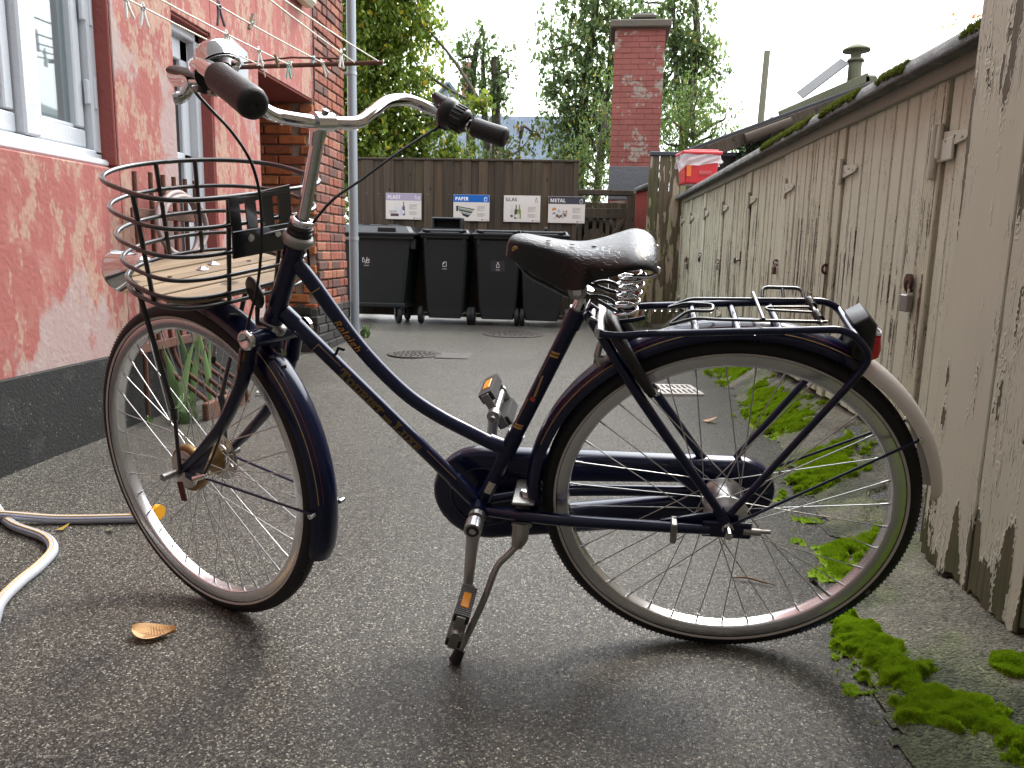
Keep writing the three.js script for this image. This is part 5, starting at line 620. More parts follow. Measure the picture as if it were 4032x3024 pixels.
  for (const s of [1, -1]) {
    put('chain_stay', [sweep(PP([[0.46, -0.038, 0.022 * s], [0.38, -0.03, 0.04 * s], [0.31, -0.026, 0.05 * s], [0.03, -0.014, 0.063 * s]]), [0.011, 0.0125, 0.0125, 0.0105], { seg: 14, smooth: 20 }), boxAt(0.09, 0.036, 0.006, 0.0, H - 0.012, 0.0635 * s, 0.003)], navy);
    put('seat_stay', [sweep(PP([[0.272, 0.392, 0.02 * s], [0.248, 0.365, 0.035 * s], [0.2, 0.293, 0.05 * s], [0.164, 0.239, 0.056 * s], [0.012, 0.022, 0.064 * s]]), [0.008, 0.0098, 0.0098, 0.0095, 0.008], { seg: 12, smooth: 24 }), sweep(PP([[0.02, 0.034, 0.064 * s], [0, -0.006, 0.064 * s]]), 0.011, { seg: 10, flat: [1, 0.35], up: V3(1, 0, 0) })], navy);
  }
  put('seat_clamp', [sweep(PP([[0.262, 0.382, -0.022], [0.262, 0.382, 0.03]]), 0.006, { seg: 6 }), sweep(PP([[0.262, 0.382, 0.026], [0.262, 0.382, 0.034]]), 0.0095, { seg: 6 })], dullSteel);
  put('chain_guard_band', [boxAt(0.012, 0.034, 0.03, -0.096, H - 0.018, 0.06, 0.002), cyl(0.006, 0.014, -0.096, H - 0.04, 0.066, PI / 2, 0, 0, 10)], dullSteel);
  // lettering and lines
  const dp = (t) => P(mix(dt[0][0], dt[1][0], t), mix(dt[0][1], dt[1][1], t)), g1 = 0.0147;
  const letters = (w, h, txt, font, col, tw, edge) => printMat(w, h, (x) => { x.clearRect(0, 0, w, h); x.textAlign = 'center'; x.textBaseline = 'middle'; const ws = txt.map(([s, gap, fs]) => { x.font = fs; return x.measureText(s).width + gap; }), tot = ws.reduce((p, q) => p + q, 0); x.textAlign = 'left'; x.textBaseline = 'alphabetic'; x.save(); x.scale((w - 12) / tot, 1); let cx = 6; txt.forEach(([s, gap, fs], i) => { x.font = fs; if (edge) { x.lineWidth = 5; x.strokeStyle = edge; x.strokeText(s, cx, h * 0.8); } x.fillStyle = col; x.fillText(s, cx, h * 0.8); cx += ws[i]; }); x.restore(); });
  put('lettering', tubePatch(range(0.275, 0.68, 12).map(dp), g1, -0.95, 0.72, N1), letters(1024, 96, [['T', 0, 'bold 96px serif'], ['OURIST', 20, 'bold 74px serif'], ['DE', 20, 'bold 46px serif'], ['L', 0, 'bold 96px serif'], ['UXE', 0, 'bold 74px serif']], '', '#5e4a1c', 0, '#8a6f30')); bike.children[bike.children.length - 1].material.roughness = 0.35;
  put('lettering', tubePatch(range(0.235, 0.355, 10).map((t) => topC.getPoint(t)), 0.014, -0.85, 0.75, N1), letters(512, 110, [['Raleigh', 0, 'italic bold 92px sans-serif']], '', '#a8791f'), tt);
  for (const [t0, t1, a] of [[0.16, 0.27, -0.75], [0.16, 0.27, 0.5], [0.7, 0.86, -0.75], [0.7, 0.86, 0.5]]) put('pinstripe', tubePatch(range(t0, t1, 4).map(dp), g1, a, a + 0.06, N1), gold);
  for (const t of [0.16, 0.86]) put('pinstripe', tubePatch([dp(t), dp(t + 0.0025)], g1, -0.85, 1.9, N1), gold);
  for (const t of [0.13, 0.9]) put('pinstripe', tubePatch([topC.getPoint(t), topC.getPoint(t + 0.003)], 0.014, -0.85, 1.9, N1), gold, tt);
  const sp = (t) => P(mix(0.478, 0.284, t), mix(-0.04, 0.394, t));
  put('badge', tubePatch(range(0.42, 0.84, 6).map(sp), 0.0148, -1.1, 0.35, N1), printMat(512, 96, (x, w, h) => { x.clearRect(0, 0, w, h); x.fillStyle = '#b08a4a'; for (const [p, q] of [[14, 26], [30, 42], [440, 452], [458, 470]]) { x.beginPath(); x.moveTo(p, 10); x.lineTo(q, 10); x.lineTo(q + 12, 90); x.lineTo(p + 12, 90); x.fill(); } x.strokeStyle = '#b08a4a'; x.lineWidth = 5; x.beginPath(); x.moveTo(40, 16); x.lineTo(190, 16); x.moveTo(320, 16); x.lineTo(440, 16); x.stroke(); x.strokeStyle = '#a88a54'; for (let i = 0; i < 9; i++) { x.beginPath(); x.ellipse(226 + i * 13, 60 - i * 2, 9, 4, 0.7, 0, 7); x.stroke(); } x.fillStyle = '#a03a26'; x.fillRect(192, 34, 22, 44); }));
  put('frame_sticker', tubePatch([sp(0.09), sp(0.15)], 0.0149, -0.5, 0.5, N1), std([0.5, 0.48, 0.42], 0.4)); put('cable_stop', sweep(PP([[0.745, 0.283, 0], [0.735, 0.3, 0.004], [0.722, 0.3, 0.012]]), 0.003, { seg: 6 }), blackPl);
  // ---- wheels
  const ring = (R, pr, seg = 120) => { const A = [], U = [], I = [], m = pr.length; for (let i = 0; i <= seg; i++) { const a = i / seg * 2 * PI, c = Math.cos(a), s = Math.sin(a); pr.forEach(([r, n], j) => { A.push(c * r, s * r, n); U.push(a * R, j * 0.01); if (i && j) { const k = (i - 1) * m + j - 1, l = k + m; I.push(k, k + 1, l, l, k + 1, l + 1); } }); } const g = rawGeo(A, U, I); const nn = g.attributes.normal; for (let j = 0; j < m; j++) { const b = seg * m + j; for (const [q, o] of [[b, j]]) nn.setXYZ(q, nn.getX(o), nn.getY(o), nn.getZ(o)); } return g; };
  function wheel(M, hubR, fl, cross, seed0) {
    const w = new THREE.Group(); w.name = 'wheel'; bike.add(w); M.decompose(w.position, w.quaternion, w.scale);
    const ty = []; for (let i = 0; i <= 18; i++) { const a = -2.45 + i / 18 * 4.9; ty.push([0.333 + 0.019 * Math.cos(a), 0.0185 * Math.sin(a)]); }
    const tyre = put('tyre', ring(0.35, ty, 144), rubber, w);
    const kn = []; for (let i = 0; i < 210; i++) for (const s of [-1, 1]) { const a = (i + (s > 0 ? 0.5 : 0)) / 210 * 2 * PI, b = boxAt(0.003, 0.005, 0.008, 0, 0.3478, s * 0.0085, 0.0006); kn.push(b.applyMatrix4(new THREE.Matrix4().makeRotationZ(a))); }
    put('tread', kn, rubber, tyre).userData.kind = 'stuff';
    for (const s of [1, -1]) put('reflective_stripe', ring(0.325, [[0.3228, s * 0.01685], [0.325, s * 0.01795], [0.3275, s * 0.0186]].map((p) => [p[0], p[1] + s * 0.0004]), 120), std([0.5, 0.48, 0.44], 0.35, { side: THREE.DoubleSide }), tyre);
    put('rim', ring(0.31, [[0.3215, 0.0155], [0.3225, 0.013], [0.3225, -0.013], [0.3215, -0.0155], [0.314, -0.0155], [0.303, -0.014], [0.2985, -0.011], [0.3, -0.0085], [0.297, 0], [0.3, 0.0085], [0.2985, 0.011], [0.303, 0.014], [0.314, 0.0155], [0.3215, 0.0155]], 120), std([0.78, 0.78, 0.79], 0.27, { metalness: 0.95, side: THREE.DoubleSide }), w);
    for (let k = 0; k < 36; k++) { const a = (k + 0.5) / 36 * 2 * PI, s = k % 2 ? 1 : -1, d = (k >> 1) % 2 ? 1 : -1, b = a + d * cross, e = V3(Math.cos(a) * 0.298, Math.sin(a) * 0.298, 0), h = V3(Math.cos(b) * hubR, Math.sin(b) * hubR, s * fl * (d > 0 ? 1.06 : 0.94)); put('spoke', [sweep([h, e], 0.00115, { seg: 6 }), sweep([e.clone().lerp(h, 0.055), e.clone().lerp(h, -0.006)], 0.0022, { seg: 6 })], spokeM, w); }
    const v = mesh('valve', [cyl(0.0035, 0.03, 0, 0.283, 0), cyl(0.0045, 0.018, 0, 0.264, 0, 0, 0, 0, 10)], dullSteel, w); v.rotation.z = seed0; put('valve_cap', cyl(0.005, 0.014, 0, 0.257, 0, 0, 0, 0, 10), blackPl, v);
    return w;
  }
  const rw = wheel(RM, 0.036, 0.03, 1.05, -2.3);
  rw.children.find((c) => c.name === 'valve').rotation.z = -2.3;
  put('hub', [xf(lathe([[0.004, -0.05], [0.02, -0.05], [0.026, -0.042], [0.04, -0.034], [0.041, -0.028], [0.029, -0.024], [0.028, 0], [0.029, 0.024], [0.041, 0.028], [0.04, 0.034], [0.03, 0.038], [0.03, 0.05], [0.008, 0.052]], 32), 0, 0, 0, PI / 2, 0, 0)], alu, rw);
  put('brake_arm', [xf(ext([[-0.005, -0.012], [-0.12, -0.014], [-0.12, 0.0], [-0.01, 0.03], [0.02, 0.02], [0.02, -0.02]], 0.004), -0.0, -0.008, 0.05)], navy, rw);
  put('axle', [cyl(0.005, 0.17, 0, 0, 0, PI / 2)], dullSteel, rw); put('axle_nut', [cyl(0.0105, 0.008, 0, -0.002, 0.07, PI / 2, 0, 0, 16), cyl(0.0085, 0.028, 0, -0.002, 0.083, PI / 2, 0, 0, 6)], chrome, rw);
  put('chain_tensioner', [cyl(0.007, 0.03, 0.045, -0.012, 0.064, 0, 0, PI / 2, 12), cyl(0.004, 0.02, 0.068, -0.01, 0.064, 0, 0, PI / 2, 10)], dullSteel, rw);
  const tyreText = (s, a0, a1, col) => { const A = [], U = [], I = [], n = 16; for (let i = 0; i <= n; i++) { const t = mix(a0, a1, i / n) * PI / 180; for (const [j, [r, z]] of [[0, [0.344, 0.0161]], [1, [0.337, 0.0185]], [2, [0.331, 0.0189]]]) { A.push(-Math.cos(t) * r, Math.sin(t) * r, z + 0.0006); U.push(i / n, 1 - j / 2); if (i && j) { const a = (i - 1) * 3 + j - 1; I.push(a, a + 1, a + 3, a + 3, a + 1, a + 4); } } } put('lettering', rawGeo(A, U, I), new THREE.MeshStandardMaterial({ side: THREE.DoubleSide, transparent: true, roughness: 0.6, map: canvasTex(512, 96, (x) => { x.clearRect(0, 0, 512, 96); x.fillStyle = col; x.font = 'bold 76px sans-serif'; x.textAlign = 'center'; x.textBaseline = 'middle'; x.fillText(s, 256, 50, 500); }) }), rw); };
  tyreText('ANTIPUNCTURE', 238, 219, '#3a5f86'); tyreText('bike', 214, 207, '#8a8a86');
  const fw = wheel(FM, 0.03, 0.03, 1.0, 1.1); fw.children.find((c) => c.name === 'valve').rotation.z = -0.35;
  put('hub', [xf(lathe([[0.004, -0.04], [0.018, -0.04], [0.035, -0.032], [0.036, -0.026], [0.022, -0.02], [0.022, 0.018], [0.044, 0.022], [0.052, 0.026], [0.052, 0.038], [0.047, 0.044], [0.02, 0.045], [0.004, 0.045]], 36), 0, 0, 0, PI / 2, 0, 0)], std([0.24, 0.15, 0.06], 0.45, { metalness: 0.7 }), fw);
  put('brake_cover', xf(lathe([[0.0, 0.0475], [0.041, 0.0475], [0.042, 0.0445]], 32), 0, 0, 0, PI / 2, 0, 0), std([0.55, 0.54, 0.5], 0.4, { metalness: 0.4 }), fw);
  put('cover_print', xf(new THREE.RingGeometry(0.022, 0.036, 16, 1, 0.9, 1.3), 0, 0, 0.0481), std(0xffffff, 0.5, { map: canvasTex(128, 64, (x) => { x.fillStyle = '#c9c6bd'; x.fillRect(0, 0, 128, 64); x.fillStyle = '#2a2826'; for (let i = 0; i < 5; i++) for (let k = 0; k < 6; k++) if ((i * 7 + k * 3) % 5) x.fillRect(14 + k * 17, 9 + i * 10, 13, 4); }) }), fw);
  const fin = []; for (let i = 0; i < 9; i++) { const a = i / 9 * 2 * PI; fin.push(xf(cbox(0.014, 0.02, 0.003, 0.001), Math.cos(a) * 0.038, Math.sin(a) * 0.038, -0.046, 0, 0, a)); } put('cooling_disc', [...fin, xf(new THREE.RingGeometry(0.044, 0.055, 32), 0, 0, -0.046), xf(new THREE.TorusGeometry(0.026, 0.003, 8, 30), 0, 0, -0.046)], std([0.6, 0.6, 0.58], 0.35, { metalness: 0.8, side: THREE.DoubleSide }), fw);
  put('axle_nut', [cyl(0.011, 0.008, 0, 0, 0.062, PI / 2, 0, 0, 14), cyl(0.009, 0.034, 0, 0, 0.082, PI / 2, 0, 0, 6), cyl(0.009, 0.03, 0, 0, -0.078, PI / 2, 0, 0, 6, 0.006)], dullSteel, fw); put('axle', cyl(0.005, 0.16, 0, 0, 0, PI / 2), dullSteel, fw);
  // ---- mudguards: arc section swept round the wheel; angles from straight ahead over the top
  function guard(a0, a1, M, r0 = 0.362, w = 0.031, hgt = 0.026, n = 60) { const A = [], U = [], I = [], m = 14; for (let i = 0; i <= n; i++) { const t = mix(a0, a1, i / n) * PI / 180, endf = 1 - 0.5 * Math.max(0, 1 - Math.min(i, n - i) / 2.2) * 0.3; for (let j = 0; j <= 2 * m + 1; j++) { const inn = j > m, k = inn ? 2 * m + 1 - j : j, q = (k / m) * PI, th = inn ? 0.0012 : 0, r = r0 - 0.004 + (hgt * endf - th) * Math.pow(Math.sin(q), 0.8), z = (w - th) * Math.cos(q) * endf; A.push(-Math.cos(t) * r, Math.sin(t) * r, z); U.push(t * 0.36, j * 0.005); if (i && j) { const a = (i - 1) * (2 * m + 2) + j - 1, b = a + 2 * m + 2; I.push(a, b, a + 1, a + 1, b, b + 1); } } } return rawGeo(A, U, I).applyMatrix4(M); }
  const gline = (a0, a1, M, r0, w, q, hgt = 0.026, th = 0.0016) => { const A = []; for (let i = 0; i <= 50; i++) { const t = mix(a0, a1, i / 50) * PI / 180, r = r0 - 0.004 + (hgt + 0.0003) * Math.pow(Math.sin(q), 0.8), z = (w + 0.0003) * Math.cos(q); A.push(V3(-Math.cos(t) * r, Math.sin(t) * r, z)); } return sweep(A, th * 0.5, { seg: 5 }).applyMatrix4(M); };
  const navy2 = navy.clone(); navy2.side = THREE.DoubleSide;
  const mg = put('mudguard', guard(-8, 122, RM), navy2); put('mudguard_tail', guard(122.6, 171, RM, 0.3622, 0.0312, 0.0262), std([0.62, 0.58, 0.54], 0.4, { side: THREE.DoubleSide }), mg);
  put('pinstripe', gline(20, 118, RM, 0.362, 0.031, 0.55), gold, mg); put('pinstripe', gline(20, 118, RM, 0.362, 0.031, 0.85, 0.026, 0.001), std([0.2, 0.02, 0.02], 0.4), mg);
  put('mudguard_joint', guard(118.5, 123, RM, 0.3626, 0.0316, 0.0266, 6), rubber, mg);
  const fg = put('mudguard', guard(99, 202, FM, 0.365, 0.031, 0.028), navy2); put('pinstripe', gline(128, 182, FM, 0.365, 0.031, 0.6, 0.028), gold, fg); put('pinstripe', gline(128, 182, FM, 0.365, 0.031, 0.95, 0.028, 0.001), std([0.2, 0.02, 0.02], 0.4), fg);
  put('bolt', [cyl(0.005, 0.006, 0, 0, 0), cyl(0.005, 0.006, 0.02, 0, 0.0)].map((g, i) => g.applyMatrix4(new THREE.Matrix4().makeTranslation(0.283 + i * 0.013, 0.268 - i * 0.016, 0.016))).map(fm), blackGloss, fg);
  const stay = (a, b, name, f) => put('mudguard_stay', sweep(f([a, b]), 0.0027, { seg: 7 }), navy);
  stay([-0.01, 0.003, 0.057], [-0.37, -0.03, 0.036], '', QQ); stay([-0.01, 0.003, -0.057], [-0.37, -0.03, -0.036], '', QQ); stay([0.0, -0.004, 0.066], [-0.304, 0.184, 0.036], '', PP); stay([0.0, -0.004, -0.066], [-0.304, 0.184, -0.036], '', PP);
  put('stay_nut', [[-0.372, -0.03, 0.04], [-0.372, -0.03, -0.04]].map((p) => sweep(QQ([[p[0], p[1], p[2] - 0.006], [p[0], p[1], p[2] + 0.006]]), 0.0055, { seg: 6 })), chrome); put('stay_nut', [0.037, -0.037].map((n) => sweep(PP([[-0.308, 0.186, n - 0.005], [-0.308, 0.186, n + 0.005]]), 0.005, { seg: 6 })), chrome);
  // ---- fork
  put('fork_crown', [sweep(QQ([[-0.287, 0.31, -0.07], [-0.287, 0.31, 0.07]]), 0.0165, { seg: 18 }), sweep(QQ([[-0.275, 0.288], [-0.284, 0.318]]), 0.018, { seg: 18 })], navy);
  for (const s of [1, -1]) {
    const b = put('fork_blade', [sweep(QQ([[-0.287, 0.31, 0.056 * s], [-0.27, 0.285, 0.057 * s], [-0.255, 0.247, 0.057 * s]]), 0.0152, { seg: 16 }), sweep(QQ([[-0.256, 0.25, 0.057 * s], [-0.241, 0.222, 0.057 * s], [-0.218, 0.19, 0.057 * s], [-0.168, 0.131, 0.057 * s], [-0.115, 0.085, 0.057 * s], [-0.055, 0.038, 0.056 * s], [-0.004, 0.004, 0.055 * s]]), [0.0138, 0.0136, 0.0132, 0.0122, 0.011, 0.0095, 0.008], { seg: 14, smooth: 30 })], navy);
    put('blade_cap', [fm(xf(lathe([[0, 0.001], [0.0095, 0.0015], [0.0115, 0.0045], [0.0165, 0.0045], [0.019, 0.0015], [0.0192, -0.006]], 28), 0.289, 0.311, s * 0.0725, s * PI / 2, 0, 0))], chrome, b);
    if (s > 0) put('fork_sticker', tubePatch(QQ([[-0.281, 0.3, 0.057], [-0.257, 0.251, 0.057]]), 0.0155, -0.6, 0.6, Q(0, 0, 1).sub(Q(0, 0, 0))), std(0xffffff, 0.45, { map: canvasTex(64, 32, (x) => { x.fillStyle = '#1a1718'; x.fillRect(0, 0, 64, 32); x.fillStyle = '#9a5527'; for (let i = 0; i < 26; i++) x.fillRect(4 + hash(i, 1) * 52, 3 + hash(i, 2) * 24, 3 + 6 * hash(i, 3), 3); }) }), b);
  }
  put('mudguard_bolt', [sweep(QQ([[-0.305, 0.285, 0.02], [-0.33, 0.28, 0.025]]), 0.0065, { seg: 6 })], chrome);
  const lh = (pts, at, m, parent) => { const g = lathe(pts, 28), ax = P(0.715, 0.706).sub(P(0.862, 0.339)).normalize(); return g.applyMatrix4(new THREE.Matrix4().compose(P(...at), new THREE.Quaternion().setFromUnitVectors(V3(0, 1, 0), ax), V3(1, 1, 1))); };
  put('headset_cup', lh([[0.017, 0.016], [0.019, 0.012], [0.026, 0.009], [0.0285, 0.001], [0.026, -0.008], [0.02, -0.012], [0.017, -0.012]], [0.864, 0.334]), dullSteel); put('headset_cup', lh([[0.018, -0.01], [0.024, -0.006], [0.0285, 0.002], [0.026, 0.01], [0.02, 0.014], [0.018, 0.02]], [0.787, 0.504]), dullSteel);
  put('lock_nut', [lh([[0.014, 0], [0.021, 0.001], [0.0215, 0.012], [0.014, 0.013]], [0.776, 0.532])], chrome); put('headset_spacer', lh([[0.016, 0], [0.022, 0], [0.022, 0.009], [0.019, 0.009], [0.019, 0.014], [0.022, 0.014], [0.022, 0.02], [0.016, 0.02]], [0.783, 0.513]), blackPl);
  put('stem', [sweep(PP([[0.772, 0.54], [0.719, 0.692]]), 0.0112, { seg: 20 }), sweep(PP([[0.73, 0.668], [0.722, 0.69], [0.717, 0.705]]), [0.0112, 0.0145, 0.015], { seg: 20, smooth: 6 }), sweep(QQ([[-0.46, 0.678, -0.02], [-0.46, 0.678, 0.02]]), 0.0158, { seg: 22 })], chrome);
  put('stem_bolt', [sweep(QQ([[-0.467, 0.688, 0.0], [-0.472, 0.696, 0]]), 0.006, { seg: 8 })], dullSteel);
  // ---- handlebar
  put('handlebar', sweep(QQ([[-0.556, 0.72, 0.277], [-0.52, 0.734, 0.268], [-0.49, 0.738, 0.25], [-0.472, 0.732, 0.215], [-0.468, 0.714, 0.168], [-0.468, 0.7, 0.14], [-0.461, 0.69, 0.115], [-0.457, 0.684, 0.09], [-0.46, 0.679, 0.045], [-0.46, 0.678, 0], [-0.463, 0.677, -0.03], [-0.472, 0.679, -0.072], [-0.472, 0.695, -0.108], [-0.465, 0.717, -0.16], [-0.467, 0.723, -0.215], [-0.482, 0.711, -0.255], [-0.512, 0.695, -0.273], [-0.56, 0.674, -0.281]]), 0.0109, { seg: 18, smooth: 90 }), chrome);
  const grip = (a, b, flare) => { const A = Q(...a), B = Q(...b), L = A.distanceTo(B), g = lathe([[0.011, 0], [0.0155, 0.001], [0.0168, 0.006], [0.0168, L * 0.5], [0.0178, L * 0.9], [0.0165, L * 0.97], [0.012, L], [0.003, L + 0.0015], [0.0028, L - 0.001], [0, L - 0.001]], 28); return g.applyMatrix4(new THREE.Matrix4().compose(A, new THREE.Quaternion().setFromUnitVectors(V3(0, 1, 0), B.clone().sub(A).normalize()), V3(flare, 1, flare))); };
  const gripM = std([0.009, 0.009, 0.0095], 0.5, { bumpMap: metalNoise.bumpMap, bumpScale: 0.0004 });
  put('grip', grip([-0.565, 0.717, 0.278], [-0.655, 0.674, 0.3], 1.14), gripM); put('grip', grip([-0.566, 0.672, -0.281], [-0.63, 0.648, -0.296], 1.06), gripM);
  const sh = (a, b, pts) => { const A = Q(...a), B = Q(...b); return lathe(pts, 24).applyMatrix4(new THREE.Matrix4().compose(A, new THREE.Quaternion().setFromUnitVectors(V3(0, 1, 0), B.clone().sub(A).normalize()), V3(1, 1, 1))); };
  const shf = put('gear_shifter', [sh([-0.512, 0.702, -0.272], [-0.56, 0.677, -0.281], [[0.012, -0.006], [0.026, -0.005], [0.029, 0.003], [0.028, 0.014], [0.0225, 0.017], [0.0235, 0.02], [0.0225, 0.043], [0.0185, 0.049], [0.012, 0.05]]), sweep(QQ([[-0.505, 0.717, -0.272], [-0.49, 0.735, -0.268]]), [0.017, 0.007], { seg: 8 }), sweep(QQ([[-0.508, 0.688, -0.274], [-0.5, 0.673, -0.272]]), [0.014, 0.011], { seg: 10 })], blackPl);
  const ribs = []; for (let i = 0; i < 18; i++) { const a = i / 18 * 2 * PI; ribs.push(xf(cbox(0.003, 0.022, 0.003, 0.0006), Math.cos(a) * 0.0235, 0.031, Math.sin(a) * 0.0235, 0, -a, 0)); } const A0 = Q(-0.512, 0.702, -0.272), B0 = Q(-0.56, 0.677, -0.281); put('ribs', ribs.map((g) => g.applyMatrix4(new THREE.Matrix4().compose(A0, new THREE.Quaternion().setFromUnitVectors(V3(0, 1, 0), B0.clone().sub(A0).normalize()), V3(1, 1, 1)))), blackPl, shf);
  put('gear_cable', sweep(QQ([[-0.503, 0.678, -0.27], [-0.49, 0.656, -0.22], [-0.474, 0.621, -0.15], [-0.452, 0.584, -0.09], [-0.435, 0.556, -0.04], [-0.413, 0.529, -0.02], [-0.395, 0.5, -0.008], [-0.36, 0.42, -0.03]]), 0.0026, { seg: 7, smooth: 40 }), blackPl);
  // bell: chrome dome over a base plate
  const bell = put('bell', [sh([-0.509, 0.735, 0.226], [-0.481, 0.79, 0.221], [[0.028, 0.006], [0.0285, 0.012], [0.0285, 0.024], [0.026, 0.0295], [0.02, 0.032], [0, 0.0335]])], chrome); put('bell_base', sh([-0.509, 0.735, 0.226], [-0.481, 0.79, 0.221], [[0.0, 0.0], [0.02, 0], [0.0275, 0.002], [0.0275, 0.0048], [0, 0.0052]]), chrome, bell); put('bell_clamp', [sweep(QQ([[-0.512, 0.727, 0.24], [-0.516, 0.74, 0.236]]), 0.013, { seg: 10 }), sweep(QQ([[-0.548, 0.73, 0.25], [-0.54, 0.738, 0.24]]), 0.009, { seg: 10 })], blackPl, bell); put('bell_lever', sweep(QQ([[-0.546, 0.739, 0.237], [-0.56, 0.735, 0.24]]), [0.004, 0.003], { seg: 8 }), chrome, bell);
  // brake lever
  put('brake_mount', [sweep(QQ([[-0.54, 0.724, 0.262], [-0.51, 0.729, 0.248], [-0.46, 0.734, 0.225], [-0.41, 0.742, 0.205], [-0.36, 0.752, 0.192]]), [0.019, 0.014, 0.0105, 0.011, 0.011], { seg: 12, smooth: 20, flat: [0.55, 1.15] }), sweep(QQ([[-0.535, 0.72, 0.268], [-0.522, 0.726, 0.26]]), 0.0175, { seg: 18 }), sweep(QQ([[-0.496, 0.724, 0.245], [-0.49, 0.705, 0.247]]), 0.007, { seg: 10 })], blackPl);
  put('brake_lever', [sweep(QQ([[-0.355, 0.752, 0.186], [-0.357, 0.742, 0.19], [-0.385, 0.735, 0.2], [-0.412, 0.732, 0.21], [-0.422, 0.724, 0.215], [-0.42, 0.712, 0.222], [-0.418, 0.709, 0.225], [-0.414, 0.706, 0.23], [-0.41, 0.705, 0.236]]), [0.013, 0.013, 0.011, 0.009, 0.0088, 0.0085, 0.0085, 0.01, 0.009], { seg: 12, smooth: 40, flat: [1, 0.85] }), sweep(QQ([[-0.4, 0.731, 0.206], [-0.47, 0.722, 0.23]]), 0.005, { seg: 8 })], chrome); put('brake_bolt', [sweep(QQ([[-0.512, 0.712, 0.246], [-0.512, 0.7, 0.248]]), 0.0075, { seg: 6 }), sweep(QQ([[-0.45, 0.718, 0.224], [-0.45, 0.712, 0.225]]), 0.0065, { seg: 6 })], dullSteel);
  put('brake_cable', sweep(QQ([[-0.42, 0.723, 0.21], [-0.402, 0.715, 0.19], [-0.385, 0.695, 0.155], [-0.37, 0.665, 0.11], [-0.363, 0.622, 0.075], [-0.352, 0.576, 0.055], [-0.341, 0.53, 0.047], [-0.33, 0.482, 0.045], [-0.316, 0.425, 0.048], [-0.301, 0.387, 0.05], [-0.288, 0.35, 0.057], [-0.278, 0.3, 0.072], [-0.258, 0.25, 0.07], [-0.2, 0.16, 0.066], [-0.12, 0.05, 0.06], [-0.075, 0.0, 0.056]]), 0.0027, { seg: 7, smooth: 80 }), blackPl);
  put('cable_anchor', [sweep(QQ([[-0.07, 0.012, 0.06], [-0.05, -0.016, 0.062]]), 0.005, { seg: 8 }), sweep(QQ([[-0.085, 0.005, 0.055], [-0.06, -0.002, 0.068]]), 0.007, { seg: 6 })], chrome);
  put('reaction_arm', fm(xf(ext([[0.012, -0.012], [0.05, -0.02], [0.12, 0.075], [0.105, 0.085], [0.02, 0.02]], 0.003), 0.0, 0, 0.052)), navy);
  // ---- basket on the steering
  const bl = (fr, off = 0, n = 90) => { const w = mix(0.1888, 0.1627, fr) + off, l = mix(0.1412, 0.1194, fr) + off, o = []; for (let i = 0; i < n; i++) { const t = i / n * 2 * PI, c = Math.cos(t), s = Math.sin(t), p = c > 0 ? 0.925 : 0.525; o.push(bpt(Math.sign(c) * Math.pow(Math.abs(c), p) * l, -0.2024 * fr, Math.sign(s) * Math.pow(Math.abs(s), p) * w)); } return o; };
  const bpt = (a, v, n) => V3(-a, v, n).applyMatrix4(BM), rp = (tdeg, fr, off = 0) => { const t = tdeg * PI / 180, c = Math.cos(t), s = Math.sin(t), p = c > 0 ? 0.925 : 0.525, w = mix(0.1888, 0.1627, fr) + off, l = mix(0.1412, 0.1194, fr) + off; return bpt(Math.sign(c) * Math.pow(Math.abs(c), p) * l, -0.2024 * fr, Math.sign(s) * Math.pow(Math.abs(s), p) * w); };
  const basket = new THREE.Group(); basket.name = 'basket'; bike.add(basket);
  for (const fr of [0, 0.254, 0.507, 0.73, 0.906, 1]) put('wire_ring', sweep(bl(fr), fr ? 0.0041 : 0.0046, { seg: 9, closed: true }), blackGloss, basket);
  for (const t of [98, 7, 344, 262]) put('upright', sweep(range(0, 1, 8).map((f) => rp(t, f, -0.004)), 0.0044, { seg: 9 }), blackGloss, basket);
  for (const t of [173, 187]) put('upright', sweep(range(0, 1, 8).map((f) => rp(t, f, -0.004)), 0.0044, { seg: 9 }), blackGloss, basket);
  const bmX = (g) => g.applyMatrix4(BM);
  put('mounting_plate', [bmX(xf(ext([[-0.066, 0.004], [0.066, 0.004], [0.066, -0.1], [-0.066, -0.1]], 0.003, 0.0005, [-0.046, -0.012, 0.025].map((x) => [[x, -0.01], [x + 0.013, -0.01], [x + 0.013, -0.062], [x, -0.062]])), 0.141, 0, 0, 0, PI / 2, 0.09)), bmX(xf(cbox(0.004, 0.05, 0.128, 0.001), 0.146, -0.085, 0))], blackGloss, basket);
  put('plate_bolt', [-0.03, 0.03].map((n) => bmX(cyl(0.007, 0.01, 0.15, -0.074, n, 0, 0, PI / 2, 10))), chrome, basket);
  put('bracket', [sweep([bpt(-0.142, -0.075, -0.012), Q(-0.352, 0.505, 0), P(0.79, 0.51, 0)], 0.019, { seg: 4, flat: [0.09, 1], up: V3(0, 1, 0) })], galv, basket);
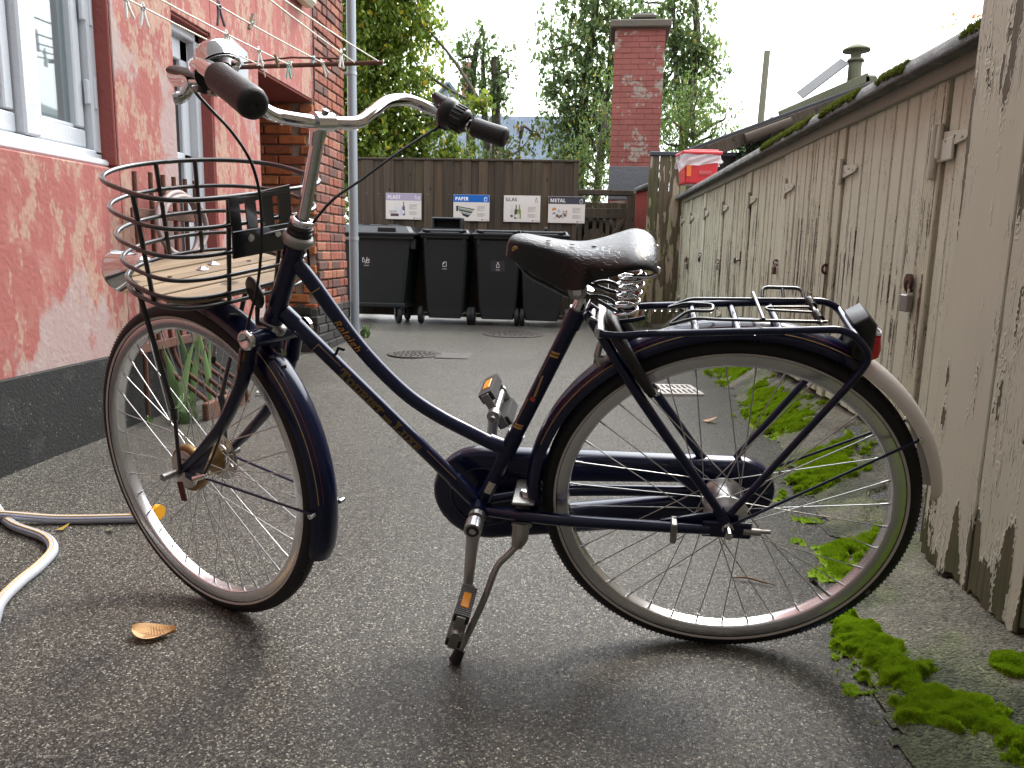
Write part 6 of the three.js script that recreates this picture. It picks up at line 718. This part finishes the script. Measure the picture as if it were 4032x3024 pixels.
  { // wooden slats cut to the basket outline
    const w = 0.158, l = 0.115, cut = [-l, -0.06, -0.003, 0.054, l]; const lim = (a) => { const p = a > 0 ? 0.925 : 0.525, c = Math.pow(clamp(Math.abs(a) / l), 1 / p); return w * Math.pow(Math.sqrt(Math.max(0, 1 - c * c)), p); };
    for (let i = 0; i < 4; i++) { const a0 = cut[i] + 0.0045, a1 = cut[i + 1] - 0.0045, L = [], Rr = []; for (let k = 0; k <= 12; k++) { const a = mix(a0, a1, k / 12), q = lim(a) - 0.002; L.push([-a, q]); Rr.unshift([-a, -q]); } const hs = [-0.09, 0.09].map((n) => { const c = (a0 + a1) / 2 + (i % 2 ? 0.01 : -0.01), o = []; for (let k = 0; k < 10; k++) o.push([-c + 0.006 * Math.cos(k * PI / 5), n + 0.006 * Math.sin(k * PI / 5)]); return o; }); const g = ext([...L, ...Rr], 0.009, 0.0015, i === 0 || i === 3 ? [hs[0]] : hs); g.rotateX(PI / 2); g.translate(0, -0.186, 0); const u = g.attributes.uv, p = g.attributes.position; for (let k = 0; k < u.count; k++) u.setXY(k, p.getX(k) + 0.05 * i, p.getZ(k) + i * 0.31); put('slat', bmX(g), teakMat, basket); }
    put('slat_screw', [[0.035, -0.02], [0.02, 0.015]].map(([a, n]) => bmX(lathe([[0, 0.006], [0.005, 0.005], [0.006, 0.002], [0.011, 0.0015], [0.011, 0]], 14).translate(-a, -0.184, n))), chrome, basket);
    put('base_hoop', bmX(sweep([V3(0.1, -0.197, 0.03), V3(-0.08, -0.197, 0.03)], 0.004)), blackGloss, basket);
  }
  put('basket_stay', [sweep([rp(62, 1, -0.012), Q(-0.033, 0.142, 0.07)], 0.0052, { seg: 9 }), sweep(QQ([[-0.034, 0.15, 0.07], [-0.031, 0.125, 0.07]]), 0.0075, { seg: 9 }), sweep(QQ([[-0.033, 0.14, 0.07], [-0.01, 0.0, 0.064]]), 0.0042, { seg: 9 })], blackGloss); put('basket_stay', [sweep([rp(300, 1, -0.012), Q(0.003, 0.129, -0.07)], 0.0052, { seg: 9 }), sweep(QQ([[0.003, 0.135, -0.07], [0.0, 0.11, -0.07]]), 0.0075, { seg: 9 }), sweep(QQ([[0.003, 0.129, -0.07], [-0.0, 0.0, -0.064]]), 0.0042, { seg: 9 })], blackGloss);
  put('lamp_back', [fm(xf(lathe([[0, 0.006], [0.02, 0.005], [0.0235, 0.0], [0.02, -0.005], [0, -0.006]], 22).scale(1, 1, 1.35), 0.278, 0.392, 0.03, PI / 2, 0.5, 0.25)), sweep(QQ([[-0.28, 0.365, 0.03], [-0.274, 0.335, 0.03], [-0.3, 0.322, 0.02]]), 0.005, { seg: 6, flat: [1, 0.4] })], blackPl);
  const hl = put('head_lamp', fm(xf(lathe([[0.0, -0.085], [0.014, -0.08], [0.026, -0.06], [0.036, -0.03], [0.043, 0.0], [0.046, 0.012], [0.047, 0.016], [0.044, 0.018]], 32), 0, 0, 0, 0, 0, 1.75).translate(-0.165, 0.415, 0.0)), chrome); put('lens', fm(xf(lathe([[0, 0.027], [0.02, 0.025], [0.036, 0.02], [0.0435, 0.015]], 28), 0, 0, 0, 0, 0, 1.75).translate(-0.165, 0.415, 0)), phys([1, 1, 1], 0.05, { transmission: 0.9, thickness: 0.003, ior: 1.5 }), hl);
  put('lamp_bracket', sweep(QQ([[0.13, 0.4, 0], [0.06, 0.372, 0], [-0.1, 0.366, 0.0]]), 0.006, { seg: 8 }), blackGloss, hl);
  put('wilted_leaf', fm(xf(cbox(0.014, 0.05, 0.004, 0.002), 0.0, -0.045, 0.06, 0.2, 0.4, -0.12)), std([0.12, 0.03, 0.02], 0.8));
  // ---- chaincase, crank, pedals, kickstand
  const hull = []; for (let i = 0; i <= 20; i++) { const a = PI / 2 - 0.09 - i / 20 * PI - 0.0; hull.push([0.478 + 0.099 * Math.cos(a), -0.052 + 0.099 * Math.sin(a)]); } for (let i = 0; i <= 16; i++) { const a = -PI / 2 - 0.1 - i / 16 * (PI - 0.2); hull.push([-0.032 + 0.059 * Math.cos(a), -0.002 + 0.059 * Math.sin(a)]); }
  const slot = [[0.37, 0.004], [0.08, 0.023], [0.04, -0.006], [0.07, -0.038], [0.3, -0.08], [0.365, -0.07]];
  put('chain_case', [softExt(hull.map(([a, v]) => [-a, v + H]), 0.012, 0.012, [slot.map(([a, v]) => [-a, v + H])]).translate(0, 0, -0.067)], navy);
  put('case_ring', xf(new THREE.TorusGeometry(0.07, 0.002, 8, 40), -0.478, H - 0.05, -0.0425), navy);
  const crank = (s, e) => [sweep(PP([[0.478, -0.04, s * 0.074], [mix(0.478, e[0], 0.25), mix(-0.04, e[1], 0.25), s * 0.078], [mix(0.478, e[0], 0.8), mix(-0.04, e[1], 0.8), s * 0.086], [e[0], e[1], s * 0.087]]), [0.0165, 0.0125, 0.0105, 0.0125], { seg: 14, smooth: 16, flat: [1, 0.62], up: V3(1, 0, 0) }), sweep(PP([[0.478, -0.04, s * 0.06], [0.478, -0.04, s * 0.088]]), 0.0175, { seg: 20 }), sweep(PP([[e[0], e[1], s * 0.079], [e[0], e[1], s * 0.095]]), 0.0135, { seg: 18 })];
  const EN = [0.496, -0.202], EF = [0.46, 0.122];
  const c1 = put('crank', crank(1, EN), alu), c2 = put('crank', crank(-1, EF), alu);
  put('crank_bolt', [xf(new THREE.TorusGeometry(0.01, 0.003, 8, 20), -0.478, H - 0.04, 0.088)], blackPl, c1); put('crank_bolt', cyl(0.007, 0.006, -0.478, H - 0.04, 0.087, PI / 2, 0, 0, 6), chrome, c1); put('pedal_bolt', cyl(0.006, 0.02, -EF[0], H + EF[1], -0.078, PI / 2, 0, 0, 12), dullSteel, c2);
  const pedal = (e, s, u) => { const pd = put('pedal', sweep(PP([[e[0], e[1], s * 0.095], [e[0], e[1], s * 0.196]]), 0.0085, { seg: 12 }), alu), d = V3(-u[0], u[1], 0).normalize(), ang = Math.atan2(d.y, d.x);
    for (const q of [-1, 1]) { const b = mesh('pedal_block', [xf(cbox(0.021, 0.03, 0.086, 0.003), 0, 0, 0)], rubber, pd); b.position.copy(P(e[0], e[1], s * 0.148).addScaledVector(d, q * 0.033)); b.rotation.z = ang; const rb = []; for (let i = 0; i < 16; i++) rb.push(boxAt(0.023, 0.0315, 0.0022, 0, 0, -0.039 + i * 0.0052, 0.0005)); put('ribs', rb, std([0.22, 0.22, 0.22], 0.5), b); put('reflector', boxAt(0.004, 0.016, 0.04, q * 0.0112, 0, 0, 0.001), std([0.8, 0.3, 0.03], 0.25), b); }
    for (const n of [0.102, 0.193]) put('pedal_plate', xf(cbox(0.085, 0.018, 0.003, 0.001), ...P(e[0], e[1], s * n).toArray(), 0, 0, ang), dullSteel, pd); put('pedal_cap', sweep(PP([[e[0], e[1], s * 0.19], [e[0], e[1], s * 0.203]]), [0.012, 0.009], { seg: 14 }), dullSteel, pd); };
  pedal(EN, 1, [-0.28, 0.96]); pedal(EF, -1, [0.5, 0.86]);
  const ks = put('kickstand', [boxAt(0.045, 0.006, 0.085, -0.385, H - 0.002, 0.0, 0.002), boxAt(0.04, 0.012, 0.08, -0.388, H - 0.052, 0.005, 0.003), sweep(PP([[0.389, -0.048, 0.04], [0.391, -0.075, 0.052], [0.397, -0.092, 0.06]]), [0.017, 0.017, 0.011], { seg: 12, smooth: 10 }), sweep(PP([[0.395, -0.088, 0.06], [0.41, -0.103, 0.07], [0.432, -0.125, 0.082], [0.455, -0.185, 0.11], [0.478, -0.237, 0.133], [0.504, -0.291, 0.16]]), 0.0068, { seg: 12, smooth: 30 })], std([0.36, 0.35, 0.33], 0.4, { metalness: 0.85 }));
  put('stand_bolt', [cyl(0.0105, 0.012, -0.382, H + 0.008, 0.012, 0, 0, 0, 6), cyl(0.014, 0.003, -0.382, H + 0.0015, 0.012)], chrome, ks); put('stand_foot', sweep(PP([[0.5, -0.283, 0.156], [0.508, -0.3, 0.165], [0.511, -0.305, 0.168]]), [0.0105, 0.0125, 0.0135], { seg: 12 }), rubber, ks);
  // ---- saddle
  { const S = [[0.41, 0.507, 0.008, 0.012], [0.404, 0.518, 0.02, 0.02], [0.386, 0.522, 0.027, 0.03], [0.352, 0.517, 0.031, 0.042], [0.312, 0.51, 0.04, 0.05], [0.282, 0.507, 0.055, 0.042], [0.252, 0.51, 0.075, 0.024], [0.222, 0.517, 0.093, 0.015], [0.198, 0.523, 0.1, 0.009], [0.178, 0.52, 0.097, 0.006], [0.163, 0.51, 0.085, 0.005], [0.157, 0.5, 0.07, 0.004]];
    const cA = new THREE.CatmullRomCurve3(S.map((s) => V3(s[0], s[1], 0))), cB = new THREE.CatmullRomCurve3(S.map((s) => V3(s[2], s[3], 0))), A = [], U = [], I = [], n = 44, m = 28;
    for (let i = 0; i <= n; i++) { const c = cA.getPoint(i / n), d = cB.getPoint(i / n); for (let j = 0; j <= m; j++) { const q = j / m * 2 - 1, s = Math.abs(q), top = Math.min(1, s / 0.62), sk = Math.max(0, (s - 0.62) / 0.38), w = d.x; const ang = top * 1.25, hw = w * (Math.sin(ang) / Math.sin(1.25)), dv = -0.42 * w * Math.pow(top, 2.4) * (0.45 + 0.25 * sstep(0.1, 0.03, w)); const nn = hw * (sk > 0 ? 1 : 1) + sk * (i / n < 0.5 ? 0.012 : -0.006); A.push(-c.x, c.y + dv - sk * d.y + H, Math.sign(q) * nn); U.push(i / n * 0.28, q * 0.12); if (i && j) { const a = (i - 1) * (m + 1) + j - 1, b = a + m + 1; I.push(a, a + 1, b, b, a + 1, b + 1); } } }
    const leatherT = texset(512, 512, (u, v) => { const n1 = fbm(u * 30, v * 30, 30, 30, 4, 2), w = sstep(0.56, 0.6, vn(u * 46, v * 46, 46, 46, 7)) * sstep(0.45, 0.6, fbm(u * 5, v * 5, 5, 5, 3, 9)); return { c: [0.007, 0.0065, 0.007], h: 0.6 * n1 + 0.4 * w, r: mix(0.42, 0.28, w) }; }, { bump: 0.0009, su: 0.2, sv: 0.2 });
    const sd = put('saddle', rawGeo(A, U, I), phys(0xffffff, 1, { ...leatherT, side: THREE.DoubleSide, specularIntensity: 0.8 }));
    const rv = (a, v, n, c) => put('rivet', xf(new THREE.SphereGeometry(0.006, 10, 6).scale(1, 0.4, 1), ...P(a, v, n).toArray(), Math.sign(n) * 0.6 + (Math.abs(n) < 0.02 ? 0 : 0), 0, 0), c, sd);
    const cop = std([0.5, 0.3, 0.2], 0.3, { metalness: 0.9 }); for (const [a, v, n] of [[0.243, 0.492, 0.074], [0.205, 0.5, 0.087], [0.182, 0.508, 0.084]]) rv(a, v, n, cop); put('nose_rivet', cyl(0.006, 0.004, ...P(0.392, 0.505, 0.0275).toArray(), PI / 2, 0, 0, 12), gold, sd);
    put('saddle_slots', [[0.338, 0.516, 0.0], [0.298, 0.5105, 0.0], [0.262, 0.5085, 0.0]].map((p) => xf(new THREE.SphereGeometry(0.005, 10, 6).scale(1, 0.2, 0.6), ...P(p[0], p[1] + 0.0008, 0.012).toArray())), blackPl, sd);
    for (const s of [1, -1]) { put('saddle_rail', [sweep(PP([[0.396, 0.492, 0.012 * s], [0.388, 0.478, 0.018 * s], [0.37, 0.468, 0.022 * s], [0.335, 0.45, 0.024 * s], [0.3, 0.434, 0.026 * s], [0.28, 0.432, 0.028 * s], [0.25, 0.42, 0.034 * s], [0.222, 0.408, 0.045 * s], [0.205, 0.404, 0.052 * s]]), 0.0036, { seg: 9, smooth: 40 }), sweep(PP([[0.392, 0.482, 0.016 * s], [0.372, 0.46, 0.022 * s], [0.335, 0.441, 0.024 * s], [0.3, 0.425, 0.026 * s], [0.275, 0.426, 0.03 * s], [0.245, 0.43, 0.04 * s], [0.228, 0.425, 0.045 * s], [0.21, 0.408, 0.05 * s]]), 0.0036, { seg: 9, smooth: 40 })], blackGloss, sd);
      const co = []; for (let i = 0; i <= 150; i++) { const a = i / 150 * 4.6 * 2 * PI, t = i / 150; co.push(P(0.206 - 0.014 * t * 0 - 0.012 * t + 0.0185 * Math.cos(a), 0.408 + 0.066 * t, s * 0.052 + 0.0185 * Math.sin(a))); } put('spring', sweep(co, 0.0027, { seg: 8 }), chrome, sd);
      put('spring_hook', sweep(PP([[0.196, 0.474, 0.06 * s], [0.165, 0.478, 0.066 * s], [0.155, 0.487, 0.064 * s], [0.17, 0.492, 0.056 * s]]), 0.0035, { seg: 8, smooth: 14 }), chrome, sd); }
    put('saddle_clamp', [sweep(PP([[0.287, 0.438, -0.034], [0.287, 0.438, 0.034]]), 0.0095, { seg: 14 }), ...[-0.03, 0.03].map((n) => sweep(PP([[0.287, 0.438, n - 0.005], [0.287, 0.438, n + 0.005]]), 0.0165, { seg: 20 }))], dullSteel, sd); put('clamp_bolt', sweep(PP([[0.287, 0.438, 0.034], [0.287, 0.438, 0.043]]), 0.008, { seg: 6 }), chrome, sd);
    put('seat_post', sweep(PP([[0.292, 0.378], [0.272, 0.432]]), 0.0128, { seg: 20 }), chrome);
  }
  // ---- frame lock
  put('frame_lock', [sweep(PP([[0.153, 0.258, 0.05], [0.165, 0.28, 0.056], [0.186, 0.312, 0.056], [0.206, 0.345, 0.052], [0.222, 0.368, 0.034], [0.228, 0.376, 0], [0.222, 0.368, -0.034], [0.206, 0.345, -0.052], [0.186, 0.312, -0.056], [0.165, 0.28, -0.056], [0.153, 0.258, -0.05]]), [0.011, 0.013, 0.015, 0.016, 0.016, 0.015, 0.016, 0.016, 0.015, 0.013, 0.011], { seg: 14, smooth: 50, flat: [0.72, 1], up: V3(0.8, 0.6, 0) })], blackPl); put('lock_bolt', sweep(PP([[0.158, 0.268, 0.046], [0.142, 0.25, 0.034], [0.14, 0.252, 0.022]]), 0.0045, { seg: 8 }), chrome);
  put('brake_caliper', [sweep(PP([[0.24, 0.35, 0.018], [0.25, 0.32, 0.03], [0.246, 0.3, 0.036]]), 0.006, { seg: 8, smooth: 10 }), sweep(PP([[0.256, 0.312, 0.03], [0.24, 0.31, 0.03]]), 0.009, { seg: 10 })], dullSteel);
  // ---- rear rack
  const rk = new THREE.Group(); rk.name = 'rear_rack'; bike.add(rk); const w = 0.065, rail = (s) => sweep(fillet(PP([[0.247, 0.374, w * s], [0.214, 0.371, w * s], [0.172, 0.377, w * s], [-0.01, 0.389, w * s], [-0.15, 0.398, w * s], [-0.19, 0.352, w * s], [-0.176, 0.318, w * s], [-0.002, 0.03, 0.071 * s]]), 0.03, 8), 0.0062, { seg: 12 });
  put('side_rail', rail(1), navy, rk); put('side_rail', rail(-1), navy, rk);
  put('front_bar', sweep(PP([[0.247, 0.374, -w], [0.247, 0.374, w]]), 0.0088, { seg: 14 }), std([0.6, 0.6, 0.58], 0.4, { metalness: 0.6 }), rk);
  for (const a of [0.088, 0.02, -0.046]) put('cross_bar', sweep(PP([[a, 0.3835 - a * 0.06, -w], [a, 0.3835 - a * 0.06, w]]), 0.0062, { seg: 12 }), navy, rk);
  put('rear_bar', [sweep(PP([[-0.163, 0.383, -w], [-0.163, 0.383, w]]), 0.006, { seg: 10 }), xf(cbox(0.003, 0.055, 0.05, 0.001), ...P(-0.177, 0.358, 0).toArray(), 0, 0, 0.25)], navy, rk);
  put('rack_brace', sweep(PP([[0.214, 0.371, 0.0], [0.19, 0.375, 0.0], [0.17, 0.38, 0]]), 0.004, { seg: 8 }), navy, rk);
  for (const s of [1, -1]) put('rack_strut', sweep(fillet(PP([[0.25, 0.355, 0.028 * s], [0.24, 0.37, 0.05 * s], [0.235, 0.373, 0.06 * s]]), 0.01), 0.005, { seg: 8 }), navy, rk);
  // sprung clips of bent wire
  const wire = (l, r = 0.0028) => sweep(fillet(PP(l), 0.012, 5), r, { seg: 8 });
  put('spring_clip', [wire([[-0.118, 0.402, 0.048], [0.06, 0.4, 0.048], [0.09, 0.4, 0.044], [0.135, 0.383, 0.04], [0.1, 0.402, 0.016], [0.06, 0.402, 0.016], [0.056, 0.402, -0.016], [0.1, 0.402, -0.02], [0.135, 0.383, -0.04], [0.092, 0.4, -0.048], [-0.1, 0.403, -0.052]])], blackGloss, rk);
  put('spring_clip', [wire([[-0.016, 0.408, 0.06], [-0.016, 0.408, -0.066]], 0.003), wire([[-0.1, 0.405, 0.014], [-0.03, 0.405, 0.01], [-0.028, 0.405, -0.004], [-0.1, 0.405, -0.01]], 0.0022), wire([[-0.032, 0.4, -0.064], [-0.034, 0.412, -0.085], [-0.1, 0.412, -0.085], [-0.103, 0.4, -0.064]], 0.0032), wire([[-0.068, 0.4, -0.064], [-0.068, 0.411, -0.083]], 0.003)], blackGloss, rk);
  for (const [n0, n1] of [[-0.05, -0.015], [0.012, 0.044]]) { const co = []; for (let i = 0; i <= 90; i++) { const a = i / 90 * 8 * 2 * PI; co.push(P(-0.108 + 0.0065 * Math.cos(a), 0.403 + 0.0065 * Math.sin(a), mix(n0, n1, i / 90))); } put('coil', sweep(co, 0.0015, { seg: 5 }), blackGloss, rk); } put('spindle', sweep(PP([[-0.108, 0.403, -0.055], [-0.108, 0.403, 0.055]]), 0.0026, { seg: 8 }), dullSteel, rk);
  // rear lamp
  const lampS = [[0.002, 0.026], [0.014, 0.032], [0.022, 0.022], [0.021, 0], [0.019, -0.02], [0.01, -0.03], [0.002, -0.026]];
  const rl = put('rear_lamp', [xf(softExt(lampS, 0.052, 0.009), ...P(-0.174, 0.364, -0.026).toArray(), 0, 0, 0.12)], blackPl);
  put('red_lens', [xf(softExt([[0, 0.008], [0.008, 0.007], [0.009, -0.01], [0.006, -0.022], [-0.004, -0.027]], 0.052, 0.006), ...P(-0.2, 0.358, -0.026).toArray(), 0, 0, 0.12)], phys([0.55, 0.012, 0.02], 0.12, { clearcoat: 1 }), rl); put('clear_lens', [xf(softExt([[-0.008, 0.028], [0.002, 0.027], [0.008, 0.02], [0.008, 0.017], [-0.004, 0.017]], 0.05, 0.006), ...P(-0.2, 0.36, -0.025).toArray(), 0, 0, 0.12)], phys([0.85, 0.85, 0.85], 0.1, { transmission: 0.6, thickness: 0.004 }), rl);
  // rain drops hanging under rails and bars, beads on the paint
  const dg = new THREE.SphereGeometry(1, 8, 6), drop = (p, s, par) => { const d = mesh('water_drop', dg, waterM, par); d.position.copy(p); d.scale.set(s, s * 1.15, s); };
  for (let i = 0; i < 9; i++) drop(P(0.17 - i * 0.014 - rr(0, 0.006), 0.3705, -w), 0.0024, rk); for (let i = 0; i < 7; i++) drop(P(rr(-0.14, 0.17), 0.3835, w), 0.0021, rk); for (let i = 0; i < 8; i++) drop(P(rr(-0.02, 0.38), -0.041, 0.062), 0.0022, bike);
  for (let i = 0; i < 26; i++) { const t = rr(0.1, 0.95), p = topC.getPoint(t); drop(p.add(V3(0.004, 0.0115, rr(0.0, 0.01))), rr(0.0011, 0.0022), tt); }
  for (let i = 0; i < 14; i++) { const n = rr(0.02, 0.14); drop(Q(-0.46, 0.683 + (n > 0.1 ? (n - 0.1) * 0.6 : 0) - 0.0115, n), rr(0.0014, 0.0026), bike); } for (let i = 0; i < 8; i++) drop(Q(-0.468, 0.668, -rr(0.01, 0.08)), rr(0.0014, 0.0024), bike);
}
renderer.render(scene, camera);
